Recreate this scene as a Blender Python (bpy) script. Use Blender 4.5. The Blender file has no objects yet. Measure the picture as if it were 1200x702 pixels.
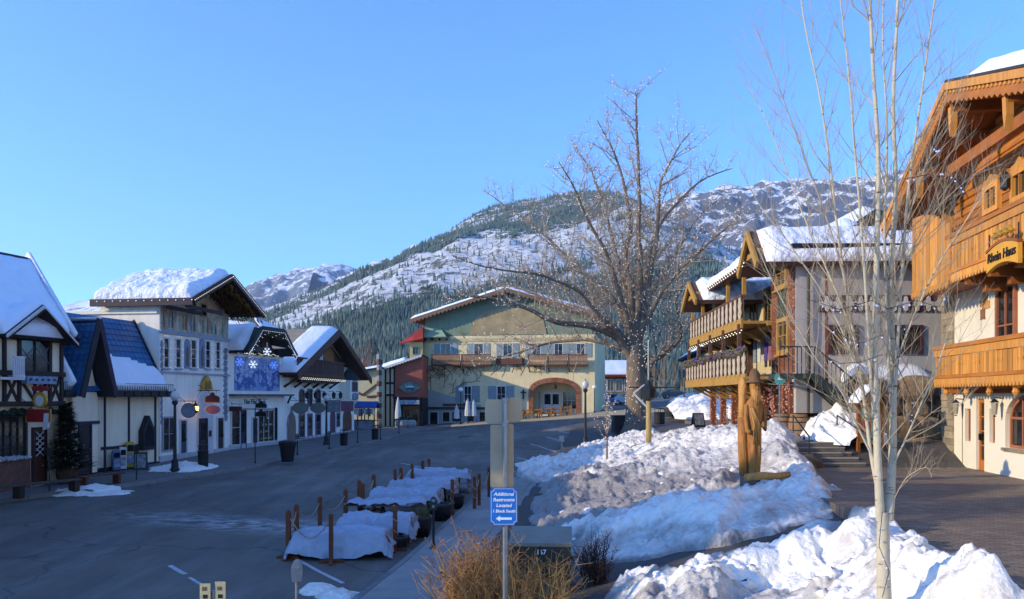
import bpy, math, random
import numpy as np
from mathutils import Vector, Matrix
from mathutils.geometry import tessellate_polygon
R = math.radians
SC = bpy.context.scene
COL = SC.collection
# ------------------------------------------------------------------ camera
FPX, CX, HY, CAMZ = 950.0, 600.0, 465.0, 4.3
cam = bpy.data.cameras.new('camera'); camo = bpy.data.objects.new('camera', cam); COL.objects.link(camo)
camo.location = (0, 0, CAMZ); camo.rotation_euler = (R(90), 0, 0)
cam.sensor_width = 36; cam.lens = 36 * FPX / 1200; cam.shift_y = (HY - 351) / 1200
cam.clip_start = .1; cam.clip_end = 20000
SC.camera = camo
# ------------------------------------------------------------------ light
SUN_EL, SUN_X, SUN_Y = R(17), -.954, -.3
world = bpy.data.worlds.new('World'); SC.world = world; world.use_nodes = True
wn = world.node_tree; bgn = wn.nodes['Background']
sky = wn.nodes.new('ShaderNodeTexSky'); sky.sky_type = 'NISHITA'; sky.sun_disc = False
sky.sun_elevation = SUN_EL; sky.sun_rotation = math.atan2(SUN_X, SUN_Y)
sky.air_density = .85; sky.dust_density = .0; sky.ozone_density = 8.2; sky.altitude = 800
wn.links.new(sky.outputs[0], bgn.inputs[0]); bgn.inputs[1].default_value = .15
sl = bpy.data.lights.new('sun', 'SUN'); slo = bpy.data.objects.new('sun', sl); COL.objects.link(slo)
sl.energy = 2.1; sl.angle = R(.5); sl.color = (1, .82, .54)
d = Vector((SUN_X * math.cos(SUN_EL), SUN_Y * math.cos(SUN_EL), math.sin(SUN_EL)))
slo.rotation_euler = d.to_track_quat('Z', 'Y').to_euler()
vs = SC.view_settings; vs.view_transform = 'Standard'; vs.look = 'None'; vs.exposure = 1.68; vs.gamma = 1
SC.cycles.use_denoising = True
SC.cycles.max_bounces = 5; SC.cycles.diffuse_bounces = 3; SC.cycles.glossy_bounces = 2; SC.cycles.transparent_max_bounces = 6
SC.cycles.volume_bounces = 0; HAZE = .00009

# ------------------------------------------------------------------ helpers
def W(px, py, Y): return Vector(((px - CX) / FPX * Y, Y, CAMZ + (HY - py) / FPX * Y))
def hexc(h):
    h = h.lstrip('#'); c = [int(h[i:i + 2], 16) / 255 for i in (0, 2, 4)]
    return tuple(((x + .055) / 1.055) ** 2.4 if x > .04045 else x / 12.92 for x in c)
_tab = {}
def vnoise(x, y, seed=0):
    if seed not in _tab: _tab[seed] = np.random.RandomState(seed + 11).rand(256, 256)
    t = _tab[seed]; x = np.asarray(x, float); y = np.asarray(y, float)
    xi = np.floor(x).astype(int); yi = np.floor(y).astype(int); fx = x - xi; fy = y - yi
    fx = fx * fx * (3 - 2 * fx); fy = fy * fy * (3 - 2 * fy)
    a = t[xi % 256, yi % 256]; b = t[(xi + 1) % 256, yi % 256]; c = t[xi % 256, (yi + 1) % 256]; e = t[(xi + 1) % 256, (yi + 1) % 256]
    return (a * (1 - fx) + b * fx) * (1 - fy) + (c * (1 - fx) + e * fx) * fy
def fbm(x, y, seed=0, o=4, ridge=False):
    s = 0; a = .5; n = 0
    for k in range(o):
        v = vnoise(np.asarray(x) * 2 ** k + 17.3 * k, np.asarray(y) * 2 ** k - 9.1 * k, seed + k)
        if ridge: v = 1 - abs(2 * v - 1)
        s = s + a * v; n += a; a *= .5
    return s / n
def sstep(a, b, x):
    t = np.clip((np.asarray(x, float) - a) / (b - a), 0, 1); return t * t * (3 - 2 * t)

# ---- materials
MATS = {}
PIECES = {'honey_timber': .3, 'pale_honey_boards': .32, 'deep_honey_beam': .3, 'buff_stone': .35, 'boulder_rock': .4, 'kerb_concrete': .2, 'post_wood': .25, 'blue_metal_tile': .15, 'red_brick': .3, 'rust_siding': .25, 'brown_boards': .3, 'concrete': .12, 'window_glass': .6, 'dark_timber': .25, 'barrel_oak': .2, 'step_stone': .15}
def mat(name, c, rough=.75, var=.14, scale=1.5, bump=.15, bscale=25, metal=0, c2=None, emit=0, spec=.4, stretch=(1, 1, 1), streak=0, dist=.02):
    """procedural material: two colours mixed by world-space noise, fine bump"""
    if name in MATS: return MATS[name]
    m = bpy.data.materials.new(name); m.use_nodes = True; MATS[name] = m
    nt = m.node_tree; n = nt.nodes; l = nt.links; p = n['Principled BSDF']
    if isinstance(c, str): c = hexc(c)
    if c2 is None: ca = tuple(x * (1 - var) for x in c); cb = tuple(min(1, x * (1 + var)) for x in c)
    else: ca = c; cb = hexc(c2) if isinstance(c2, str) else c2
    g = n.new('ShaderNodeNewGeometry'); mp = n.new('ShaderNodeMapping'); l.new(g.outputs['Position'], mp.inputs[0]); mp.inputs['Scale'].default_value = stretch
    tx = n.new('ShaderNodeTexNoise'); tx.inputs['Scale'].default_value = scale; tx.inputs['Detail'].default_value = 6; tx.inputs['Roughness'].default_value = .65
    l.new(mp.outputs[0], tx.inputs['Vector'])
    rp = n.new('ShaderNodeValToRGB'); l.new(tx.outputs[0], rp.inputs[0])
    rp.color_ramp.elements[0].position = .32; rp.color_ramp.elements[1].position = .68
    rp.color_ramp.elements[0].color = (*ca, 1); rp.color_ramp.elements[1].color = (*cb, 1)
    out = rp.outputs[0]
    if streak:      # rain streaks and dirt, running down
        mp2 = n.new('ShaderNodeMapping'); mp2.inputs['Scale'].default_value = (2.2, 2.2, .18); l.new(g.outputs['Position'], mp2.inputs[0])
        t2 = n.new('ShaderNodeTexNoise'); t2.inputs['Scale'].default_value = 1.3; t2.inputs['Detail'].default_value = 5; l.new(mp2.outputs[0], t2.inputs['Vector'])
        r2 = n.new('ShaderNodeMapRange'); r2.inputs[1].default_value = .45; r2.inputs[2].default_value = .75; r2.inputs[3].default_value = 0; r2.inputs[4].default_value = streak
        l.new(t2.outputs[0], r2.inputs[0]); mx = n.new('ShaderNodeMix'); mx.data_type = 'RGBA'; mx.blend_type = 'MULTIPLY'
        l.new(r2.outputs[0], mx.inputs[0]); l.new(out, mx.inputs[6]); mx.inputs[7].default_value = (.45, .42, .38, 1); out = mx.outputs[2]
    if name in PIECES:      # pieces of one kind differ a little from each other
        oi = n.new('ShaderNodeObjectInfo'); r3_ = n.new('ShaderNodeMapRange'); r3_.inputs[3].default_value = 1 - PIECES[name]; r3_.inputs[4].default_value = 1 + PIECES[name] * .6; l.new(oi.outputs['Random'], r3_.inputs[0])
        hs_ = n.new('ShaderNodeHueSaturation'); l.new(r3_.outputs[0], hs_.inputs['Value']); l.new(out, hs_.inputs['Color']); out = hs_.outputs[0]
    l.new(out, p.inputs['Base Color'])
    p.inputs['Roughness'].default_value = rough; p.inputs['Metallic'].default_value = metal; p.inputs['Specular IOR Level'].default_value = spec
    if bump:
        tb = n.new('ShaderNodeTexNoise'); tb.inputs['Scale'].default_value = bscale; tb.inputs['Detail'].default_value = 4; l.new(mp.outputs[0], tb.inputs['Vector'])
        b = n.new('ShaderNodeBump'); b.inputs['Strength'].default_value = min(1, bump * 2); b.inputs['Distance'].default_value = dist; l.new(tb.outputs[0], b.inputs['Height']); l.new(b.outputs[0], p.inputs['Normal'])
    if emit: l.new(out, p.inputs['Emission Color']); p.inputs['Emission Strength'].default_value = emit
    return m
def N(m): return m.node_tree.nodes, m.node_tree.links, m.node_tree.nodes['Principled BSDF']

# ---- mesh building
class M:
    def __init__(s): s.v = []; s.f = []
    def add(s, vs, fs):
        o = len(s.v); s.v += [tuple(v) for v in vs]; s.f += [tuple(i + o for i in f) for f in fs]; return s
    def box(s, x0, x1, y0, y1, z0, z1):
        v = [(x, y, z) for z in (z0, z1) for y in (y0, y1) for x in (x0, x1)]
        return s.add(v, [(0, 2, 3, 1), (4, 5, 7, 6), (0, 1, 5, 4), (2, 6, 7, 3), (0, 4, 6, 2), (1, 3, 7, 5)])
    def bar(s, p, q, w, h=None, up=(0, 0, 1)):
        p = Vector(p); q = Vector(q); h = w if h is None else h; t = (q - p).normalized(); u = Vector(up)
        if abs(t.dot(u)) > .98: u = Vector((0, 1, 0))
        a = t.cross(u).normalized(); b = a.cross(t); a *= w / 2; b *= h / 2
        v = [e + a * i + b * j for e in (p, q) for i, j in ((-1, -1), (1, -1), (1, 1), (-1, 1))]
        return s.add(v, [(3, 2, 1, 0), (4, 5, 6, 7), (0, 1, 5, 4), (1, 2, 6, 5), (2, 3, 7, 6), (3, 0, 4, 7)])
    def tube(s, pts, rad, n=6, cap=True):
        pts = [Vector(p) for p in pts]; k = len(pts)
        if not hasattr(rad, '__len__'): rad = [rad] * k
        vs = []; fs = []; ref = None
        for i, p in enumerate(pts):
            t = (pts[min(i + 1, k - 1)] - pts[max(i - 1, 0)])
            if t.length < 1e-9: t = Vector((0, 0, 1))
            t.normalize()
            if ref is None: ref = Vector((0, 0, 1)) if abs(t.z) < .9 else Vector((1, 0, 0))
            a = t.cross(ref)
            if a.length < 1e-6: a = t.cross(Vector((.3, .9, .1)))
            a.normalize(); b = t.cross(a); ref = a.cross(t) * 1.0
            ref = b * -1 if False else ref
            for j in range(n):
                w = 2 * math.pi * j / n; vs.append(p + (a * math.cos(w) + b * math.sin(w)) * rad[i])
        for i in range(k - 1):
            for j in range(n):
                fs.append((i * n + j, i * n + (j + 1) % n, (i + 1) * n + (j + 1) % n, (i + 1) * n + j))
        if cap: fs.append(tuple(range(n))[::-1]); fs.append(tuple(range((k - 1) * n, k * n)))
        return s.add(vs, fs)
    def lathe(s, prof, n=12, c=(0, 0, 0), sx=1, sy=1):
        vs = [(c[0] + r * math.cos(2 * math.pi * j / n) * sx, c[1] + r * math.sin(2 * math.pi * j / n) * sy, c[2] + z) for r, z in prof for j in range(n)]
        fs = [(i * n + j, i * n + (j + 1) % n, (i + 1) * n + (j + 1) % n, (i + 1) * n + j) for i in range(len(prof) - 1) for j in range(n)]
        fs.append(tuple(range(n))[::-1]); fs.append(tuple(range((len(prof) - 1) * n, len(prof) * n)))
        return s.add(vs, fs)
    def prism(s, poly, y0, y1, holes=(), back=True):
        """outline in (x,z), optional holes, from front y0 to back y1"""
        rings = [list(poly)] + [list(h) for h in holes]
        tri = tessellate_polygon([[Vector((x, z, 0)) for x, z in r] for r in rings])
        flat = [p for r in rings for p in r]; n = len(flat)
        s.add([(x, y0, z) for x, z in flat], tri)
        if back: s.add([(x, y1, z) for x, z in flat], tri)
        for r in rings:
            k = len(r); vs = [(x, y0, z) for x, z in r] + [(x, y1, z) for x, z in r]
            s.add(vs, [(i, (i + 1) % k, (i + 1) % k + k, i + k) for i in range(k)])
        return s
    def slab(s, pts, t):
        pts = [Vector(p) for p in pts]; nn = (pts[1] - pts[0]).cross(pts[-1] - pts[0]).normalized()
        if nn.z < 0: nn = -nn
        k = len(pts); vs = pts + [p - nn * t for p in pts]
        return s.add(vs, [tuple(range(k)), tuple(range(k, 2 * k))[::-1]] + [(i, i + k, (i + 1) % k + k, (i + 1) % k) for i in range(k)])
    def grid(s, P):     # P: rows x cols of points
        r = len(P); c = len(P[0])
        return s.add([p for row in P for p in row], [(i * c + j, i * c + j + 1, (i + 1) * c + j + 1, (i + 1) * c + j) for i in range(r - 1) for j in range(c - 1)])
    def mesh(s, name, m=None, smooth=False):
        me = bpy.data.meshes.new(name); me.from_pydata(s.v, [], s.f); me.validate(clean_customdata=False)
        import bmesh
        if len(s.f) < 60000:
            bm = bmesh.new(); bm.from_mesh(me); bmesh.ops.recalc_face_normals(bm, faces=bm.faces); bm.to_mesh(me); bm.free()
        if m: me.materials.append(m)
        if smooth: me.polygons.foreach_set('use_smooth', [True] * len(me.polygons))
        return me
    def build(s, name, m, parent=None, smooth=False, loc=None, rz=0):
        return put(name, s.mesh(name, m, smooth), parent, loc, rz)
def put(name, me, parent=None, loc=None, rz=0, sc=None):
    o = bpy.data.objects.new(name, me); COL.objects.link(o)
    if parent: o.parent = parent
    if loc is not None: o.location = loc
    if rz: o.rotation_euler = (0, 0, rz)
    if sc: o.scale = sc
    return o
def npmesh(name, V, Fq, m, smooth=True):
    me = bpy.data.meshes.new(name); V = np.asarray(V, float); Fq = np.asarray(Fq, int); k = Fq.shape[1]
    me.vertices.add(len(V)); me.vertices.foreach_set('co', V.ravel())
    me.loops.add(Fq.size); me.loops.foreach_set('vertex_index', Fq.ravel())
    me.polygons.add(len(Fq)); me.polygons.foreach_set('loop_start', np.arange(0, Fq.size, k)); me.polygons.foreach_set('loop_total', np.full(len(Fq), k))
    if smooth: me.polygons.foreach_set('use_smooth', np.ones(len(Fq), bool))
    me.update(calc_edges=True); me.validate(clean_customdata=False); me.materials.append(m); return me
def gridfaces(r, c):
    i = np.arange(r * c).reshape(r, c)
    return np.stack([i[:-1, :-1].ravel(), i[:-1, 1:].ravel(), i[1:, 1:].ravel(), i[1:, :-1].ravel()], 1)
def tag(o, label, cat=None, group=None, kind=None):
    if label: o['label'] = label
    if cat: o['category'] = cat
    if group: o['group'] = group
    if kind: o['kind'] = kind
    return o
def thing(name, label, cat, loc=(0, 0, 0), rz=0, group=None):
    o = bpy.data.objects.new(name, None); COL.objects.link(o); o.empty_display_size = .3
    o.location = loc; o.rotation_euler = (0, 0, rz); return tag(o, label, cat, group)
def struct(o): o['kind'] = 'structure'; return o
def copy_tree(o, parent=None):
    c = o.copy(); COL.objects.link(c); c.parent = parent
    for ch in o.children: copy_tree(ch, c)
    return c
def text_mesh(s, size, m, depth=.01, bold=0, align='CENTER', shear=0):
    cu = bpy.data.curves.new('lettering', 'FONT'); cu.body = s; cu.size = size; cu.extrude = depth; cu.align_x = align; cu.align_y = 'CENTER'; cu.offset = bold; cu.shear = shear; cu.resolution_u = 2
    o = bpy.data.objects.new('lettering', cu); COL.objects.link(o); bpy.context.view_layer.update()
    me = bpy.data.meshes.new_from_object(o.evaluated_get(bpy.context.evaluated_depsgraph_get()))
    bpy.data.objects.remove(o); me.materials.clear(); me.materials.append(m); return me
def text(s, size, m, parent, x, y, z, depth=.01, bold=0, rz=0, shear=0, rx=90):
    o = put('lettering', text_mesh(s, size, m, depth, bold, shear=shear), parent); o.location = (x, y, z); o.rotation_euler = (R(rx), 0, rz); return o
ORD = ['first', 'second', 'third', 'fourth', 'fifth', 'sixth', 'seventh', 'eighth', 'ninth', 'tenth', 'eleventh', 'twelfth', 'thirteenth', 'fourteenth']

class Front:
    """upright plane of a facade: local x runs along it (left to right from outside), local y goes into the house"""
    def __init__(s, pa, Ya, pb, Yb, z0):
        a = W(pa, 0, Ya); b = W(pb, 0, Yb); s.o = Vector((a.x, a.y, z0)); dx = Vector((b.x - a.x, b.y - a.y, 0)); s.L = dx.length
        s.u = dx / s.L; s.n = Vector((-s.u.y, s.u.x, 0)); s.rz = math.atan2(s.u.y, s.u.x); s.z0 = z0
    def xz(s, px, py, y=0):
        c = Vector((0, 0, CAMZ)); dr = Vector(((px - CX) / FPX, 1, (HY - py) / FPX)); q = s.o + s.n * y
        t = (q - c).dot(s.n) / dr.dot(s.n); h = c + dr * t - s.o
        return h.dot(s.u), h.z
    def rect(s, px0, py0, px1, py1, y=0):
        xm = (px0 + px1) / 2; ym = (py0 + py1) / 2
        return s.xz(px0, ym, y)[0], s.xz(px1, ym, y)[0], s.xz(xm, py1, y)[1], s.xz(xm, py0, y)[1]
    def thing(s, name, label, cat): return thing(name, label, cat, s.o, s.rz)

def bars(root, name, m, segs, w, y0, d=.06):
    """flat timbers on a facade: each its own part"""
    for (a, b) in segs:
        (x0, z0), (x1, z1) = a, b
        M().bar((x0, y0 - d / 2, z0), (x1, y0 - d / 2, z1), w, d, up=(0, -1, 0)).build(name, m, root)
def window(root, x0, x1, z0, z1, y=0, fm=None, gm=None, nx=1, nz=1, fw=.07, proud=.06, sill=None, split=False, name='window', bw=.03, arch=0):
    f = M(); t = proud
    if arch:
        n = 10; xm = (x0 + x1) / 2; rx = (x1 - x0) / 2
        def outl(e): return [(x0 - e, z0 - e), (x1 + e, z0 - e)] + [(xm + (rx + e) * math.cos(math.pi * k / n), z1 - arch + (arch + e) * math.sin(math.pi * k / n)) for k in range(n + 1)]
        f.prism(outl(fw), y - t, y + .02, [outl(0)[::-1]])
        o = f.build(name, fm, root); M().prism(outl(.005), y - .02, y + .02).build('pane', gm, o)
    else:
        f.box(x0 - fw, x0, y - t, y + .02, z0 - fw, z1 + fw); f.box(x1, x1 + fw, y - t, y + .02, z0 - fw, z1 + fw)
        f.box(x0, x1, y - t, y + .02, z1, z1 + fw); f.box(x0, x1, y - t, y + .02, z0 - fw, z0)
        o = f.build(name, fm, root)
        if split:
            for i in range(nx):
                for j in range(nz):
                    a = x0 + (x1 - x0) * i / nx; b = z0 + (z1 - z0) * j / nz
                    M().box(a + .004, a + (x1 - x0) / nx - .004, y - .02, y + .015, b + .004, b + (z1 - z0) / nz - .004).build('pane', gm, o)
        else: M().box(x0, x1, y - .02, y + .015, z0, z1).build('pane', gm, o)
    if nx > 1 or nz > 1:
        g = M()
        for i in range(1, nx): xx = x0 + (x1 - x0) * i / nx; g.box(xx - bw / 2, xx + bw / 2, y - t + .015, y - .021, z0, z1 - arch * .12)
        for j in range(1, nz): zz = z0 + (z1 - z0) * j / nz; g.box(x0, x1, y - t + .019, y - .022, zz - bw / 2, zz + bw / 2)
        g.build('glazing_bar', fm, o)
    if sill: M().box(x0 - fw - .04, x1 + fw + .04, y - t - .08, y, z0 - fw - .07, z0 - fw - .002).build('sill', sill, o)
    return o
def door(root, x0, x1, z0, z1, y=0, fm=None, lm=None, gm=None, glass=(.45, .92), fw=.09, handle=None, double=False):
    f = M().box(x0 - fw, x0, y - .07, y + .02, z0, z1 + fw).box(x1, x1 + fw, y - .07, y + .02, z0, z1 + fw).box(x0, x1, y - .07, y + .02, z1, z1 + fw)
    o = f.build('door', fm, root)
    n = 2 if double else 1
    for k in range(n):
        a = x0 + (x1 - x0) * k / n + .006; b = x0 + (x1 - x0) * (k + 1) / n - .006
        M().box(a, b, y - .03, y + .015, z0 + .01, z1).build('leaf', lm, o)
        if gm:
            h = z1 - z0; M().box(a + .1, b - .1, y - .042, y - .028, z0 + h * glass[0], z0 + h * glass[1]).build('pane', gm, o)
        hx = (b - .07) if k == 0 else a + .07
        M().box(hx - .015, hx + .015, y - .1, y - .03, z0 + 1.0, z0 + 1.14).build('handle', handle or mat('brass', '#8a6a30', .35, metal=1, bump=0), o)
    return o
def snow_quad(name, p00, p10, p11, p01, t, parent, m, nx=24, ny=12, seed=0, mask=None, rough=.35, edge=.12):
    """thick snow lying on a sloped quad, rounded at its edges; mask(u,v)->0..1 trims it"""
    P = [np.array(p, float) for p in (p00, p10, p11, p01)]
    u = np.linspace(0, 1, nx + 1); v = np.linspace(0, 1, ny + 1); U, V = np.meshgrid(u, v)
    B = (P[0][None, None] * ((1 - U) * (1 - V))[..., None] + P[1] * (U * (1 - V))[..., None] + P[2] * (U * V)[..., None] + P[3] * ((1 - U) * V)[..., None])
    n = np.cross(P[1] - P[0], P[3] - P[0]); n /= np.linalg.norm(n); n = n if n[2] > 0 else -n
    LU = np.linalg.norm(P[1] - P[0]); LV = np.linalg.norm(P[3] - P[0])
    e = np.minimum(np.minimum(U, 1 - U) * LU, np.minimum(V, 1 - V) * LV) / max(edge, 1e-3)
    h = np.sqrt(np.clip(e, 0, 1)) * t * (1 - rough / 2 + rough * fbm(U * LU * 1.1 + seed * 3.7, V * LV * 1.1, seed % 7, 4))
    if mask is not None:
        k = mask(U, V); h = h * np.sqrt(np.clip(k, 0, 1)) - .03 * (k <= 0)
    top = B + n * h[..., None] ; bot = B - n * .012
    r, c = ny + 1, nx + 1; G = gridfaces(r, c)
    Vt = np.concatenate([top.reshape(-1, 3), bot.reshape(-1, 3)]); 
    ring = [j for j in range(c)] + [i * c + c - 1 for i in range(1, r)] + [(r - 1) * c + j for j in range(c - 2, -1, -1)] + [i * c for i in range(r - 2, 0, -1)]
    ring = np.array(ring); nxr = np.roll(ring, -1)
    side = np.stack([ring, ring + r * c, nxr + r * c, nxr], 1)
    F_ = np.concatenate([G, G[:, ::-1] + r * c, side])
    if mask is not None:
        keep = (np.concatenate([k.ravel(), k.ravel()]) > 0); F_ = F_[keep[F_].any(1)]
    return put(name, npmesh(name, Vt, F_, m), parent)
def bulbs(name, pts, r, m, parent=None):
    """tiny lamps (octahedra) along a string"""
    pts = np.array([tuple(p) for p in pts], float); o = np.array([(1, 0, 0), (-1, 0, 0), (0, 1, 0), (0, -1, 0), (0, 0, 1), (0, 0, -1)], float) * r
    V = (pts[:, None] + o[None]).reshape(-1, 3); f = np.array([(0, 2, 4), (2, 1, 4), (1, 3, 4), (3, 0, 4), (2, 0, 5), (1, 2, 5), (3, 1, 5), (0, 3, 5)])
    Fc = (f[None] + 6 * np.arange(len(pts))[:, None, None]).reshape(-1, 3)
    ob = put(name, npmesh(name, V, Fc, m), parent); ob['kind'] = 'stuff'; return ob
# ================================================================== MATERIALS
snow_m = mat('snow', '#e9edf3', .55, .05, 1.2, .35, 9, spec=.3, dist=.06)
roofsnow_m = mat('roof_snow', '#e6ebf3', .6, .04, 2, .4, 5, spec=.3, dist=.06)
dark_m = mat('dark_timber', '#33251f', .7, .25, 3, .2, 30)
cream_m = mat('cream_stucco', '#e6dabd', .9, .06, .8, .3, 22, streak=.25)
white_m = mat('white_stucco', '#efe9dc', .9, .05, .8, .3, 22, streak=.22)
glass_m = mat('window_glass', '#0d1216', .06, .5, 1.6, 0, c2='#2a2f33', spec=.6)
shopglass_m = mat('shop_window_glass', '#0b0c0e', .08, .5, 3.2, 0, c2='#4a3f35', spec=.6)
black_m = mat('black_metal', '#15161a', .45, .2, 6, .05, spec=.5)
steel_m = mat('galvanised_steel', '#8c9196', .4, .15, 6, .05, metal=.8)
conc_m = mat('concrete', '#8f8f8c', .9, .16, .9, .3, 40, streak=0)
kerb_m = mat('kerb_concrete', '#7c7c7b', .9, .2, 2.5, .3, 40)
wood_m = mat('post_wood', '#6b3d24', .75, .3, 4, .25, 30, stretch=(4, 4, .6))
bulb_m = mat('white_bulb', '#fff6e0', .4, .02, 1, 0, emit=.4)
iron_m = mat('cast_iron', '#1d2227', .5, .2, 8, .1)

# asphalt with wear, damp streaks, salt residue
asph_m = mat('asphalt', '#6e675e', .85, .2, .35, .5, 70, spec=.35, dist=.012)
def _asph():
    n, l, p = N(asph_m); base = p.inputs['Base Color'].links[0].from_socket
    g = n.new('ShaderNodeNewGeometry')
    def noise_(scale, st, rot=0, det=6):
        mp = n.new('ShaderNodeMapping'); mp.inputs['Scale'].default_value = st; mp.inputs['Rotation'].default_value = (0, 0, rot); l.new(g.outputs['Position'], mp.inputs[0])
        t = n.new('ShaderNodeTexNoise'); t.inputs['Scale'].default_value = scale; t.inputs['Detail'].default_value = det; t.inputs['Roughness'].default_value = .6; l.new(mp.outputs[0], t.inputs['Vector']); return t.outputs[0]
    def rng(s, a, b, c, d_):
        r = n.new('ShaderNodeMapRange'); r.inputs[1].default_value = a; r.inputs[2].default_value = b; r.inputs[3].default_value = c; r.inputs[4].default_value = d_; l.new(s, r.inputs[0]); return r.outputs[0]
    def mixc(f, a, b, mode='MIX'):
        x = n.new('ShaderNodeMix'); x.data_type = 'RGBA'; x.blend_type = mode; l.new(f, x.inputs[0]); l.new(a, x.inputs[6])
        if isinstance(b, tuple): x.inputs[7].default_value = b
        else: l.new(b, x.inputs[7])
        return x.outputs[2]
    o = base
    o = mixc(rng(noise_(.25, (3.5, .5, 1), R(-20)), .47, .72, 0, .6), o, (.27, .265, .25, 1))      # dried salt streaks along the traffic
    o = mixc(rng(noise_(.5, (1.6, .35, 1), R(-28)), .5, .68, 0, .55), o, (.035, .034, .034, 1))       # damp patches
    # salt/slush trail, a long ragged band over the near lane
    sx = n.new('ShaderNodeSeparateXYZ'); l.new(g.outputs['Position'], sx.inputs[0])
    def math_(op, a, b):
        q = n.new('ShaderNodeMath'); q.operation = op
        for i, s in enumerate((a, b)):
            if isinstance(s, (int, float)): q.inputs[i].default_value = s
            else: l.new(s, q.inputs[i])
        return q.outputs[0]
    dline = math_('ABSOLUTE', math_('ADD', math_('MULTIPLY', sx.outputs[0], .33), math_('SUBTRACT', sx.outputs[1], 23.4)), 0)   # y + .33 x - 23.4
    band = rng(dline, 0, 1.7, 1, 0)
    xm = math_('MULTIPLY', rng(sx.outputs[0], -15, -11.5, 0, 1), rng(sx.outputs[0], -5.4, -4.6, 1, 0))
    bm = math_('MULTIPLY', math_('MULTIPLY', band, xm), rng(noise_(2.2, (1, 1.8, 1), R(15), 8), .42, .62, 0, 1))
    o = mixc(bm, o, (.5, .5, .5, 1))
    o = mixc(rng(noise_(9, (1, 1, 1), 0, 3), .6, .7, 0, .35), o, (.2, .2, .19, 1)); o = mixc(rng(noise_(.09, (1, 1, 1), 0, 2), .5, .53, 0, .3), o, (.05, .05, .052, 1))
    # cracks
    v = n.new('ShaderNodeTexVoronoi'); v.feature = 'DISTANCE_TO_EDGE'; v.inputs['Scale'].default_value = .16
    ad = n.new('ShaderNodeMix'); ad.data_type = 'VECTOR'; ad.blend_type if False else None
    nz = n.new('ShaderNodeTexNoise'); nz.inputs['Scale'].default_value = .8; l.new(g.outputs['Position'], nz.inputs['Vector'])
    va = n.new('ShaderNodeVectorMath'); va.operation = 'MULTIPLY_ADD'; l.new(nz.outputs['Color'], va.inputs[0]); va.inputs[1].default_value = (1.6, 1.6, 0); l.new(g.outputs['Position'], va.inputs[2]); l.new(va.outputs[0], v.inputs['Vector'])
    o = mixc(rng(v.outputs['Distance'], .0, .008, .5, 0), o, (.012, .012, .013, 1))
    l.new(o, p.inputs['Base Color'])
    r = rng(noise_(.5, (1.6, .35, 1), R(-28)), .5, .7, .85, .5); l.new(r, p.inputs['Roughness'])
_asph()

# ================================================================== TERRAIN
_zy = np.array([-60, 20, 36, 43, 50, 60, 84, 120, 400.]); _zz = np.array([0, 0, .5, .70, .84, .98, 1.2, 1.5, 1.5])
def zs(x, y):       # street level
    x = np.asarray(x, float); y = np.asarray(y, float)
    return np.interp(y, _zy, _zz) + .083 * np.clip(x + 8, 0, 30) * sstep(40, 72, y)
def xs(y): return -1.57 + .137 * (np.asarray(y, float) - 17.5)      # park edge of the centre pavement
def kerb(y): return -3.2 + .13 * (np.asarray(y, float) - 17.4)
def zh(y): return np.interp(y, [0, 26.2, 28, 50, 62, 200], [2.0, 2.0, 2.75, 2.75, 2.3, 2.3])
def zp(x, y):       # ground of the little park, climbing to the plaza
    b = zs(x, y) + .15; t = sstep(0, 1, (np.asarray(x, float) - xs(y)) / np.interp(y, [10, 14, 21], [13, 11.5, 9.5]))
    return b + (np.maximum(zh(y), b) - b) * t
def gz(px, py, f):  # first hit of a sight line with surface f(x,y)
    lo = None
    for k in range(4000):
        Y = 6 + k * .04; x = (px - CX) / FPX * Y; z = CAMZ + (HY - py) / FPX * Y
        if z < float(f(x, Y)): return Vector((x, Y, float(f(x, Y))))
    return Vector((x, Y, 0))

def sheet(name, f, x0, x1, y0, y1, nx, ny, m, off=0.):
    X, Y = np.meshgrid(np.linspace(x0, x1, nx + 1), np.linspace(y0, y1, ny + 1))
    Z = f(X, Y) + off
    return put(name, npmesh(name, np.stack([X, Y, Z], -1).reshape(-1, 3), gridfaces(ny + 1, nx + 1), m))
struct(sheet('street', zs, -120, 150, -60, 260, 90, 160, asph_m))
earth_m = mat('valley_floor', '#8a8579', .95, .3, .01, .3, .6, c2='#b9bcc2')
X, Y = np.meshgrid(np.linspace(-4500, 4500, 60), np.linspace(-3000, 7000, 60)); 
struct(put('ground', npmesh('ground', np.stack([X, Y, np.full_like(X, -6.)], -1).reshape(-1, 3), gridfaces(60, 60), earth_m)))

# left pavement: ribbon from the kerb to the house fronts
def ribbon(name, left, right, m, h, n=90, foot=.6):
    """raised strip between two polylines (same y order)"""
    P = []
    for k in range(n + 1):
        t = k / n; a = left(t); b = right(t); row = []
        za = float(zs(*a)); zb = float(zs(*b))
        row.append((a[0], a[1], za - foot)); row.append((a[0], a[1], za + h))
        for q in (.25, .5, .75): x = a[0] + (b[0] - a[0]) * q; y = a[1] + (b[1] - a[1]) * q; row.append((x, y, float(zs(x, y)) + h))
        row.append((b[0], b[1], zb + h)); row.append((b[0], b[1], zb - foot)); P.append(row)
    return M().grid(P).build(name, m)
def poly(pts):
    pts = [Vector(p) for p in pts]; L = [0]
    for a, b in zip(pts, pts[1:]): L.append(L[-1] + (b - a).length)
    def f(t):
        s = t * L[-1]
        for i in range(len(pts) - 1):
            if s <= L[i + 1] + 1e-9: return pts[i].lerp(pts[i + 1], (s - L[i]) / (L[i + 1] - L[i]))
        return pts[-1]
    return f
KL = [(-24.5, 20), (-19.3, 30.4), (-15.9, 35.6), (-13.4, 40.6), (-11.4, 50), (-10.0, 60.5), (-9.3, 70), (-7.6, 79.2), (-2, 81.5), (9, 82.2)]
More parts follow.
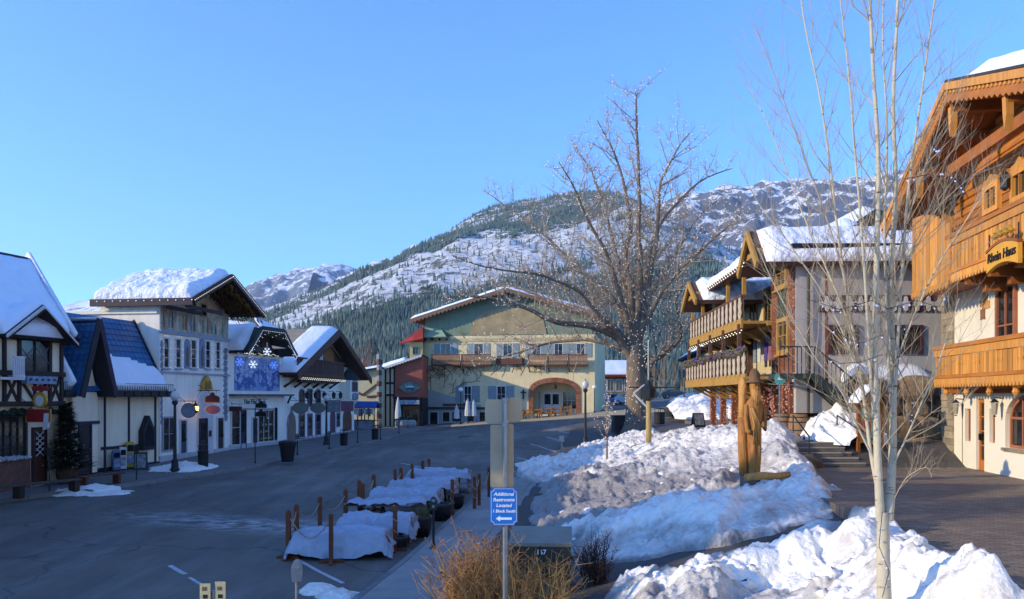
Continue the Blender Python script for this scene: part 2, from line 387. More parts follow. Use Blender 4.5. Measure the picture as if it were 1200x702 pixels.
BL = [(-36, 20), (-34, 30.4), (-32, 36), (-30, 41), (-28, 50), (-27, 61), (-26, 74), (-24, 88), (-2, 92), (9, 92)]
pave_m = mat('pavement_concrete', '#6f6c68', .9, .18, .6, .3, 40)
struct(ribbon('pavement_left', poly(BL), poly(KL), pave_m, .14, 140))
# kerb stones, one by one, along the left street edge
kf = poly(KL); klen = sum((Vector(b) - Vector(a)).length for a, b in zip(KL, KL[1:]))
kr = tag(struct(thing('kerb_left', 'light concrete kerb running along the left pavement', 'kerb')), None)
n = int(klen / 1.8)
for k in range(n):
    a = kf(k / n); b = kf((k + 1) / n); dd = (b - a).normalized(); nn_ = Vector((dd.y, -dd.x)); a2 = a + dd * .012; b2 = b - dd * .012
    za = float(zs(a.x, a.y)); zb = float(zs(b.x, b.y))
    q = [a2 - nn_ * .02, a2 + nn_ * .15, b2 + nn_ * .15, b2 - nn_ * .02]
    zz = [za, za, zb, zb]
    M().add([(p.x, p.y, z - .3) for p, z in zip(q, zz)] + [(p.x, p.y, z + .147) for p, z in zip(q, zz)],
            [(0, 1, 2, 3), (7, 6, 5, 4), (0, 4, 5, 1), (1, 5, 6, 2), (2, 6, 7, 3), (3, 7, 4, 0)]).build('kerb_stone', kerb_m, kr)
# centre pavement and its kerb, slabs with joints
yy = lambda t: 9 + t * 28
struct(ribbon('pavement_centre', lambda t: Vector((float(kerb(yy(t))) + .16, yy(t))), lambda t: Vector((float(xs(yy(t))) + .3, yy(t))), conc_m, .135, 120))
slab_r = struct(thing('pavement_slabs', 'pale concrete slabs of the centre pavement', 'pavement'))
for k in range(17):
    y0 = 10 + k * 1.5; y1 = y0 + 1.485; q = [(float(kerb(y0)) + .165, y0), (float(xs(y0)), y0), (float(xs(y1)), y1), (float(kerb(y1)) + .165, y1)]
    zz = [float(zs(*p)) + .15 for p in q]
    M().slab([(p[0], p[1], z) for p, z in zip(q, zz)], .05).build('slab', conc_m, slab_r)
kc = struct(thing('kerb_centre', 'grey concrete kerb beside the covered tables', 'kerb'))
for k in range(14):
    y0 = 9 + k * 2.; y1 = y0 + 1.98; M().add([(float(kerb(y)) + dx, y, float(zs(kerb(y), y)) + z) for z in (-.3, .152) for y, dx in ((y0, 0), (y0, .155), (y1, .155), (y1, 0))],
            [(0, 1, 2, 3), (7, 6, 5, 4), (0, 4, 5, 1), (1, 5, 6, 2), (2, 6, 7, 3), (3, 7, 4, 0)]).build('kerb_stone', kerb_m, kc)

# park ground, plaza
soil_m = mat('wet_soil_path', '#4d4a47', .8, .3, 1.5, .5, 30)
struct(sheet('park_ground', lambda x, y: np.where(y > 62, zs(x, y) - .4, zp(np.maximum(x, xs(y) + .02), y) - .02 - .6 * (x < xs(y) + .01)), -4, 24, 6, 64, 84, 174, soil_m, 0))
def paver_mat():
    m = mat('brick_pavers', '#857868', .8, .25, .5, 0, spec=.4); n, l, p = N(m); base = p.inputs['Base Color'].links[0].from_socket
    g = n.new('ShaderNodeNewGeometry'); mp = n.new('ShaderNodeMapping'); mp.inputs['Rotation'].default_value = (0, 0, R(12)); l.new(g.outputs['Position'], mp.inputs[0])
    b = n.new('ShaderNodeTexBrick'); b.inputs['Scale'].default_value = 1; b.inputs['Brick Width'].default_value = .22; b.inputs['Row Height'].default_value = .11; b.inputs['Mortar Size'].default_value = .008
    b.inputs['Color1'].default_value = (.75, .72, .7, 1); b.inputs['Color2'].default_value = (1.25, 1.15, 1.05, 1); b.inputs['Mortar'].default_value = (.4, .4, .4, 1); l.new(mp.outputs[0], b.inputs[0])
    mx = n.new('ShaderNodeMix'); mx.data_type = 'RGBA'; mx.blend_type = 'MULTIPLY'; mx.inputs[0].default_value = 1; l.new(base, mx.inputs[6]); l.new(b.outputs[0], mx.inputs[7]); l.new(mx.outputs[2], p.inputs['Base Color'])
    bp = n.new('ShaderNodeBump'); bp.inputs['Strength'].default_value = .6; bp.inputs['Distance'].default_value = .01; bp.invert = True; l.new(b.outputs['Fac'], bp.inputs['Height']); l.new(bp.outputs[0], p.inputs['Normal'])
    return m
paver_m = paver_mat()
struct(M().prism([(5.3, 4), (40, 4), (40, 27.2), (8.2, 27.2), (7.3, 22), (6.7, 15), (6.3, 13), (5.8, 11), (5.5, 9)], 1.2, 2.012).build('plaza', paver_m))
struct(M().prism([(8.4, 28.05), (40, 28.05), (40, 53), (11.3, 53)], 1.2, 2.762).build('upper_plaza', paver_m))
for _o in ('plaza', 'upper_plaza'):
    for v in bpy.data.objects[_o].data.vertices: v.co = (v.co.x, v.co.z, v.co.y)
# steps between them: each step a piece
st = struct(thing('steps', 'dark stone steps climbing from the plaza to the chalet', 'steps'))
step_m = mat('step_stone', '#6d675f', .85, .2, 1.5, .3, 30)
for k in range(5):
    y0 = 26.35 + k * .34; x0 = 9.55 - k * .05; M().box(x0, 11.5 - .09 * k, y0, y0 + .42, 1.4, 2.0 + .15 * (k + 1)).build('step', step_m, st)
    M().box(x0 - .001, 11.5 - .09 * k + .001, y0 - .025, y0 + .1, 2.0 + .15 * (k + 1) - .04, 2.0 + .15 * (k + 1) + .004).build('nosing', mat('step_nosing', '#9a9184', .8), st)  # pale strip: sunlit tread edge put into its colour

# ------------------------------------------------ painted marks on the street
paint_m = mat('road_paint', '#b9bbbd', .8, .25, 3, .2, 40)
def mark(name, pts, w, label=None):
    P = []
    for i, p in enumerate(pts):
        a = Vector(pts[max(0, i - 1)]); b = Vector(pts[min(len(pts) - 1, i + 1)]); dd = (b - a).normalized(); nn_ = Vector((-dd.y, dd.x)) * w / 2; p = Vector(p)
        P.append([(q.x, q.y, float(zs(q.x, q.y)) + .006) for q in (p - nn_, p + nn_)])
    o = M().grid(P).build(name, paint_m); return struct(o)
def pl(*pp): 
    out = []
    for (px, py) in pp: v = gz(px, py, zs); out.append((v.x, v.y))
    q = []
    for a, b in zip(out, out[1:]):
        for k in range(6): q.append((a[0] + (b[0] - a[0]) * k / 6, a[1] + (b[1] - a[1]) * k / 6))
    return q + [out[-1]]
mark('stall_line', pl((347, 655), (402, 684)), .11)
mark('stall_line', pl((199, 663), (217, 673)), .13); mark('stall_line', pl((222, 677), (238, 687)), .09)
for a, b in (((640, 512), (680, 524)), ((622, 520), (655, 531)), ((606, 536), (640, 545)), ((598, 552), (618, 556)), ((655, 505), (690, 514)), ((500, 549), (470, 543)), ((330, 528), (368, 521))):
    mark('stall_line', pl(a, b), .1)

# ================================================================== SNOW
def worley(x, y, seed):
    if seed not in _tab: _tab[seed] = np.random.RandomState(seed).rand(256, 256)
    if seed + 500 not in _tab: _tab[seed + 500] = np.random.RandomState(seed + 500).rand(256, 256)
    xi = np.floor(x).astype(int); yi = np.floor(y).astype(int); dm = np.full(x.shape, 9.)
    for i in (-1, 0, 1):
        for j in (-1, 0, 1):
            cx_ = xi + i; cy = yi + j; dm = np.minimum(dm, np.hypot(cx_ + _tab[seed][cx_ % 256, cy % 256] - x, cy + _tab[seed + 500][cx_ % 256, cy % 256] - y))
    return dm
def in_poly(X, Y, P):
    """signed distance (inside positive) to polygon P, vectorised"""
    P = np.asarray(P, float); ins = np.zeros(X.shape, bool); dm = np.full(X.shape, 1e9)
    for (x0, y0), (x1, y1) in zip(P, np.roll(P, -1, 0)):
        c = ((y0 > Y) != (y1 > Y)) & (X < (x1 - x0) * (Y - y0) / ((y1 - y0) + 1e-12) + x0); ins ^= c
        dx, dy = x1 - x0, y1 - y0; t = np.clip(((X - x0) * dx + (Y - y0) * dy) / (dx * dx + dy * dy + 1e-12), 0, 1)
        dm = np.minimum(dm, np.hypot(X - x0 - t * dx, Y - y0 - t * dy))
    return np.where(ins, dm, -dm)
def gpoly(pp, f=None): return [tuple(gz(px, py, f or zp).xy) for px, py in pp]
def zbase(x, y):
    z = zp(x, y); e_ = np.interp(y, [4, 9, 11, 13, 15, 22, 27], [5.3, 5.5, 5.8, 6.3, 6.7, 7.3, 8.2]); t = sstep(-1.3, -.15, x - e_); return np.where(y < 27.2, z + (np.maximum(z, 2.0) - z) * t, np.where(y > 28, z + (np.maximum(z, 2.75) - z) * sstep(0, 1.6, x - (8.4 + .116 * (y - 28)) + 1.2), z))
ztop = lambda x, y: zbase(x, y) + np.where(np.asarray(x) > 5.6, .14, .3)
PA = gpoly([(604, 553), (640, 540), (690, 523), (740, 511), (800, 505), (835, 506), (880, 508), (932, 512), (938, 535), (950, 560), (985, 590), (975, 606), (900, 625), (860, 640), (800, 648), (745, 655), (690, 662), (640, 640), (615, 606), (640, 575), (628, 566), (612, 565)])
PB = [(2.2, 8.5), (1.6, 12.5), (1.75, 14.6)] + gpoly([(715, 668), (748, 660), (800, 664), (850, 655), (905, 640), (925, 615), (950, 602), (1000, 604), (1050, 606), (1085, 625), (1110, 650), (1160, 668), (1198, 690)], ztop) + [(7.0, 8.5)]
PILES = [  # px,py (ground), radius across, radius along, height
    (790, 622, 2.0, .8, .55), (720, 628, 1.6, .7, .5), (850, 618, 1.3, .7, .45), (680, 575, 1.3, 1.6, .55), (655, 552, 1.5, 2.2, .6), (700, 600, 1.2, 1.0, .35),
    (915, 560, .8, 1.6, .75), (925, 535, .7, 1.6, .5), (850, 578, .6, .6, .25), (960, 590, .7, .7, .25), (765, 535, 1.2, 1.2, .3), (830, 520, 1.2, 2.5, .25), (890, 530, 1.0, 2.5, .3)]
PILESB = [(960, 640, .75, .8, .62), (1000, 628, .6, .7, .75), (920, 655, .6, .6, .35), (1060, 650, .9, .8, .42), (1100, 672, .6, .5, .28), (1150, 690, .6, .6, .3), (1180, 700, .5, .5, .3), (790, 690, .9, .6, .3), (850, 685, 1.0, .6, .25), (740, 690, .6, .7, .35), (960, 690, .8, .6, .25), (1040, 690, .6, .5, .3)]
PWA = [(*gz(a, b, zp), rx, ry, h * .75) for a, b, rx, ry, h in PILES]; PWB = [(*gz(a, b, ztop), rx, ry, h * .45) for a, b, rx, ry, h in PILESB]
dirt_m = mat('park_snow', '#f2eee6', .5, .05, .9, .6, 7, spec=.35, dist=.08)
def _dirt():
    n, l, p = N(dirt_m); base = p.inputs['Base Color'].links[0].from_socket
    at = n.new('ShaderNodeAttribute'); at.attribute_name = 'dirt'
    g = n.new('ShaderNodeNewGeometry'); t = n.new('ShaderNodeTexNoise'); t.inputs['Scale'].default_value = 2.6; t.inputs['Detail'].default_value = 12; t.inputs['Roughness'].default_value = .72; l.new(g.outputs['Position'], t.inputs['Vector'])
    ad = n.new('ShaderNodeMath'); ad.operation = 'ADD'; l.new(at.outputs['Fac'], ad.inputs[0]); l.new(t.outputs[0], ad.inputs[1])
    r = n.new('ShaderNodeMapRange'); r.inputs[1].default_value = .66; r.inputs[2].default_value = 1.15; r.inputs[3].default_value = 0; r.inputs[4].default_value = .95; l.new(ad.outputs[0], r.inputs[0])
    mx = n.new('ShaderNodeMix'); mx.data_type = 'RGBA'; l.new(r.outputs[0], mx.inputs[0]); l.new(base, mx.inputs[6]); mx.inputs[7].default_value = (.26, .235, .22, 1); l.new(mx.outputs[2], p.inputs['Base Color'])
_dirt()
def snowfield(name, P, piles, x0, x1, y0, y1, cx, rows, thick, label, edge, lump, dirtf, basef=zp):
    ys = np.geomspace(y0, y1, rows); C = np.linspace(x0, x1, cx); X, Y = np.meshgrid(C, ys)
    X = X + .05 * (vnoise(X * 3, Y * 3, 50) - .5)
    sd = in_poly(X, Y, P) + (fbm(X * 1.1, Y * 1.1, 4, 4) - .5) * 1.1 * edge * 1.6
    t = np.sqrt(np.clip(sd / edge, 0, 1)) * thick
    for (px, py, pz, rx, ry, h) in piles:
        q = ((X - px) / rx) ** 2 + ((Y - py) / ry) ** 2; t = t + h * np.exp(-q * 1.3) * np.clip(sd / .3 + .6, 0, 1) * (.7 + .6 * fbm(X * 1.7, Y * 1.7, 9, 3))
    # melting lumps, cusps and footprints
    l1 = worley(X * 1.5 + .4 * vnoise(X * 2, Y * 2, 7), Y * 1.5, 81); l2 = worley(X * 3.4, Y * 3.4 + .3 * vnoise(X * 3, Y * 3, 8), 82); l3 = worley(X * 7.5, Y * 7.5, 83)
    lm = sstep(.35, .6, fbm(X * .7, Y * .7, 19, 3)); lumps = (.30 * np.sqrt(np.clip(1 - l1 ** 2, 0, 1)) + .2 * np.clip(1.1 - l2, 0, 1) + .09 * np.clip(1.1 - l3, 0, 1) + .05 * fbm(X * 11, Y * 11, 29, 3, True)) * (.25 + .95 * lm)
    big = fbm(X * 1.0, Y * 1.0, 2, 3) - .5; mid = fbm(X * 2.6, Y * 2.6, 3, 4, True) - .55; fine = fbm(X * 7, Y * 7, 5, 3) - .5
    cell = np.abs(vnoise(X * 3.3, Y * 3.3, 21) - .5) * 2
    w = np.clip(sd / .25, 0, 1)
    t = t + w * lump * (big * .55 + mid * .22 + fine * .09 + lumps * 1.15 - .28)
    foot = vnoise(X * 4.1 + 9, Y * 4.1, 33); t = t - w * lump * .16 * sstep(.72, .85, foot)
    t = np.where(sd < 0, -.12 + np.clip(sd, -.5, 0) * .4, np.maximum(t, .01 + .0 * t))
    Z = basef(X, Y) + t; G = gridfaces(rows, cx); keep = (sd > -.4).ravel(); G = G[keep[G].all(1)]
    me = npmesh(name, np.stack([X, Y, Z], -1).reshape(-1, 3), G, dirt_m)
    a = me.attributes.new('dirt', 'FLOAT', 'POINT'); dv = np.clip(dirtf(X, Y, t, sd), 0, 1).ravel(); 
    if len(me.vertices) == len(dv): a.data.foreach_set('value', dv)
    o = put(name, me); tag(o, label, None, None, 'stuff'); return o
def px_of(X, Y, Z): return CX + FPX * X / Y, HY + FPX * (CAMZ - Z) / Y
def dirtA(X, Y, t, sd):
    d1 = np.exp(-(((X - 2.0) / 2.6) ** 2 + ((Y - 26) / 6.5) ** 2)) * .34       # trodden icy slope
    d2 = np.exp(-(((X - 6.0) / 2.5) ** 2 + ((Y - 24.5) / 2.2) ** 2)) * .3
    d3 = np.exp(-(((X - 1.2) / 1.6) ** 2 + ((Y - 30) / 5) ** 2)) * .3
    return .24 + d1 + d2 + d3 + .2 * np.exp(-(((X - 4.0) / 4) ** 2 + ((Y - 24) / 6) ** 2)) + .3 * (1 - np.clip(sd / .35, 0, 1)) + .3 * sstep(.55, .8, fbm(X * .8, Y * .8, 40, 3)) - .35 * sstep(.25, .6, t) * (Y < 22)
snowfield('park_snow', PA, PWA, -1.2, 12.5, 14.5, 62, 330, 430, .14, 'trodden dirty snow covering the park slope around the carved statue', .5, .55, dirtA)
snowfield('near_snow', PB, PWB, .8, 9.8, 8.3, 19, 300, 330, .1, 'bright lumpy snow bank in the foreground beside the plaza', .45, .62,
          lambda X, Y, t, sd: .13 + .36 * sstep(.5, .62, fbm(X * .6 + 3, Y * 1.4, 47, 4)) + .3 * (1 - np.clip(sd / .25, 0, 1)) + .55 * np.exp(-(((X - 6.0) / 1.0) ** 2 + ((Y - 14.9) / .9) ** 2)) + .25 * sstep(.6, .8, fbm(X, Y, 41, 3)), zbase)
_psv = None
def snowz(x, y, field='park_snow'):
    me = bpy.data.objects[field].data; co = np.zeros(len(me.vertices) * 3); me.vertices.foreach_get('co', co); co = co.reshape(-1, 3); return float(co[np.argmin((co[:, 0] - x) ** 2 + (co[:, 1] - y) ** 2), 2])
def pile(name, label, px, py, rx, ry, h, f, seed, dirt=.1, n=60):
    c = gz(px, py, f); a = np.linspace(-1, 1, n); U, V = np.meshgrid(a, a); X = c.x + U * rx; Y = c.y + V * ry; r = np.hypot(U, V)
    k = np.clip(1 - r + (fbm(U * 2.2 + seed, V * 2.2, seed, 3) - .5) * .7, 0, 1)
    t = h * (k ** .7) * (.55 + .9 * fbm(U * 2.5 + seed, V * 2.5 + 3, seed + 1, 3)) + (k > 0) * (fbm(X * 3.3, Y * 3.3, seed + 2, 3, True) - .6) * .22 * min(1, h * 2) - .1 * (k <= 0)
    Z = f(X, Y) + np.where(k > 0, np.maximum(t, .0), -.1); G = gridfaces(n, n); G = G[(k.ravel() > 0)[G].any(1)]
    me = npmesh(name, np.stack([X, Y, Z], -1).reshape(-1, 3), G, dirt_m); at = me.attributes.new('dirt', 'FLOAT', 'POINT'); at.data.foreach_set('value', np.full(len(me.vertices), dirt))
    return tag(put(name, me), label, None, None, 'stuff')
zsw = lambda x, y: zs(x, y) + .145
up = lambda x, y: np.full_like(np.asarray(x, float), 2.765)
lo_ = lambda x, y: np.full_like(np.asarray(x, float), 2.015)
pile('snow_pile', 'small snow heap at the foot of the lamp post by the mural house', 216, 549, 1.5, 1.6, .3, zsw, 3)
pile('snow_pile', 'low strip of old snow along the kerb by the potted fir', 85, 578, 2.6, .9, .16, zs, 5, .2)
pile('snow_pile', 'snow remains on the kerb beside the wooden bench', 110, 572, 1.0, .6, .14, zsw, 8, .15)
pile('snow_pile', 'tall ploughed snow bank in front of the balcony chalet', 830, 488, 3.2, 6.5, 1.9, up, 13, .12, 90)
pile('snow_pile', 'ploughed snow beside the road near the orange cone', 812, 470, 3.0, 6, 1.0, lambda x, y: np.maximum(zs(x, y), 2.4), 17, .1, 60)
pile('snow_pile', 'snow heap against the steps below the outside stair', 985, 515, 1.3, 2.0, 1.15, up, 19, .05, 70)
pile('snow_pile', 'snow under the small roofed notice board', 1025, 540, 1.1, 1.2, .75, lo_, 23, .1, 60)
pile('snow_pile', 'grey snow lump in the gutter beside the parking stall line', 375, 694, .55, .35, .2, zs, 29, .25, 40)
pile('snow_pile', 'crusty grey snow at the kerb in the foreground', 395, 700, .5, .5, .16, zs, 31, .25, 40)
pile('snow_pile', 'ribbon of snow along the near side of the street by the lamp', 640, 548, 1.6, 3, .2, zs, 37, .3, 50)

rnd = random.Random(77)
def chunks(name, label, spots):
    V = []; F_ = []
    for (x, y, z, r) in spots:
        o = len(V); n, k = 5, 8; sd = rnd.random() * 50
        for i in range(n + 1):
            th = math.pi * i / n
            for j in range(k):
                ph = 2 * math.pi * j / k; f = rnd.uniform(.55, 1.2); V.append((x + r * 1.2 * f * math.sin(th) * math.cos(ph), y + r * f * math.sin(th) * math.sin(ph), z + r * .75 * f * math.cos(th)))
        F_ += [(o + i * k + j, o + i * k + (j + 1) % k, o + (i + 1) * k + (j + 1) % k, o + (i + 1) * k + j) for i in range(n) for j in range(k)]
    me = npmesh(name, V, np.array(F_), dirt_m); at = me.attributes.new('dirt', 'FLOAT', 'POINT'); at.data.foreach_set('value', np.full(len(me.vertices), .12)); return tag(put(name, me), label, None, None, 'stuff')
def surf(field, n, box, rmin, rmax):
    me = bpy.data.objects[field].data; co = np.zeros(len(me.vertices) * 3); me.vertices.foreach_get('co', co); co = co.reshape(-1, 3); co = co[(co[:, 0] > box[0]) & (co[:, 0] < box[1]) & (co[:, 1] > box[2]) & (co[:, 1] < box[3])]; co = co[co[:, 2] > zbase(co[:, 0], co[:, 1]) + .04]
    idx = np.random.RandomState(n).randint(0, len(co), n); return [(*co[i] - np.array([0, 0, .02]), rnd.uniform(rmin, rmax) * rnd.random() ** .5) for i in idx]
chunks('snow_chunks', 'broken icy snow chunks on the foreground bank', surf('near_snow', 70, (2.5, 8, 11, 17.5), .05, .2))
chunks('snow_chunks', 'broken snow chunks scattered over the park slope', surf('park_snow', 110, (1, 10, 16, 45), .05, .17))

# pale sandy ground before the hotel, sunlight put into its colour
sunlit_sand_m = mat('sandy_forecourt', '#a8987a', .95, .15, .6, .3, 20)
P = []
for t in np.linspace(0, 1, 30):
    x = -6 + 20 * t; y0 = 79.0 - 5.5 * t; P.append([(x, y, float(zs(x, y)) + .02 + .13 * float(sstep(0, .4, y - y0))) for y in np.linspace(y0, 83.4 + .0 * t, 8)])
struct(M().grid(P).build('forecourt', sunlit_sand_m))
# ================================================================== LEFT ROW
purple_m = mat('dark_purple_trim', '#2b2034', .6, .2, 3, .1)
trim_m = mat('white_trim', '#c9c7c6', .7, .08, 3, .1)
blue_roof_m = mat('blue_metal_tile', '#2a5f8a', .45, .22, 1.2, .1, 10, spec=.5)
slate_m = mat('dark_roof', '#2a2726', .8, .25, 2, .3, 20)
charcoal_m = mat('charcoal_board', '#26262b', .7, .2, 3, .15)
grey_paint_m = mat('painted_grey_ornament', '#7f8694', .85, .35, 2.2, .1, 20)
flower_m = mat('garland_green', '#1d2a1a', .9, .4, 6, .6, 30)
gold_m = mat('gold_paint', '#c79a35', .4, .2, 5, .1, metal=.3)
red_m = mat('red_paint', '#8e1f24', .5, .2, 5, .1)
pink_m = mat('dusky_pink_paint', '#8a5a70', .6, .2, 5, .1)
brick_m = mat('old_brick', '#6a4a3e', .9, .3, 5, .4, 14)

def scallop(root, p, q, d, m, n=16, parent_name='scalloped_trim', drop=.18):
    """bargeboard with a wavy lower edge from p to q (3D), thickness along local y"""
    p = Vector(p); q = Vector(q); P = [(p.x, p.z), (q.x, q.z)]; low = []
    for k in range(n * 2 + 1):
        t = 1 - k / (n * 2); v = p.lerp(q, t); low.append((v.x, v.z - drop * (.62 + .38 * abs(math.sin(math.pi * k / 2)))))
    return M().prism(P + low, p.y - d, p.y).build(parent_name, m, root)
def gable_roof(root, xl, zl, xa, za, xr, zr, y0, y1, t, m, name='roof'):
    o = M().slab([(xl, y0, zl), (xa, y0, za), (xa, y1, za), (xl, y1, zl)], t).build(name, m, root)
    o2 = M().slab([(xa, y0, za), (xr, y0, zr), (xr, y1, zr), (xa, y1, za)], t).build(name, m, root)
    return o, o2
def courses(root, p00, p10, p11, p01, rows, m, name='tile_course', th=.035):
    a, b, c, e = map(Vector, (p00, p10, p11, p01)); nn_ = (b - a).cross(e - a).normalized(); nn_ = nn_ if nn_.z > 0 else -nn_
    for k in range(rows):
        t0 = k / rows; t1 = (k + 1.18) / rows if k < rows - 1 else 1
        l0 = a.lerp(e, t0); r0 = b.lerp(c, t0); l1 = a.lerp(e, t1); r1 = b.lerp(c, t1)
        n = max(2, int((r0 - l0).length / .32)); P0 = []; P1 = []; Q0 = []
        for j in range(n * 2 + 1):
            s_ = j / (n * 2); lift = th + (.025 if j % 2 else 0); P0.append(l0.lerp(r0, s_) + nn_ * lift); P1.append(l1.lerp(r1, s_) + nn_ * .006); Q0.append(l0.lerp(r0, s_))
        M().grid([Q0, P0, P1]).build(name, m, root)
def hsign(fr, px, py, w, h, kind, bm, label, y=-.7, txt=None, tm=None, rim=None, arm=True):
    x, z = fr.xz(px, py, y); loc = fr.o + fr.u * x + fr.n * y; loc.z = fr.z0 + z
    r = thing('hanging_sign', label, 'sign', loc, fr.rz - math.pi / 2)
    if kind == 'oval': P = [(w / 2 * math.cos(2 * math.pi * k / 20), h / 2 * math.sin(2 * math.pi * k / 20)) for k in range(20)]
    elif kind == 'crown': P = [(-w / 2, -h / 2), (w / 2, -h / 2), (w / 2, 0), (w * .36, h * .18), (w * .2, h * .2), (w * .12, h * .45), (0, h * .55), (-w * .12, h * .45), (-w * .2, h * .2), (-w * .36, h * .18), (-w / 2, 0)]
    else: P = [(-w / 2, -h / 2), (w / 2, -h / 2), (w / 2, h / 2), (-w / 2, h / 2)]
    M().prism(P, -.03, .03).build('board', bm, r)
    if rim: M().prism([(a * 1.1, b * 1.1) for a, b in P], -.02, .02, [[(a * .97, b * .97) for a, b in P][::-1]]).build('rim', rim, r)
    if txt: text(txt, h * .45 if kind != 'oval' else h * .34, tm or trim_m, r, 0, -.04, -.02)
    if arm:
        a = M().tube([(y - .0, 0, h / 2 + .14), (w / 2 + .05, 0, h / 2 + .14)], .02, 6); a.tube([(y, 0, h / 2 + .45), (y * .3, 0, h / 2 + .14)], .014, 5)
        a.tube([(-w * .3, 0, h / 2 - .02), (-w * .3, 0, h / 2 + .14)], .01, 5); a.tube([(w * .3, 0, h / 2 - .02), (w * .3, 0, h / 2 + .14)], .01, 5); a.build('bracket', iron_m, r)
    return r

# ------------------------------------------------ 1. half-timbered shop
f1 = Front(-45, 30.6, 72, 35.2, .62); q = f1.xz; r1 = f1.thing('half_timbered_shop', 'half-timbered shop with a snowy roof and lattice gable window at the left edge', 'shop')
ze = q(40, 400)[1]; L = f1.L
M().box(-4.5, L, 0, 7, -1, ze).build('wall', cream_m, r1)
def pz(py, px=40, y=0): return q(px, py, y)[1]
# roof: ridge along the street
xr1, zr1 = q(31, 306, 3.6); xe1, ze1 = q(90, 399, -.5)
M().slab([(-6, -.5, ze1), (xe1, -.5, ze1), (xr1 + .15, 3.6, zr1), (-6, 3.6, zr1)], .16).build('roof', slate_m, r1)
M().slab([(-6, 3.6, zr1), (xr1 + .15, 3.6, zr1), (xe1, 7.6, ze1), (-6, 7.6, ze1)], .16).build('roof', slate_m, r1)
M().prism([(0, 0)] * 0 or [(-6, zr1 - .02), (xr1 + .2, zr1 - .02), (xr1 + .2, zr1 + .16), (-6, zr1 + .16)], 3.45, 3.75).build('ridge_cap', purple_m, r1)
M().bar((xe1 + .03, -.56, ze1 - .05), (xr1 + .2, 3.62, zr1 + .02), .1, .34).build('rake_board', purple_m, r1)
M().bar((xe1 - .1, -.5, ze1 + .2), (xr1 + .06, 3.58, zr1 + .3), .16, .3).build('snow_edge', roofsnow_m, r1, True)
M().add([(L - .02, 0, ze - .1), (L - .02, 7, ze - .1), (L - .02, 3.6, zr1 - .15), (L - .2, 0, ze - .1), (L - .2, 7, ze - .1), (L - .2, 3.6, zr1 - .15)], [(0, 1, 2), (3, 5, 4), (0, 2, 5, 3), (1, 4, 5, 2)]).build('gable_wall', cream_m, r1)
snow_quad('roof_snow', (-6, -.45, ze1 + .01), (xe1 - .25, -.45, ze1 + .01), (xr1 - .1, 3.4, zr1 - .15), (-6, 3.4, zr1 - .15), .42, r1, roofsnow_m, 40, 24, 3, edge=.3)
# gabled dormer
xa, za = q(51, 357, -.8); xl, zl = q(7, 391, -.8); xr, zr = q(91, 402, -.8); zt = pz(393)
x_l = q(4, 400)[0]; x_r = q(71.5, 400)[0]; x_m = (x_l + x_r) / 2
M().prism([(x_l, zt - .1), (x_r, zt - .1), (x_r, zt), (x_m, za - .25), (x_l, zt)], -.1, 2.5).build('dormer_wall', cream_m, r1)
gable_roof(r1, xl, zl, xa, za, xr, zr, -.8, 2.6, .12, slate_m, 'dormer_roof')
scallop(r1, (xl, -.81, zl - .02), (xa, -.81, za - .02), .05, trim_m); scallop(r1, (xa, -.81, za - .02), (xr, -.81, zr - .02), .05, trim_m)
M().bar((xl, -.86, zl - .2), (xa, -.86, za - .2), .03, .14, up=(0, -1, 0)).bar((xa, -.86, za - .2), (xr, -.86, zr - .2), .03, .14, up=(0, -1, 0)).build('bargeboard', dark_m, r1)
snow_quad('dormer_snow', (xl, -.72, zl + .01), (xl, 2, zl + .01), (xa, 2, za + .01), (xa, -.72, za + .01), .28, r1, roofsnow_m, 14, 14, 5, edge=.2)
snow_quad('dormer_snow', (xa, -.72, za + .01), (xa, 2, za + .01), (xr, 2, zr + .01), (xr, -.72, zr + .01), .14, r1, roofsnow_m, 14, 14, 6, edge=.15)
# timbers
zb2, zb1 = pz(438), pz(473); g = []
bars(r1, 'timber', dark_m, [((x_l - .6, zt), (x_r + .1, zt)), ((-4.4, zb2), (L + .02, zb2)), ((-4.4, zb1), (L + .02, zb1))], .2, -.1, .12)
pxm = q(40, 380)[0]; dz = zt + .1
bars(r1, 'timber', dark_m, [((pxm, dz), (pxm, za - .5)), ((pxm, dz + .1), (q(27, 0)[0], zt + .55)), ((pxm, dz + .1), (q(55, 0)[0], zt + .6))], .13, -.1, .07)
for p in (4, 21.5, 57.5, 71): bars(r1, 'timber', dark_m, [((q(p, 420)[0], zb1), (q(p, 420)[0], zt - .1))], .14, 0 if p > 60 or p < 5 else -.001, .1)
def xbrace(a, b): bars(r1, 'timber', dark_m, [((q(a, 455)[0], zb1 + .1), (q(b, 455)[0], zb2 - .1)), ((q(a, 455)[0], zb2 - .1), (q(b, 455)[0], zb1 + .1))], .1, 0, .07)
xbrace(6, 20); xbrace(58.5, 70); xm_ = q(40, 455)[0]
bars(r1, 'timber', dark_m, [((xm_, zb1 + .1), (q(24, 455)[0], zb2 - .3)), ((xm_, zb1 + .1), (q(55, 455)[0], zb2 - .3)), ((xm_, zb1), (xm_, zb2 - .3))], .1, 0, .08)
for p in (-12, 71): bars(r1, 'timber', dark_m, [((q(p, 500)[0], -.1), (q(p, 500)[0], zb1 - .1))], .2, 0, .12)
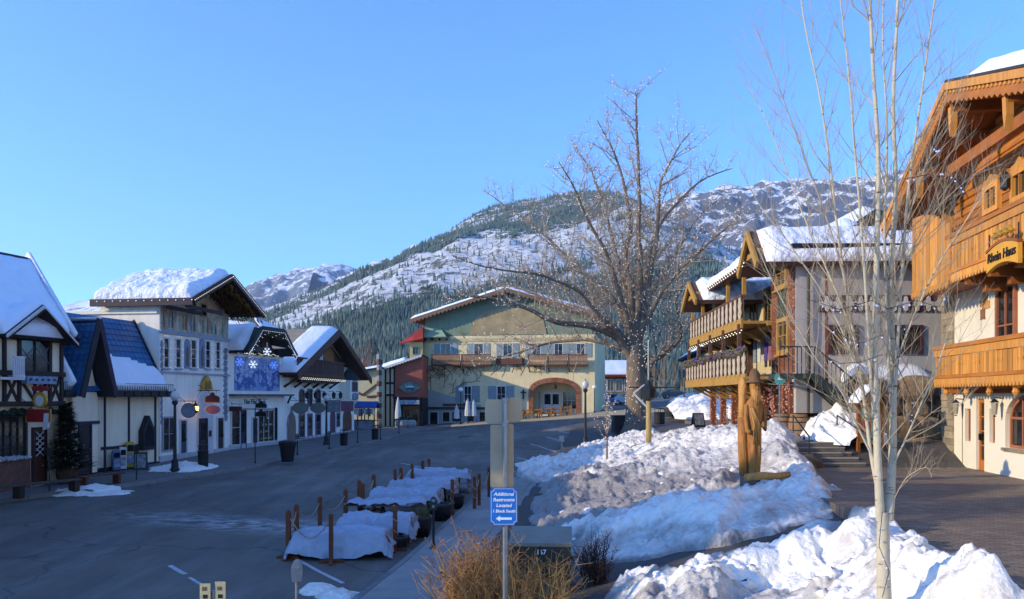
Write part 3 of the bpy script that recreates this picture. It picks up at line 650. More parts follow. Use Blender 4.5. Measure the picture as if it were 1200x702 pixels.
# lattice windows
for a, b in ((23, 38.5), (40.5, 56)):
    x0, x1, z0, z1 = f1.rect(a, 397, b, 436); wn_ = window(r1, x0, x1, z0, z1, -.02, dark_m, glass_m, fw=.06)
    lat = M(); 
    for k in range(-3, 4):
        for s_ in (-1, 1):
            zc = (z0 + z1) / 2 + k * (z1 - z0) / 3; a0 = (x0, zc - s_ * (z1 - z0) / 4); b0 = (x1, zc + s_ * (z1 - z0) / 4)
            if min(a0[1], b0[1]) > z0 and max(a0[1], b0[1]) < z1: lat.bar((a0[0], -.05, a0[1]), (b0[0], -.05, b0[1]), .025, .02, up=(0, -1, 0))
    lat.build('lattice', mat('lead_lattice', '#6c6a70', .5), wn_)
x0, x1, z0, z1 = f1.rect(22, 441, 57, 450); M().box(x0, x1, -.42, -.13, z0, z1).build('flower_box', mat('blue_flower_box', '#7c8fa8', .7, .3, 6), r1)
for k in range(5): M().lathe([(.001, -.03), (.07, 0), (.05, .04), (.001, .05)], 6, (x0 + (x1 - x0) * (k + .5) / 5, -.45, (z0 + z1) / 2)).build('painted_rosette', dark_m, r1)
x0, x1, z0, z1 = f1.rect(-2, 420, 12, 440); sh = M()
for k in range(6): sh.box(x0 + k * (x1 - x0) / 6, x0 + (k + .7) * (x1 - x0) / 6, -.75, -.7, z0, z1)
sh.box(x0, x1, -.76, -.69, z1, z1 + .08).box(x0, x1, -.76, -.69, z0 - .08, z0).box(x0 - .6, x1, -.74, 0, z0 - .18, z0 - .081); sh.build('balcony_rail', trim_m, r1)
# ground floor
x0, x1, z0, z1 = f1.rect(-14, 489, 28, 536); window(r1, x0, x1, z0, z1, 0, mat('dark_green_frame', '#22302b', .6), shopglass_m, 5, 4, .1, .1, split=True)
M().box(x0 - .3, x1 + .2, -.14, 0, -.6, z0 - .12).build('brick_plinth', brick_m, r1)
gar = M(); rnd = random.Random(4)
for k in range(26): gar.lathe([(.001, -.09), (.11, -.03), (.09, .05), (.001, .1)], 6, (x0 - .2 + (x1 - x0 + .3) * k / 26, -.22 + rnd.uniform(-.04, .04), z0 - .05 + rnd.uniform(-.05, .05)))
tag(gar.build('snowy_garland', mat('frosted_garland', '#9a9fa5', .9, .7, 14, .6, 30), r1), None, None, None, 'stuff')
gar = M()
for k in range(40): gar.lathe([(.001, -.12), (.13, -.03), (.1, .05), (.001, .1)], 6, (x0 - .3 + (x1 - x0 + 2.4) * k / 40, -.25 + rnd.uniform(-.05, .05), z1 + .2 + rnd.uniform(-.1, .1)))
tag(gar.build('fir_garland', flower_m, r1), None, None, None, 'stuff')
x0, x1, z0, z1 = f1.rect(38.5, 503, 52, 563); dd_ = door(r1, x0, x1, -.02, z1, 0, dark_m, mat('brown_door', '#4a2c22', .6), None)
lt = M(); xa_, xb_, za_, zb_ = f1.rect(41, 507, 50, 533); M().box(xa_, xb_, -.05, -.035, za_, zb_).build('pane', glass_m, dd_)
for k in range(4):
    for s_ in (-1, 1): zc = za_ + (k + .5) * (zb_ - za_) / 4; lt.bar((xa_, -.06, zc - s_ * .16), (xb_, -.06, zc + s_ * .16), .03, .02, up=(0, -1, 0))
lt.build('lattice', trim_m, dd_)
hs = hsign(f1, 45, 487, 1.15, .5, 'rect', red_m, 'red ornate shop sign with a gilt disc hanging over the half-timbered shop door', -.9, None, None, gold_m)
M().prism([(.1 + .33 * math.cos(2 * math.pi * k / 18), .62 + .33 * math.sin(2 * math.pi * k / 18)) for k in range(18)], -.05, .05).build('gilt_disc', gold_m, hs)
M().prism([(.1 + .2 * math.cos(2 * math.pi * k / 14), .6 + .22 * math.sin(2 * math.pi * k / 14)) for k in range(14)], -.075, -.05).build('painted_face_disc', trim_m, hs)
M().prism([(-.25, 1.0), (.45, 1.0), (.5, 1.18), (.3, 1.13), (.1, 1.26), (-.1, 1.13), (-.3, 1.18)], -.05, .05).build('red_crest', red_m, hs)
M().prism([(.25, -.6), (.5, -.5), (.55, .1), (.32, .1)], -.05, .05).build('scroll', trim_m, hs)

# ------------------------------------------------ 2. blue-roofed shop
f2 = Front(60, 35.6, 186, 42.6, .78); q = f2.xz; L = f2.L
r2 = f2.thing('blue_roofed_shop', 'low cream shop with a steep blue tiled roof and A-shaped gable', 'shop')
zeav = q(186, 459)[1]; M().box(.05, L, 0, 6, -1, zeav).build('wall', cream_m, r2)
xrd, zrd = q(153, 377, 1.6); zl_ = q(62, 363, 1.6)[1]; zrd = (zrd + zl_) / 2
M().slab([(0, -.35, zeav), (L + .1, -.35, zeav), (L + .05, 1.6, zrd), (0, 1.6, zrd)], .12).build('roof', charcoal_m, r2)
M().slab([(0, 1.6, zrd), (L + .05, 1.6, zrd), (L + .05, 6, zrd + .3), (0, 6, zrd + .3)], .12).build('flat_roof', slate_m, r2)
M().add([(L, 0, zeav - .1), (L, 6, zeav - .1), (L, 6, zrd + .2), (L, 1.6, zrd - .13)], [(0, 1, 2, 3)]).build('side_wall', white_m, r2)
courses(r2, (0, -.35, zeav), (L + .1, -.35, zeav), (L + .05, 1.6, zrd), (0, 1.6, zrd), 13, blue_roof_m)
M().bar((L + .1, -.4, zeav), (L + .06, 1.6, zrd + .05), .08, .16).build('rake_board', purple_m, r2)
# A-gable
yg = -1.0; xa, za = q(116, 375, yg); xl, zl = q(96.5, 466, yg); xr, zr = q(134.5, 462, yg); zl = zr = (zl + zr) / 2
M().slab([(xl, yg, zl), (xa, yg, za), (xa, 1.4, za), (xl, 1.4, zl)], .1).build('gable_roof', charcoal_m, r2)
M().slab([(xa, yg, za), (xr, yg, zr), (xr, 1.4, zr), (xa, 1.4, za)], .1).build('gable_roof', charcoal_m, r2)
courses(r2, (xl, -.02 + yg, zl), (xl, 1.4, zl), (xa, 1.4, za), (xa, yg - .02, za), 13, blue_roof_m)
M().bar((xl - .05, yg - .04, zl - .05), (xa, yg - .04, za + .04), .3, .08, up=(0, -1, 0)).build('gable_board', charcoal_m, r2); M().bar((xa, yg - .041, za + .03), (xr + .05, yg - .041, zr - .05), .26, .08, up=(0, -1, 0)).build('gable_board', purple_m, r2)
M().prism([(xl + .25, 0), (xr - .25, 0), (xr - .25, zr), (xa, za - .55), (xl + .25, zl)], -.25, .1).build('gable_wall', cream_m, r2)
M().bar((xa, yg - .05, za + .09), (xa, 1.3, za + .09), .22, .08).build('ridge_snow', roofsnow_m, r2, True)
# boxed eave with dentils, snow rail
x0 = xr + .1; M().box(x0, L + .3, -.75, 0, zeav - .28, zeav + .02).build('eave_box', charcoal_m, r2)
M().box(0, xl - .1, -.75, 0, zeav - .3, zeav + .02).build('eave_box', charcoal_m, r2)
for k in range(7): xx = x0 + .25 + k * (L - x0) / 7; M().box(xx, xx + (L - x0) / 7 - .12, -.8, -.752, zeav - .26, zeav - .02).build('dentil', dark_m, r2)
rl = M(); n = 26
for k in range(n + 1): xx = x0 + .1 + k * (L + .1 - x0) / n; rl.box(xx - .012, xx + .012, -.72, -.7, zeav + .02, zeav + .34)
rl.box(x0, L + .25, -.725, -.695, zeav + .34, zeav + .38); rl.build('snow_rail', mat('rail_grey', '#55585f', .5), r2)
rl = M(); xq0 = xl - .75
for k in range(6): rl.box(xq0 + k * .1, xq0 + k * .1 + .02, -.72, -.7, zeav + .02, zeav + .36)
rl.box(xq0 - .02, xq0 + .54, -.725, -.695, zeav + .36, zeav + .4); rl.build('snow_rail', MATS['rail_grey'], r2)
def msk(U, V): return np.clip((.62 - V - .55 * (U - .05) ** 1.0 * .5 + .14 * (fbm(U * 5, V * 0 + 1, 3, 3) - .5)) * 5, 0, 1) * (V < .97)
tt = .62; pa = Vector((x0 + .05, -.55, zeav + .05)); pb = Vector((L - .1, -.55, zeav + .05)); pc = Vector((L - .15, 1.2, zrd - .6)); pd = Vector((x0 + .05, 1.2, zrd - .6))
snow_quad('roof_snow', pa, pb, pc, pd, .3, r2, roofsnow_m, 30, 24, 11, msk, edge=.12)
x1 = xl - .1; snow_quad('roof_snow', (.1, -.55, zeav + .05), (x1, -.55, zeav + .05), (x1 - .1, .75, zrd - 1.35), (.1, .75, zrd - 1.35), .5, r2, roofsnow_m, 20, 20, 12, lambda U, V: np.clip((.95 - V - .5 * U * U) * 6, 0, 1), edge=.15)
# timbers on the wall
zz = q(140, 466)[1]; zm = q(150, 523)[1]; zd = q(104, 495)[1]
for p in (117, 150.5, 181.5): bars(r2, 'timber', purple_m, [((q(p, 500)[0], -.1), (q(p, 500)[0], zeav - .25))], .1, 0 if p != 117 else -.25, .06)
bars(r2, 'timber', purple_m, [((q(118, 523)[0], zm), (q(181, 523)[0], zm))], .14, 0, .055)
bars(r2, 'timber', purple_m, [((xl + .25, zd), (q(116, 495, -.25)[0], zd))], .14, -.25, .06)
xd0, xd1, _, zd1 = f2.rect(93, 499, 105, 550, -.25); door(r2, xd0, xd1, 0, zd1, -.25, purple_m, mat('shadow_brown_door', '#2c2422', .6), None)  # plain dark brown leaf
x0, x1, z0, z1 = f2.rect(162, 487, 176, 527); cs = M()
P = [(x0, z0), (x1, z0), (x1, z0 + (z1 - z0) * .55), ((x0 + x1) / 2, z1), (x0, z0 + (z1 - z0) * .55)]
cs.prism(P, -.32, 0).build('display_case', charcoal_m, r2); M().prism([(x0 + .12, z0 + .18), (x1 - .12, z0 + .18), (x1 - .12, z0 + (z1 - z0) * .5), ((x0 + x1) / 2, z1 - .3), (x0 + .12, z0 + (z1 - z0) * .5)], -.335, -.32).build('case_pane', glass_m, r2)
M().box(.05, L, -.04, 0, -1, .14).build('plinth', charcoal_m, r2)

# ------------------------------------------------ 3. mural house
f3 = Front(187, 43, 268, 50.4, .86); q = f3.xz; L = f3.L; xm = L / 2
r3 = f3.thing('mural_house', 'tall white house with painted frieze, wide snowy gable roof and string lights', 'house')
yo = -2.15; xl, zl = q(226, 349, yo); xa, za = q(271, 322, yo); xr, zr = q(309, 368, yo); zl = zr = (zl + zr) / 2; xa = (xl + xr) / 2
YB = 2.
while True:
    _v = f3.o + f3.u * xl + f3.n * YB
    if CX + FPX * _v.x / _v.y < 106 or YB > 14: break
    YB += .1
print('B3 roof depth', YB)
def wz(x): return zl + (za - zl) * (1 - abs(x - xa) / (xr - xa))
M().prism([(0, -1), (L, -1), (L, wz(L) - .25), (xa, za - .3), (0, wz(0) - .25)], 0, YB - .3, [[(a, b) for a, b in [f3.xz(232, 0)[0:1] * 2]] * 0] if False else ()).build('wall', white_m, r3)
gable_roof(r3, xl, zl, xa, za, xr, zr, yo, YB, .22, dark_m)
for s_, (xx, zz_) in enumerate(((xl, zl), (xr, zr))):
    M().bar((xx, yo - .05, zz_ - .12), (xa, yo - .05, za - .12), .34, .1, up=(0, -1, 0)).build('bargeboard', purple_m if s_ else dark_m, r3)
M().box(xl - .05, xl + .08, yo, YB, zl - .36, zl + .02).build('fascia', purple_m, r3)
for k in range(9): M().box(xl + .1, xa - .2, yo + .4 + k * 1.2, yo + .5 + k * 1.2, zl - .5, zl - .3).build('rafter', dark_m, r3) if k < 2 else None
snow_quad('roof_snow', (xl, yo + .05, zl + .02), (xl, YB - .1, zl + .02), (xa, YB - .1, za + .02), (xa, yo + .05, za + .02), .5, r3, mat('sunlit_crusty_roof_snow', '#e6ebf3', .6, .04, 2, .9, 2.2, spec=.3, dist=.25), 60, 22, 21, rough=.7, edge=.35)  # same tone as the other roof snow, coarser bump
snow_quad('roof_snow', (xa, yo + .05, za + .02), (xa, YB - .1, za + .02), (xr, YB - .1, zr + .02), (xr, yo + .05, zr + .02), .12, r3, roofsnow_m, 40, 16, 22, edge=.3)
# golden fir garland under the right soffit
gg = M(); rnd = random.Random(8)
for k in range(420):
    t = rnd.random(); y_ = rnd.uniform(yo + .1, -.1); xx = xa + (xr - xa) * t; z_ = wz(xx) - .33 - rnd.random() * .25; s_ = rnd.uniform(.06, .15)
    gg.add([(xx - s_, y_, z_), (xx + s_, y_ + s_ * .4, z_ + s_ * .5), (xx, y_ - s_, z_ - s_ * 1.4)], [(0, 1, 2)])
tag(gg.build('gilded_garland', mat('gilded_garland', '#4a3413', .6, .6, 6, 0, c2='#a8741f', metal=.2), r3), None, None, None, 'stuff')
P = []
for k in range(26):
    t = k / 25; P.append((xl + (xa - xl) * t, yo - .13, zl + (za - zl) * t - .1)); P.append((xa + (xr - xa) * t, yo - .13, za + (zr - za) * t - .1))
for k in range(24):
    if yo + k * .45 < YB: P.append((xl - .1, yo + k * .45, zl - .1))
bulbs('light_string', P, .028, bulb_m, r3)
# frieze
def mural_mat(name, cols, scale, stretch):
    m = mat(name, (.5, .5, .5), .9, 0, 1, .2, 30); n, l, p = N(m); g = n.new('ShaderNodeTexCoord'); mp = n.new('ShaderNodeMapping'); mp.inputs['Scale'].default_value = stretch; l.new(g.outputs['Object'], mp.inputs[0])
    nz = n.new('ShaderNodeTexNoise'); nz.inputs['Scale'].default_value = scale * 1.7; l.new(mp.outputs[0], nz.inputs['Vector']); va = n.new('ShaderNodeVectorMath'); va.operation = 'MULTIPLY_ADD'; l.new(nz.outputs['Color'], va.inputs[0]); va.inputs[1].default_value = (.5, .5, .5); l.new(mp.outputs[0], va.inputs[2])
    v = n.new('ShaderNodeTexVoronoi'); v.inputs['Scale'].default_value = scale; l.new(va.outputs[0], v.inputs['Vector'])
    sp = n.new('ShaderNodeSeparateColor'); l.new(v.outputs['Color'], sp.inputs[0]); rp = n.new('ShaderNodeValToRGB'); rp.color_ramp.interpolation = 'CONSTANT'; l.new(sp.outputs[0], rp.inputs[0])
    e = rp.color_ramp.elements
    for i, c in enumerate(cols):
        if i < 2: e[i].position = i / len(cols); e[i].color = (*hexc(c), 1)
        else: x = e.new(i / len(cols)); x.color = (*hexc(c), 1)
    n2 = n.new('ShaderNodeTexNoise'); n2.inputs['Scale'].default_value = 7; n2.inputs['Detail'].default_value = 6; l.new(g.outputs['Object'], n2.inputs['Vector'])
    mx = n.new('ShaderNodeMix'); mx.data_type = 'RGBA'; mx.blend_type = 'OVERLAY'; mx.inputs[0].default_value = .6; l.new(rp.outputs[0], mx.inputs[6]); l.new(n2.outputs[0], mx.inputs[7]); l.new(mx.outputs[2], p.inputs['Base Color']); return m
zf0 = q(228, 391)[1]; zf1 = q(228, 366)[1]
frz = mural_mat('painted_frieze', ['#b9ad94', '#a3aa98', '#c7bba2', '#98a39a', '#b09c82', '#b5ab98', '#a58b7a', '#a9ad9a', '#c0b6a0', '#8f9b92'], 3.2, (1.3, 1, .8))
M().prism([(.1, zf0), (L - .1, zf0), (L - .1, zf1), (xm + 1.3, zf1 + .5), (xm, zf1 + .2), (xm - 1.6, zf1 + .55), (.1, zf1)], -.02, 0).build('painted_frieze', frz, r3)
M().prism([(.3, zf1 + .02), (L - .3, zf1 + .02), (L - .3, wz(L) - .4), (xa, za - .55), (.3, wz(.3) - .4)], -.012, 0).build('painted_gable', mat('ochre_painted_gable', '#b8a078', .9, .2, 1.2, c2='#c9a98c'), r3)
# people painted in the frieze: slim painted shapes
pc = [mat('mural_red', '#96685a', .9, .3, 5), mat('mural_blue', '#74868e', .9, .3, 5), mat('mural_dark', '#6a5f50', .9, .3, 5), mat('mural_pale', '#cfc7b4', .9, .2, 5), mat('mural_green', '#7c8a6c', .9, .3, 5)]
rnd = random.Random(3)
for k in range(15):
    xx = .4 + k * (L - .8) / 15 + rnd.uniform(-.1, .1); h = rnd.uniform(.55, 1.0); w = rnd.uniform(.07, .13); z_ = zf0 + .12
    M().prism([(xx - w, z_), (xx + w, z_), (xx + w * 1.1, z_ + h * .45), (xx + w * .6, z_ + h * .8), (xx + w * .4, z_ + h), (xx - w * .4, z_ + h), (xx - w * .6, z_ + h * .8), (xx - w * 1.1, z_ + h * .45)], -.027, -.02).build('painted_figure', pc[k % 5], r3)
M().box(-.06, L + .06, -.12, 0, zf0 - .22, zf0 - .02).build('cornice', mat('pale_blue_grey_moulding', '#9aa3b2', .85), r3)
zc2 = q(228, 437)[1]; M().box(-.04, L + .04, -.09, 0, zc2 - .1, zc2).build('cornice', MATS['pale_blue_grey_moulding'], r3)
for i, (a, b, c, e) in enumerate(((221, 355, 228.5, 366), (235, 357, 241, 370))):
    x0, x1, z0, z1 = f3.rect(a, b, c, e); window(r3, x0, x1, z0, z1, -.015, mat('mural_window_frame', '#a08a68', .8), glass_m, 1, 2, .1, .06)
for i, (a, b) in enumerate(((191.5, 196.5), (205.5, 210.5), (223.5, 228.5), (240.5, 245), (252.5, 256.5))):
    x0, x1, z0, z1 = f3.rect(a, 397 + i * 1.1, b, 430 + i * .2); window(r3, x0, x1, z0, z1, 0, trim_m, glass_m, 1, 3, .07, .07, MATS['pale_blue_grey_moulding'])
    pb = [(x0 - .16, -.1, z0 + (z1 - z0) * k / 9) for k in range(10)] + [(x1 + .16, -.1, z0 + (z1 - z0) * k / 9) for k in range(10)] + [(x0 + (x1 - x0) * k / 4, -.1, z1 + .16) for k in range(5)]
    bulbs('light_string', pb[::2], .02, bulb_m, r3)
for p in (219, 236.5):
    x0, x1, z0, z1 = f3.rect(p - 3.2, 397, p + 3.2, 432); n_ = 8
    M().prism([(x0, z0), (x1, z0)] + [((x0 + x1) / 2 + (x1 - x0) / 2 * math.cos(math.pi * k / n_), z1 - .3 + .3 * math.sin(math.pi * k / n_)) for k in range(n_ + 1)], -.03, 0).build('painted_niche', mat('painted_niche_blue', '#7c8aa0', .9, .3, 3), r3)
    M().prism([((x0 + x1) / 2 - .12, z0 + .15), ((x0 + x1) / 2 + .12, z0 + .15), ((x0 + x1) / 2 + .14, z0 + .8), ((x0 + x1) / 2 + .05, z0 + 1.3), ((x0 + x1) / 2 - .05, z0 + 1.3), ((x0 + x1) / 2 - .14, z0 + .8)], -.036, -.03).build('painted_saint', MATS['mural_dark'], r3)
# painted scroll columns at the corners
for a, b, k0 in ((187.5, 191, 0), (261, 267.5, 1)):
    x0 = q(a, 450)[0]; x1 = q(b, 450)[0]; zc = zc2 - .3
    for k in range(13):
        zz_ = zc + 1.75 - k * .38 if k < 5 else zc - (k - 5) * .34 + .0
        P_ = [(x0 + (x1 - x0) * (.5 + .5 * math.cos(2 * math.pi * j / 9) * (1 if j % 2 else .62)), zz_ + .2 * math.sin(2 * math.pi * j / 9)) for j in range(9)]
        M().prism(P_, -.02 - .001 * (k % 2), 0).build('painted_scroll', grey_paint_m, r3)
# ground floor: arch doorway, shop window, doors
x0, x1, z0, z1 = f3.rect(232, 459, 247, 536); n_ = 10; xc = (x0 + x1) / 2; rx = (x1 - x0) / 2
def archo(e, zb): return [(x0 - e, zb), (x1 + e, zb)] + [(xc + (rx + e) * math.cos(math.pi * k / n_), z1 - .55 + (.55 + e) * math.sin(math.pi * k / n_)) for k in range(n_ + 1)]
M().prism(archo(.16, 0), -.08, 0, [archo(0, .002)[::-1]] if False else ()).build('doorway_surround', trim_m, r3)
M().prism(archo(0, .01), -.09, -.08).build('doorway_panel', mat('doorway_white', '#c3c2c4', .8), r3)
xdd = q(233, 500)[0]; door(r3, x0 + .05, x0 + .75, 0, 2.1, -.09, dark_m, mat('dark_red_door', '#2d2226', .6), glass_m)
M().box(x0 + 1.05, x0 + 1.3, -.14, -.09, 1.1, 1.45).build('letter_box', black_m, r3)
zc_ = z1 + .05
M().prism([(xc - .55, zc_ + .05), (xc + .65, zc_ + .05), (xc + .5, zc_ + .45), (xc + .25, zc_ + .75), (xc, zc_ + .9), (xc - .3, zc_ + .7), (xc - .5, zc_ + .4)], -.2, -.07).build('gilt_crest', gold_m, r3)
for k in range(5): M().prism([(xc - .3 + k * .14, zc_ + .12), (xc - .22 + k * .14, zc_ + .12), (xc - .24 + k * .14, zc_ + .6)], -.22, -.2).build('crest_figure', MATS['mural_dark'], r3)
x0, x1, z0, z1 = f3.rect(190.5, 490, 204, 527); window(r3, x0, x1, z0, z1, 0, mat('grey_shop_frame', '#9a9ca3', .7), shopglass_m, 2, 2, .09, .08)
x0, x1, z0, z1 = f3.rect(211, 493, 217.5, 540); door(r3, x0, x1, 0, z1, 0, trim_m, mat('slate_blue_door', '#3c3f4e', .6), glass_m)
x0, x1, z0, z1 = f3.rect(254.5, 490, 261, 534); door(r3, x0, x1, 0, z1, 0, trim_m, MATS['shadow_brown_door'], glass_m)
M().box(-.05, L + .05, -.07, 0, -1, .3).build('plinth', mat('pale_plinth', '#aeb0b4', .9), r3)
x, z = q(229, 478, -.35); ln = M().lathe([(.02, -.32), (.12, -.25), (.16, .12), (.03, .3), (.01, .42)], 6, (x, -.35, z)).build('lantern', iron_m, r3)
M().lathe([(.05, -.2), (.165, -.12), (.168, .08), (.05, .12)], 6, (x, -.35, z)).build('lantern_glass', mat('amber_lamp', '#ffb347', .4, .1, emit=4), ln)
# long side wall top moulding, chimney hump
_zp = q(187, 361)[1]; M().box(.05, L - .05, YB - .3, YB + 5, -1, _zp - .2).build('rear_wing', white_m, r3); M().box(-.1, .0, .1, YB + 5, _zp - .28, _zp - .1).build('side_moulding', white_m, r3)
hsign(f3, 249, 466, .85, .55, 'crown', mat('dark_maroon_board', '#4a2026', .5), 'dark crown-shaped sign hanging beside the arched doorway of the mural house', -.9, None, None, gold_m)
hsign(f3, 249.5, 480, .9, .5, 'oval', pink_m, 'dusky pink oval sign hanging below the crown-shaped one', -.9, None, None, trim_m, False)
hsign(f3, 221, 481, .8, .75, 'oval', grey_paint_m, 'grey wrought oval sign left of the arched doorway', -.7, None, None, iron_m)

# ------------------------------------------------ 4. snow-mural shop
f4 = Front(268, 50.6, 332, 56.2, .95); q = f4.xz; L = f4.L
r4 = f4.thing('hat_shop', 'white shop with a blue winter landscape mural and a dark clipped gable', 'shop')
zt = q(300, 409)[1]; M().box(0, L, 0, 7, -1, zt).build('wall', white_m, r4)
yo = -1.5; xl, zl = q(290, 407, yo); xr, zr = q(347, 421, yo); xa1, za1 = q(305, 384, yo); xa2, za2 = q(332, 387, yo); za1 = za2 = (za1 + za2) / 2; zl = zr = (zl + zr) / 2
xc = (xl + xr) / 2; hw = (xr - xl) / 2; hf = hw * .45
dg_m = mat('dark_green_timber', '#1f2c2c', .6, .2, 3)
prof = [(xc - hw, zl), (xc - hw * .82, zl + (za1 - zl) * .3), (xc - hf, za1), (xc + hf, za1), (xc + hw * .82, zl + (za1 - zl) * .3), (xc + hw, zl)]
zap = za1 + .75
for (a, b) in zip(prof, prof[1:]):
    if a[1] == b[1]: M().slab([(a[0], yo, a[1]), (b[0], yo, b[1]), (xc + .05, yo + 1.5, zap), (xc - .05, yo + 1.5, zap)], .12).build('clipped_roof', dg_m, r4)
    else: 
        M().slab([(a[0], yo, a[1]), (b[0], yo, b[1]), (b[0] + (xc - b[0]) * (.9 if b[1] == za1 or a[1] == za1 else 0), 7, b[1] + (zap - b[1]) * (.9 if max(a[1], b[1]) == za1 else 0)), (a[0], 7, a[1])], .12).build('roof', dg_m, r4)
    M().bar((a[0], yo - .05, a[1] - .08), (b[0], yo - .05, b[1] - .08), .36, .08, up=(0, -1, 0)).build('bargeboard', dg_m, r4)
snow_quad('roof_snow', (xc - hw, yo + .3, zl + .1), (xc - hw, 4, zl + .1), (xc - hf * .6, 4, zap - .1), (xc - hf * .6, yo + .6, za1 + .2), .5, r4, roofsnow_m, 20, 16, 31, edge=.3)
snow_quad('roof_snow', (xc - hf, yo + .1, za1 + .04), (xc + hf, yo + .1, za1 + .04), (xc + .1, yo + 1.4, zap), (xc - .1, yo + 1.4, zap), .1, r4, roofsnow_m, 10, 8, 33, edge=.2)
P = []
for (a, b) in zip(prof, prof[1:]):
    for k in range(12): t = k / 12; P.append((a[0] + (b[0] - a[0]) * t, yo - .1, a[1] + (b[1] - a[1]) * t - .18)); P.append((a[0] + (b[0] - a[0]) * t, yo - .1, a[1] + (b[1] - a[1]) * t - .3 - .12 * (k % 3))) if k % 2 else None
bulbs('icicle_lights', P, .024, mat('cool_bulb', '#dfe9ff', .4, .02, emit=.5), r4)
M().prism([(xc - hw * .8, zl), (xc + hw * .8, zl), (xc + hf, za1 - .3), (xc - hf, za1 - .3)], -.25, .2).build('gable_wall', mat('umber_gable', '#4a3a34', .8, .2), r4)
for dx in (-.5, 0, .5): bars(r4, 'timber', dg_m, [((xc + dx, zl), (xc + dx, za1 - .4))], .12, -.25, .08)
M().box(xc - .8, xc + .3, -.7, -.33, zl + .1, zl + .45).build('flower_box', dg_m, r4)
zg = q(300, 415)[1]; ga = M(); rnd = random.Random(5)
for k in range(40): ga.lathe([(.001, -.08), (.1, 0), (.001, .08)], 5, (-.1 + (L + .2) * k / 39, -.15 + rnd.uniform(-.03, .03), zg + .05 * math.sin(k)))
tag(ga.build('fir_garland', mat('garland_lit', '#20402c', .8, .4, 8), r4), None, None, None, 'stuff')
bulbs('light_string', [(-.1 + (L + .2) * k / 45, -.26, zg + .05 * math.sin(k)) for k in range(46)], .03, bulb_m, r4)
x0, x1, z0, z1 = f4.rect(274.5, 419, 327, 458)
def winter():
    m = mat('winter_mural', (.4, .5, .7), .8, 0, 1, .1, 30); n, l, p = N(m); g = n.new('ShaderNodeTexCoord'); sx = n.new('ShaderNodeSeparateXYZ'); l.new(g.outputs['Object'], sx.inputs[0])
    t = n.new('ShaderNodeTexNoise'); t.inputs['Scale'].default_value = 1.3; t.inputs['Detail'].default_value = 8; t.inputs['Roughness'].default_value = .65; l.new(g.outputs['Object'], t.inputs['Vector'])
    r = n.new('ShaderNodeMapRange'); r.inputs[1].default_value = z0; r.inputs[2].default_value = z1; r.inputs[3].default_value = -.12; r.inputs[4].default_value = .22; l.new(sx.outputs[2], r.inputs[0])
    a = n.new('ShaderNodeMath'); l.new(r.outputs[0], a.inputs[0]); l.new(t.outputs[0], a.inputs[1]); rp = n.new('ShaderNodeValToRGB'); l.new(a.outputs[0], rp.inputs[0]); e = rp.color_ramp.elements
    e[0].position = .33; e[0].color = (*hexc('#8fa6cf'), 1); e[1].position = .72; e[1].color = (*hexc('#a9bbdc'), 1)
    for pos, c in ((.42, '#7d97c8'), (.47, '#3c5691'), (.54, '#5a76b4'), (.58, '#c3cfe6'), (.62, '#5d78b2')): x = e.new(pos); x.color = (*hexc(c), 1)
    l.new(rp.outputs[0], p.inputs['Base Color']); return m
M().box(x0, x1, -.05, 0, z0, z1).build('winter_mural', winter(), r4)
za_ = q(300, 463)[1]; M().box(-.1, L + .5, -.55, 0, za_ - .06, za_ + .06).build('canopy', mat('slate_blue_canopy', '#3d4a5e', .6), r4)
bars(r4, 'bracket', dg_m, [((L + .4, za_ - .05), (L + .02, za_ - .55))], .1, -.3, .1)
text('The Hat Shop', .42, mat('teal_lettering', '#3f6f80', .7), r4, L * .45, -.02, q(300, 471)[1], .015, .006)
x0, x1, z0, z1 = f4.rect(271, 481, 280.5, 521); window(r4, x0, x1, z0, z1, 0, trim_m, shopglass_m, 1, 2, .08, .07)
x0, x1, z0, z1 = f4.rect(282, 482, 287, 527); door(r4, x0, x1, 0, z1, 0, purple_m, mat('violet_door', '#2d2440', .6), glass_m)
x0, x1, z0, z1 = f4.rect(295.5, 490, 301, 526); door(r4, x0, x1, 0, z1, 0, trim_m, MATS['shadow_brown_door'], glass_m)
x0, x1, z0, z1 = f4.rect(302.5, 481, 320, 517); wn_ = window(r4, x0, x1, z0, z1, 0, trim_m, shopglass_m, 3, 1, .08, .07, split=True)
rnd = random.Random(6)
for k in range(22):     # hats on show in the window
    hx = rnd.uniform(x0 + .2, x1 - .2); hz = rnd.choice([.15, .6, 1.05, 1.5]) + z0
    if hz < z1 - .2: M().lathe([(.16, 0), (.17, .015), (.09, .03), (.08, .1), (.02, .13)], 8, (hx, -.035, hz), 1, .1).build('hat_on_show', pc[k % 5] if k % 2 else mat('straw_hat', '#8a7348', .8), wn_)
gz2 = M()
for k in range(22): gz2.lathe([(.001, -.12), (.12, 0), (.001, .12)], 5, (x1 + .18, -.12, z0 + (z1 - z0) * k / 21 + .1))
tag(gz2.build('fir_garland', flower_m, r4), None, None, None, 'stuff')
M().box(-.03, L, -.06, 0, -1, .35).build('plinth', mat('pale_plinth', '#aeb0b4', .9), r4)
hsign(f4, 276, 479, .9, .3, 'rect', MATS['dark_maroon_board'], 'dark red bar sign at the left end of the hat shop', -.6, None, None, None)
for k, py in enumerate((474, 484)): hsign(f4, 306, py, .8, .42, 'crown', black_m, ['upper', 'lower'][k] + ' of two black hanging signs in front of the hat shop window', -.75, None, None, grey_paint_m, k == 0)
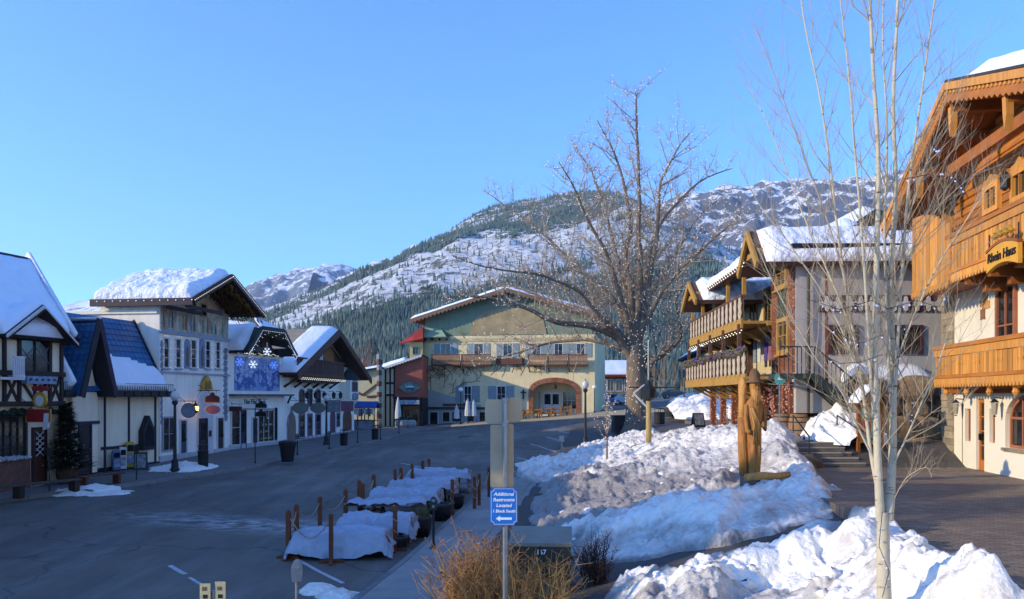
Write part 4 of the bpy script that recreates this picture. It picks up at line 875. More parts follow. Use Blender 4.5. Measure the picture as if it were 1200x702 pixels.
# lit snowflakes hanging under the gable
for i, (px, py, c) in enumerate(((280.5, 424, 'blue'), (296.5, 427, 'white'), (321, 428, 'blue'), (291.5, 410, 'white'), (313, 412, 'white'))):
    x, z = q(px, py, -.9); loc = f4.o + f4.u * x + f4.n * -.9; loc.z = f4.z0 + z; s_ = M()
    for k in range(3):
        a = math.pi * k / 3; dx, dz_ = math.cos(a) * .27, math.sin(a) * .27
        s_.bar((-dx, 0, -dz_), (dx, 0, dz_), .045, .03, up=(0, -1, 0))
        for s2 in (-1, 1):
            for da in (-.7, .7): s_.bar((s2 * dx * .55, 0, s2 * dz_ * .55), (s2 * dx * .55 + s2 * .1 * math.cos(a + da), 0, s2 * dz_ * .55 + s2 * .1 * math.sin(a + da)), .03, .02, up=(0, -1, 0))
    s_.tube([(0, 0, .27), (0, 0, .6)], .006, 4)
    o = s_.build('snowflake_light', mat('snowflake_' + c, '#5b8cff' if c == 'blue' else '#e8f2ff', .4, .02, emit=.25), None, loc=loc, rz=f4.rz - R(60))
    tag(o, ['blue lit snowflake at the left end above the winter mural', 'white lit snowflake above the middle of the winter mural', 'blue lit snowflake at the right end above the winter mural', 'white lit snowflake under the left slope of the clipped gable', 'white lit snowflake hanging in the middle of the clipped gable'][i], 'snowflake light', 'lit snowflakes on the hat shop')

# ------------------------------------------------ 5. chalet shop
f5 = Front(332, 56.4, 415, 73, 1.08); q = f5.xz; L = f5.L
r5 = f5.thing('chalet_shop', 'white chalet shop with a brown wooden balcony and carved snowy gable', 'shop')
yo = -1.3; xl, zl = q(346, 411, yo); xa, za = q(386, 383, yo); xr, zr = q(428, 442, yo); zr = zl = (zl * .5 + zr * .5); 
brown_m = mat('brown_boards', '#4a2f24', .75, .3, 2, .2, 20, stretch=(6, 6, .5)); tan_m = mat('tan_boards', '#8a5a30', .7, .25, 2)
xl = -.8; xr = L + .9; xa = (xl + xr) / 2; zap = q(386, 383, yo)[1]; zl = zr = q(428, 443, yo)[1]
M().prism([(0, -1), (L, -1), (L, zl + (zap - zl) * .1), (xa, zap - .35), (0, zl + (zap - zl) * .1)], 0, 9).build('wall', white_m, r5)
gable_roof(r5, xl, zl, xa, zap, xr, zr, yo, 9, .2, brown_m)
for s_ in (0, 1):
    a = (xl, yo - .02, zl) if s_ == 0 else (xa, yo - .02, zap); b = (xa, yo - .02, zap) if s_ == 0 else (xr, yo - .02, zr); scallop(r5, a, b, .08, mat('carved_brown_board', '#553528', .7, .25, 4), 22, 'carved_bargeboard', .62)
M().slab([(xl, 1.0, zl + .06), (xa, 1.0, zap + .06), (xa, 9, zap + .06), (xl, 9, zl + .06)], .05).build('shingles', mat('tan_shingles', '#8f8270', .9, .15, 2), r5)
snow_quad('roof_snow', (xl, yo + .05, zl + .02), (xl, 1.1, zl + .02), (xa, 1.1, zap + .02), (xa, yo + .05, zap + .02), .45, r5, roofsnow_m, 20, 20, 41, edge=.4)
snow_quad('roof_snow', (xa, yo + .05, zap + .02), (xa, 8.8, zap + .02), (xr, 8.8, zr + .02), (xr, yo + .05, zr + .02), .2, r5, roofsnow_m, 20, 20, 42, edge=.2)
zb0 = q(366, 441, -1.1)[1]; zb1 = q(366, 422, -1.1)[1]; xb0 = -.3; xb1 = q(403, 430, -1.1)[0]
M().box(xb0, xb1, -1.1, 0, zb0 - .1, zb0 + .05).build('balcony_floor', brown_m, r5)
nb = 30
bm_ = M().box(-.115, .115, -.03, .03, 0, zb1 - zb0).mesh('board', brown_m)
for k in range(nb): put('balcony_board', bm_, r5, (xb0 + (k + .5) * (xb1 - xb0) / nb, -1.1 + .008 * (k % 2), zb0), 0, ((xb1 - xb0) / nb / .24, 1, 1))
M().box(xb0 - .05, xb1 + .05, -1.2, -1.02, zb1, zb1 + .1).build('balcony_rail', mat('carved_brown_board', '#553528'), r5)
M().box(xb0, xb1, -1.17, -1.14, zb0 + .0, zb0 + .18).build('balcony_rail', MATS['carved_brown_board'], r5)
for k in range(6): xx = xb0 + .4 + k * (xb1 - xb0 - .8) / 5; M().bar((xx, -1.0, zb0 - .15), (xx, -.02, zb0 - .8), .14, .14).build('balcony_bracket', brown_m, r5)
zf = q(370, 446, -.6)[1]; rnd = random.Random(9)
for k in range(6):
    xx = 1.4 + k * (xb1 - 2) / 6; bx_ = M().box(xx, xx + 1.3, -.75, -.45, zf - .2, zf + .05).build('flower_box', dark_m, r5); fo = M()
    for j in range(16): fo.lathe([(.001, -.1), (.13, 0), (.001, .12)], 5, (xx + .05 + j * .08, -.6 + rnd.uniform(-.15, .15), zf + .12 + rnd.uniform(-.06, .1)))
    tag(fo.build('flowers', flower_m, bx_), None, None, None, 'stuff')
x0, x1, z0, z1 = f5.rect(365, 404, 372.5, 423); window(r5, x0, x1, zb1 - .3, z1, 0, trim_m, glass_m, 2, 1, .1)
for a, b in ((357, 363), (374, 378)): x0, x1, z0, z1 = f5.rect(a, 402, b, 424); M().box(x0, x1, -.05, 0, zb0, z1).build('white_panel', trim_m, r5)
x0, x1, z0, z1 = f5.rect(379, 402, 391, 424); M().prism([(x0, zb0), (x1, zb0), (x1, z1 - .8), (x0, z1 + .6)], -.06, 0).build('wood_panel', tan_m, r5)
M().prism([(xl + 2.6, zl + .9), (xr - 2.6, zl + .9), (xa, zap - .6)], -.03, 0).build('gable_boards', brown_m, r5)
x0, x1, z0, z1 = f5.rect(337, 482, 345, 519)
P = [(x0, 0), (x1, 0), (x1, z1 - .9), (x1 - .12, z1 - .45), ((x0 + x1) / 2 + .1, z1 - .1), ((x0 + x1) / 2, z1 + .3), ((x0 + x1) / 2 - .1, z1 - .1), (x0 + .12, z1 - .45), (x0, z1 - .9)]
ogee = M().prism([((x - (x0 + x1) / 2) * 1.25 + (x0 + x1) / 2, z * 1.04) for x, z in P], -.06, 0).build('ogee_door', grey_paint_m, r5); M().prism(P, -.09, -.06).build('leaf', mat('worn_tan_door', '#7a6658', .7, .2), ogee)
mauve_m = mat('mauve_frame', '#7c6276', .75, .15)
for a, b in ((350.5, 356), (360.5, 365), (370, 375)):
    x0, x1, z0, z1 = f5.rect(a, 486, b, 513); 
    if a == 360.5: door(r5, x0, x1, 0, z1, 0, mauve_m, mat('dull_mauve_door', '#55434f', .6), glass_m)
    else: window(r5, x0, x1, z0, z1, 0, mauve_m, glass_m, 1, 3, .12)
    x0, x1, z0, z1 = f5.rect(a, 457, b, 475); window(r5, x0, x1, z0, z1, 0, mauve_m, glass_m, 1, 2, .1, arch=.3 if a != 360.5 else 0)
x0, x1, z0, z1 = f5.rect(387, 481, 392, 509); window(r5, x0, x1, .05, z1, 0, mauve_m, MATS['dull_mauve_door'], 1, 1, .1, arch=.6, name='arched_door')
x0, x1, z0, z1 = f5.rect(394.5, 485, 397.5, 499); window(r5, x0, x1, z0, z1, 0, mauve_m, glass_m, 1, 2, .1)
x0, x1, z0, z1 = f5.rect(402, 480, 411, 507); window(r5, x0, x1, .05, z1, 0, mauve_m, mat('lit_doorway', '#6a4526', .6, .4, 3), 2, 3, .12, arch=.8, name='arched_door')
# corner oriel with a little pyramid roof
x0, x1, z0, z1 = f5.rect(404, 446, 413.5, 470, -.5); M().box(x0, x1, -1.0, 0, z0, z1).build('oriel', white_m, r5)
M().lathe([(1.15, 0), (.02, 1.1)], 4, ((x0 + x1) / 2, -.5, z1)).build('oriel_roof', dg_m, r5); window(r5, x0 + .45, x1 - .45, z0 + (z1 - z0) * .5, z1 - .2, -1.0, mauve_m, glass_m, 2, 1, .1)
M().lathe([(.55, 0), (.75, .1), (.75, .5), (.4, .6)], 12, ((x0 + x1) / 2, -1.05, z0 + .1), 1, .3).build('oriel_shield', grey_paint_m, r5); M().lathe([(.1, -.7), (.8, 0)], 4, ((x0 + x1) / 2, -.45, z0)).build('oriel_corbel', white_m, r5)
for i, (px, py, w, h, k, c) in enumerate(((352, 478, 1.1, .75, 'oval', mat('sage_board', '#6f7a72', .7)), (372.5, 478, 1.1, .75, 'oval', MATS['sage_board']), (391, 476, 1.0, .9, 'rect', grey_paint_m), (407, 476, 1.0, .8, 'rect', pink_m))):
    hsign(f5, px, py, w, h, k, c, ['grey-green oval sign at the left of the chalet shop', 'grey-green oval sign in the middle of the chalet shop', 'square grey sign over the narrow arched door of the chalet shop', 'pinkish square sign over the wide arched door of the chalet shop'][i], -.7, None, None, mauve_m)
for i, px in enumerate((360, 370, 380, 391, 399)):
    x, z = q(px, 463, -.4); ln = M().tube([(x, 0, z + .3), (x, -.4, z + .3), (x, -.4, z + .2)], .02, 5).lathe([(.02, -.3), (.14, -.2), (.17, .12), (.02, .3)], 6, (x, -.4, z)).build('lantern', iron_m, r5)
M().box(0, L, -.05, 0, -1, .25).build('plinth', mat('pale_plinth', '#aeb0b4'), r5)
for k in range(60):
    pass
bulbs('light_string', [(xb0 + (xb1 - xb0) * k / 50, -1.22, zb0 - .15 - .1 * (k % 2)) for k in range(51)], .04, bulb_m, r5)
# gap filler roof between hat shop and chalet
# ================================================================== FAR END OF THE STREET
hotel_m = mat('ochre_stucco', '#d8c89e', .9, .1, .6, .4, 18, streak=.2)
green_m = mat('faded_green_boards', '#71826f', .8, .15, 1, .2, 12, stretch=(5, 5, .5)); shutter_m = mat('grey_blue_shutter', '#7f8d90', .7, .12)
fh = Front(495, 87.5, 697, 84, 1.15); q = fh.xz; L = fh.L
h = fh.thing('hotel', 'large ochre hotel with brick arch entrance, carved balconies and wide gable roof', 'hotel')
yo = -1.3; xl, zl = q(480, 374, yo); xa, za = q(592, 337, yo); xr = 2 * xa - xl; zr = zl
zw = q(600, 393)[1]
xe0, xe1, ez0, ez1 = fh.rect(625, 448, 675, 486); n_ = 12; xc = (xe0 + xe1) / 2
def arc(e, zb): return [(xe0 - e, zb), (xe1 + e, zb)] + [(xc + ((xe1 - xe0) / 2 + e) * math.cos(math.pi * k / n_), ez1 - .9 + (.9 + e) * math.sin(math.pi * k / n_)) for k in range(n_ + 1)]
M().prism([(0, -2), (L, -2), (L, zw), (0, zw)], 0, .4, [arc(0, ez0 + .02)[::-1]]).build('wall', hotel_m, h)
M().box(0, L, 2.2, 14, -2, zw - .02).build('rear_wall', hotel_m, h)
M().box(0, .4, .4, 2.2, -2, zw - .01).build('side_wall', hotel_m, h); M().box(L - .4, L, .4, 2.2, -2, zw - .01).build('side_wall', hotel_m, h)
M().box(.4, L - .4, .4, 2.2, ez1 + .1, zw - .02).build('porch_ceiling', hotel_m, h); M().box(xe0 - .6, xe1 + .6, .3, 2.3, -1.5, ez0 + .01).build('porch_floor', conc_m, h)
M().prism([(.3, zw), (L - .3, zw), (L - .3, zl + (za - zl) * .12), (xa, za - .3), (.3, zl + (za - zl) * .12)], .1, 14).build('gable_wall', green_m, h)
M().prism([(xa - 4.2, zw + .1), (xa + 4.2, zw + .1), (xa + 3.8, zw + 1.6), (xa + 2.4, zw + 2.6), (xa, zw + 3), (xa - 2.4, zw + 2.6), (xa - 3.8, zw + 1.6)], .02, .1).build('painted_gable_panel', mat('tan_gable_panel', '#9a8a6a', .9, .2, 1), h)
gable_roof(h, xl, zl, xa, za, xr, zr, yo, 14.5, .25, mat('hotel_roof_brown', '#5d4a3c', .8, .2, 2))
for a, b in (((xl, yo - .02, zl), (xa, yo - .02, za)), ((xa, yo - .02, za), (xr, yo - .02, zr))): scallop(h, a, b, .1, mat('brown_fascia', '#6f5747', .8), 24, 'carved_bargeboard', .55)
for a, b, s_ in (((xl, zl), (xa, za), 51), ((xa, za), (xr, zr), 52)):
    snow_quad('roof_snow', (a[0], yo + .02, a[1] + .02), (b[0], yo + .02, b[1] + .02), (b[0], 14.3, b[1] + .02), (a[0], 14.3, a[1] + .02), .4, h, roofsnow_m, 30, 14, s_, edge=.3)
M().slab([(0, -.9, zw - .1), (2.9, -.9, zw - .1), (2.0, .1, zw + .9), (0, .1, zw + .9)], .1).build('pent_roof', mat('pale_green_metal', '#8fa58a', .6, .1), h)
for k in range(4): M().box(.3 + k * .8, .42 + k * .8, -.8, 0, zw - .45, zw - .2).build('pent_bracket', dark_m, h)
M().box(0, L, -.06, 0, q(600, 400)[1], q(600, 396)[1]).build('string_course', mat('ochre_band', '#b8a77f', .9), h)
for a, b in ((517, 528), (556, 566), (590, 600), (624, 633), (650, 659), (676, 685)):
    x0, x1, z0, z1 = fh.rect(a, 403, b, 418); window(h, x0, x1, z0, z1, 0, trim_m, glass_m, 2, 1, .08, .07)
    for s_ in (0, 1): xs_ = x0 - .75 if s_ == 0 else x1 + .1; M().box(xs_, xs_ + .65, -.06, 0, z0 - .05, z1 + .05).build('shutter', shutter_m, h)
hb_m = mat('weathered_balcony_wood', '#8a6a52', .8, .25, 4); hb2 = mat('balcony_frame_wood', '#5d4033', .8, .2)
for a, b in ((505, 540), (540, 576), (618, 641), (641, 665), (665, 689)):
    x0, x1, z0, z1 = fh.rect(a, 416, b, 427, -1); x0 += .04; x1 -= .04
    M().box(x0, x1, -1, 0, z0 - .12, z0).build('balcony_floor', hb2, h); M().box(x0, x1, -1.06, -.96, z1, z1 + .09).build('balcony_rail', hb2, h)
    M().box(x0, x0 + .12, -1.05, -.95, z0 - .3, z1 + .12).build('balcony_post', hb2, h); M().bar((x0 + .06, -.9, z0 - .2), (x0 + .06, 0, z0 - .75), .1).build('balcony_bracket', hb2, h)
    n = int((x1 - x0) / .16); g = M()
    for k in range(n):
        xx = x0 + .12 + k * (x1 - x0 - .12) / n; w = (x1 - x0) / n * .8; P = [(xx, z0), (xx + w, z0), (xx + w, z0 + .2), (xx + w * .6, z0 + .35), (xx + w, z0 + .5), (xx + w, z1), (xx, z1), (xx, z0 + .5), (xx + w * .4, z0 + .35), (xx, z0 + .2)]
        g.prism(P, -1.02, -.99)
    g.build('balusters', hb_m, h)
x0, x1, z0, z1 = fh.rect(581, 420, 612, 427, -.5); M().box(x0, x1, -.5, 0, z0, z1).build('flower_box', hb2, h)
for a, b in ((544.5, 552), (583, 592)):
    x0, x1, z0, z1 = fh.rect(a, 453, b, 471); window(h, x0, x1, z0, z1, 0, trim_m, glass_m, 2, 2, .08, .07, hb2)
    for s_ in (0, 1): xs_ = x0 - 1.0 if s_ == 0 else x1 + .12; M().box(xs_, xs_ + .85, -.06, 0, z0 - .05, z1 + .08).build('shutter', shutter_m, h)
# entrance: brick arch, each brick a piece
pts = arc(.0, ez0); out = arc(.5, ez0); bk = mat('red_brick', '#8d5a44', .9, .3, 6, .3, 30)
ap = [(xe1, ez0 + k * (ez1 - .9 - ez0) / 6, 0) for k in range(7)] 
for k in range(6):
    za_, zb_ = [ez0 + j * (ez1 - .9 - ez0) / 6 for j in (k, k + 1)]
    M().box(xe0 - .5, xe0, -.08, .3, za_ + .01, zb_ - .01).build('brick', bk, h); M().box(xe1, xe1 + .5, -.08, .3, za_ + .01, zb_ - .01).build('brick', bk, h)
for k in range(24):
    a0, a1 = math.pi * (k + .06) / 24, math.pi * (k + .94) / 24; P = []
    for a, e in ((a0, 0), (a1, 0), (a1, .5), (a0, .5)): P.append((xc + ((xe1 - xe0) / 2 + e) * math.cos(a), ez1 - .9 + (.9 + e) * math.sin(a)))
    M().prism(P, -.08, .3).build('brick', bk, h)
dx0, dx1 = q(637, 470, 2.2)[0], q(656, 470, 2.2)[0]; door(h, dx0, dx1, ez0, ez0 + 2.35, 2.2, trim_m, mat('white_door', '#c9cdd0', .6), glass_m, double=True)
window(h, xe0 + .25, dx0 - .35, ez0 + .6, ez0 + 2.4, 2.2, trim_m, glass_m, 3, 2, .07); window(h, dx1 + .35, xe1 - .25, ez0 + .6, ez0 + 2.4, 2.2, trim_m, glass_m, 3, 2, .07)
x, z = (xc, ez1 - .45); M().tube([(x, .6, z + .5), (x, .6, z + .1)], .03, 5).lathe([(.05, -.25), (.18, -.1), (.15, .1), (.02, .2)], 8, (x, .6, z)).build('lantern', iron_m, h)
x, z = q(613, 462, -.2); M().box(x - .08, x + .08, -.15, 0, z - .5, z + .5).box(x - .3, x + .3, -.14, -.01, z + .12, z + .26).build('iron_cross_lamp', iron_m, h)
# lower left shop front of the hotel
zb = q(520, 478)[1]; M().box(-.05, q(578, 470)[0], -.3, 0, zb - .1, zb + .08).build('shop_canopy', charcoal_m, h)
M().prism([(0, -2), (6.5, -2), (6.5, zb + .3), (.02, zb + 2.2)], -.025, 0).build('white_lower_wall', mat('grey_white_wall', '#9fa39f', .9, .1, 1), h)  # white lower wall; diagonal shadow put into its grey tone and slanted top
x0, x1, z0, z1 = fh.rect(504, 483, 513, 505); door(h, x0, x1, -.2, z1, -.02, trim_m, MATS['shadow_brown_door'], glass_m)
for a, b in ((519, 527), (530, 540), (547, 556), (562, 570)): x0, x1, z0, z1 = fh.rect(a, 483, b, 494); window(h, x0, x1, z0, z1, -.02, trim_m, shopglass_m, 1, 1, .08)
x0, x1, z0, z1 = fh.rect(520, 473, 545, 476); M().prism([(x0, z0), (x1, z0), (x1 + .15, (z0 + z1) / 2), (x1, z1), (x0, z1), (x0 - .15, (z0 + z1) / 2)], -.1, 0).build('name_board', hb2, h)
# ivy-like painted tree on the facade
iv = M(); rnd = random.Random(12)
def vine(x, z, a, ln, w):
    for k in range(5):
        nx_ = x + math.cos(a) * ln / 5; nz_ = z + math.sin(a) * ln / 5; iv.bar((x, -.008, z), (nx_, -.008, nz_), w, .012, up=(0, -1, 0)); x, z = nx_, nz_; a += rnd.uniform(-.5, .5)
        if ln > .5 and rnd.random() < .7: vine(x, z, a + rnd.choice([-1, 1]) * rnd.uniform(.5, 1.1), ln * .55, w * .7)
for px, py, ln in ((520, 455, 3.2), (508, 462, 2.2), (545, 440, 2.4), (575, 440, 2.2), (600, 437, 2.0), (530, 445, 2.4), (560, 445, 1.8), (515, 445, 2.6), (538, 452, 2.4), (552, 438, 2.6), (588, 442, 2.4), (610, 440, 2.0), (526, 462, 2.0)): xx, zz = q(px, py); vine(xx, zz, rnd.uniform(.3, 2.6), ln, .07)
tag(iv.build('bare_vines', mat('vine_brown', '#6b5b48', .9), h), None, None, None, 'stuff')
# left stair tower with red roof
ft = Front(477, 86, 497, 86, 1.15); q = ft.xz
t_ = ft.thing('stair_tower', 'narrow yellow tower wing with red roof left of the hotel', 'tower')
z0 = q(487, 433)[1]; z1 = q(487, 401)[1]; yel = mat('yellow_stucco', '#bda56c', .9, .1, .8, .3, 18); x0 = q(480, 420)[0]; x1 = q(495.5, 420)[0]
M().box(x0, x1, 0, 4, -1, z1).build('wall', yel, t_); redroof = mat('red_roof', '#a63a2c', .7, .2, 2, .2)
xl, zl = q(468, 402, -.6); xa, za = q(487, 385, -.6); xa = x1 + .05
M().slab([(xl, -.6, zl), (xa, -.6, zl + .55), (xa, 4.2, za + .4), (x0 + .6, 4.2, za + .4)], .15).build('roof', redroof, t_)
M().prism([(x0, z1 - .05), (x1, z1 - .05), (x1, za + .2), (x0 + .9, za - .1)], .05, 4).build('gable_wall', redroof, t_)
xa0, xa1, za0, za1 = ft.rect(484, 407, 490, 415); window(t_, xa0, xa1, za0, za1, 0, shutter_m, glass_m, 2, 1, .06)

# salmon shop
fs = Front(463, 82, 495, 82, 1.15); q = fs.xz; L = fs.L
s = fs.thing('salmon_shop', 'salmon gabled shop with dark front squeezed between hotel and cream shop', 'shop')
sal = mat('salmon_stucco', '#9c5644', .85, .15, 1); zt = q(479, 466)[1]
M().box(0, L, .3, 7, -1, zt).build('ground_floor_wall', charcoal_m, s)
xl, zl = q(447, 431, -.5); xr, zr = q(495, 415, -.5)
M().prism([(0, zt), (L, zt), (L, zr - .1), (0, zl + .15)], 0, 7).build('gable_wall', sal, s)
M().slab([(xl, -.5, zl), (L, -.5, zr), (L, 7, zr), (xl, 7, zl)], .18).build('roof', slate_m, s)
scallop(s, (xl, -.52, zl), (L, -.52, zr), .06, trim_m, 14, 'scalloped_trim', .3); snow_quad('roof_snow', (xl, -.4, zl + .02), (L - 1.6, -.4, zl + (zr - zl) * .62), (L - 1.6, 6.8, zl + (zr - zl) * .62), (xl, 6.8, zl + .02), .35, s, roofsnow_m, 14, 12, 61)
x0, x1, z0, z1 = fs.rect(468, 448, 492, 460); P = [((x0 + x1) / 2 + (x1 - x0) / 2 * math.cos(2 * math.pi * k / 24) * (1 + .12 * math.cos(6 * math.pi * k / 12)), (z0 + z1) / 2 + (z1 - z0) / 2 * math.sin(2 * math.pi * k / 24) * (1 + .18 * math.cos(8 * math.pi * k / 24))) for k in range(24)]
M().prism(P, -.1, 0).build('carved_crest', mat('grey_green_crest', '#6a7a74', .8, .5, 3), s); M().lathe([(.5, 0), (.4, .12), (.01, .15)], 14, ((x0 + x1) / 2, -.1, (z0 + z1) / 2)).build('crest_medallion', trim_m, s)
M().box(-.1, L, -.9, .3, zt - .1, zt + .1).build('canopy', charcoal_m, s); z0 = q(480, 471)[1]; M().box(.5, L - .2, -.95, -.9, z0 - .25, z0 + .2).build('name_board', mat('pale_blue_board', '#8b98a6', .8, .4, 4), s)
x0, x1, _, z1 = fs.rect(473, 477, 490, 500); door(s, x0, x1, 0, z1, .3, tan_m, tan_m, shopglass_m, (.1, .9), double=True)
M().box(q(451, 450)[0], 0, .2, 6, -1, q(455, 431)[1]).build('half_timber_wall', cream_m, s)
x0 = q(451, 450)[0]
for zz in (431, 449, 463): M().box(x0, 0, .1, .2, q(455, zz)[1] - .1, q(455, zz)[1] + .1).build('timber', dark_m, s)
for xx in (x0 + .05, (x0) / 2, -.1): M().box(xx - .08, xx + .08, .08, .2, 0, q(455, 431)[1]).build('timber', dark_m, s)
# low cream shop behind the stalls
fc = Front(412, 80, 447, 80, 1.15); q = fc.xz; L = fc.L
c = fc.thing('cream_shop', 'low cream shop with brown gable trim behind the street stalls', 'shop')
zt = q(430, 436)[1]; M().prism([(0, -1), (L, -1), (L, q(446, 431)[1]), (0, q(415, 437)[1])], 0, 6).build('wall', mat('pale_yellow_stucco', '#c6bd97', .9, .08), c)
M().slab([(-.2, -.5, q(413, 436)[1]), (L, -.5, q(446, 430)[1]), (L, 6, q(446, 430)[1]), (-.2, 6, q(413, 436)[1])], .15).build('roof', slate_m, c); snow_quad('roof_snow', (-.2, -.45, q(413, 436)[1]), (L - .1, -.45, q(446, 430)[1]), (L - .1, 6, q(446, 430)[1]), (-.2, 6, q(413, 436)[1]), .22, c, roofsnow_m, 12, 12, 63)
bars(c, 'timber', hb2, [(q(415, 458), q(425, 463)), (q(425, 463), q(445, 448)), (q(430, 465), q(446, 464))], .2, 0, .08)
# banner pole in front
o = thing('striped_pole', 'stone-banded pole between the cream shop and the salmon shop', 'pole', W(444.5, 504, 78).xy.to_3d() + Vector((0, 0, 1.15)))
for k in range(14): M().lathe([(.24, k * .52), (.25, k * .52 + .05), (.25, k * .52 + .46), (.24, k * .52 + .5)], 8).build('band', conc_m if k % 2 else hb2, o)
# market stalls and goods
stall_l = ['blue-roofed street stall nearest the cream shop', 'grey-roofed street stall behind the chalet shop corner']
for i, (px, Y, cc) in enumerate(((431, 75, '#2f4f9a'), (420, 76, '#59697a'))):
    p = W(px, 500, Y); r = thing('street_stall', stall_l[i], 'stall', (p.x, p.y, 1.28), R(-10), 'street stalls by the chalet shop')
    for sx_ in (-.8, .8):
        for sy in (-.5, .5): M().box(sx_ - .04, sx_ + .04, sy - .04, sy + .04, 0, 2.1).build('post', iron_m, r)
    M().slab([(-1, -.75, 2.0), (1, -.75, 2.0), (1, 0, 2.6), (-1, 0, 2.6)], .05).slab([(-1, 0, 2.6), (1, 0, 2.6), (1, .75, 2.0), (-1, .75, 2.0)], .05).build('roof', mat('stall_roof_%d' % i, cc, .7), r)
    M().box(-.85, .85, -.5, .5, .8, .87).build('counter', hb2, r); M().box(-.85, .85, -.5, -.45, 0, .8).build('front_panel', grey_paint_m, r)
    rnd = random.Random(i)
    for k in range(9): hgt = rnd.uniform(.3, .8); xx = -.75 + k * .18; M().lathe([(.02, 0), (.12, -.1), (.14, -hgt), (.02, -hgt - .05)], 6, (xx, -.55, 1.95)).build('hanging_garment', [trim_m, MATS['mural_blue'], MATS['mural_dark'], grey_paint_m][k % 4], r)
# folded white parasol and planters at the far corner
zsl = lambda x, y: float(zsw(x, y))
def parasol(px, py, Y, hgt, label, cm='#b7babd'):
    p = W(px, py, Y); r = thing('folded_parasol', label, 'parasol', (p.x, p.y, zsl(p.x, p.y)), 0, 'folded parasols by the far shops'); M().tube([(0, 0, 0), (0, 0, hgt)], .03, 6).build('pole', iron_m, r); M().lathe([(.3, 0), (.32, .08), (.3, .1)], 10).build('base', conc_m, r)
    M().lathe([(.32, hgt * .28), (.3, hgt * .5), (.18, hgt * .8), (.03, hgt)], 9).build('canopy', mat('folded_canvas', cm, .9, .1, 4), r)
parasol(466.5, 500, 80, 3.0, 'folded white parasol in front of the salmon shop'); parasol(548, 500, 82.5, 2.6, 'folded tan parasol left of the two below the hotel shutters', '#9a8f80'); parasol(555, 500, 82.6, 2.4, 'folded tan parasol right of the two below the hotel shutters'); parasol(535, 502, 82.6, 2.0, 'small folded parasol by the hotel shop windows')
for i, (px, Y) in enumerate(((471, 79), (480, 79.3))):
    p = W(px, 0, Y); r = thing('boulder_planter', ['left', 'right'][i] + ' round stone planter at the far street corner', 'planter', (p.x, p.y, zsl(p.x, p.y)), 0, 'stone planters at the far corner'); M().lathe([(.5, 0), (.7, .3), (.65, .65), (.45, .75)], 9).build('stone_bowl', conc_m, r); M().lathe([(.42, .7), (.3, 1.0), (.05, 1.1)], 7).build('plant', flower_m, r)
# wooden split fence and picnic benches before the hotel
def bench_table(px, py, Y, label, rz=0, m=None):
    p = W(px, py, Y); r = thing('picnic_table', label, 'picnic table', (p.x, p.y, float(zs(p.x, p.y)) + .14), rz, 'wooden picnic tables before the hotel')
    m = m or mat('honey_wood', '#9a6a35', .7, .2, 4)
    for k in range(3): M().box(-.95, .95, -.36 + k * .25, -.13 + k * .25, .72, .77).build('top_plank', m, r)
    for s_ in (-.7, .7): M().box(-.95, .95, s_ - .14, s_ + .14, .42, .47).build('bench_plank', m, r)
    for xx in (-.7, .7):
        M().bar((xx, -.7, 0), (xx, -.2, .72), .09).bar((xx, .7, 0), (xx, .2, .72), .09).bar((xx, -.8, .4), (xx, .8, .4), .08).build('trestle', m, r)
for i, (px, py) in enumerate(((608, 496), (623, 494), (640, 491), (654, 489))): bench_table(px, py, 81.3 + .3 * (i % 2), 'honey-coloured picnic table, ' + ['leftmost', 'second from left', 'third from left', 'rightmost'][i] + ' of four before the brick arch', R(10 * i))
fn = thing('rail_fence', 'low honey-coloured rail fence in front of the hotel entrance', 'fence', (0, 0, 0))
for k in range(7):
    p = W(600 + k * 11.5, 490, 80.4); z = float(zs(p.x, p.y)) + .14; M().box(p.x - .09, p.x + .09, p.y - .09, p.y + .09, z - .1, z + 1.05).build('fence_post', MATS['honey_wood'], fn)
    if k < 6:
        p2 = W(600 + (k + 1) * 11.5, 490, 80.4); z2 = float(zs(p2.x, p2.y)) + .14
        for hh in (.45, .85): M().bar((p.x, p.y, z + hh), (p2.x, p2.y, z2 + hh), .06, .14).build('fence_rail', MATS['honey_wood'], fn)

# right background: low shop, white chalet, wood fences
fb = Front(700, 118, 745, 118, 2.7); q = fb.xz; b_ = fb.thing('red_trimmed_shop', 'small dark shop with snowy roof behind the big tree', 'shop'); L = fb.L
M().box(0, L, 0, 6, -1, q(720, 432)[1]).build('wall', mat('brown_plaster', '#7d6650', .9), b_); M().slab([(-.5, -1.2, q(720, 440)[1]), (L, -1.2, q(720, 440)[1]), (L, 4, q(720, 424)[1]), (-.5, 4, q(720, 424)[1])], .2).build('roof', redroof, b_)
snow_quad('roof_snow', (-.5, -1.1, q(720, 439)[1]), (L, -1.1, q(720, 439)[1]), (L, 4, q(720, 423)[1]), (-.5, 4, q(720, 423)[1]), .5, b_, roofsnow_m, 20, 10, 71)
for a in (703, 712, 722, 732): x0, x1, z0, z1 = fb.rect(a, 445, a + 7, 458); window(b_, x0, x1, z0, z1, 0, trim_m, shopglass_m, 2, 1, .1)
fw = Front(812, 100, 850, 92, 2.9); q = fw.xz; L = fw.L; w_ = fw.thing('white_chalet', 'pale chalet with snowy eave and dark balcony beyond the snow bank', 'house')
zt = q(830, 412)[1]; M().box(0, L, 0, 8, -1, zt).build('wall', mat('tan_stucco', '#a3906c', .9), w_)
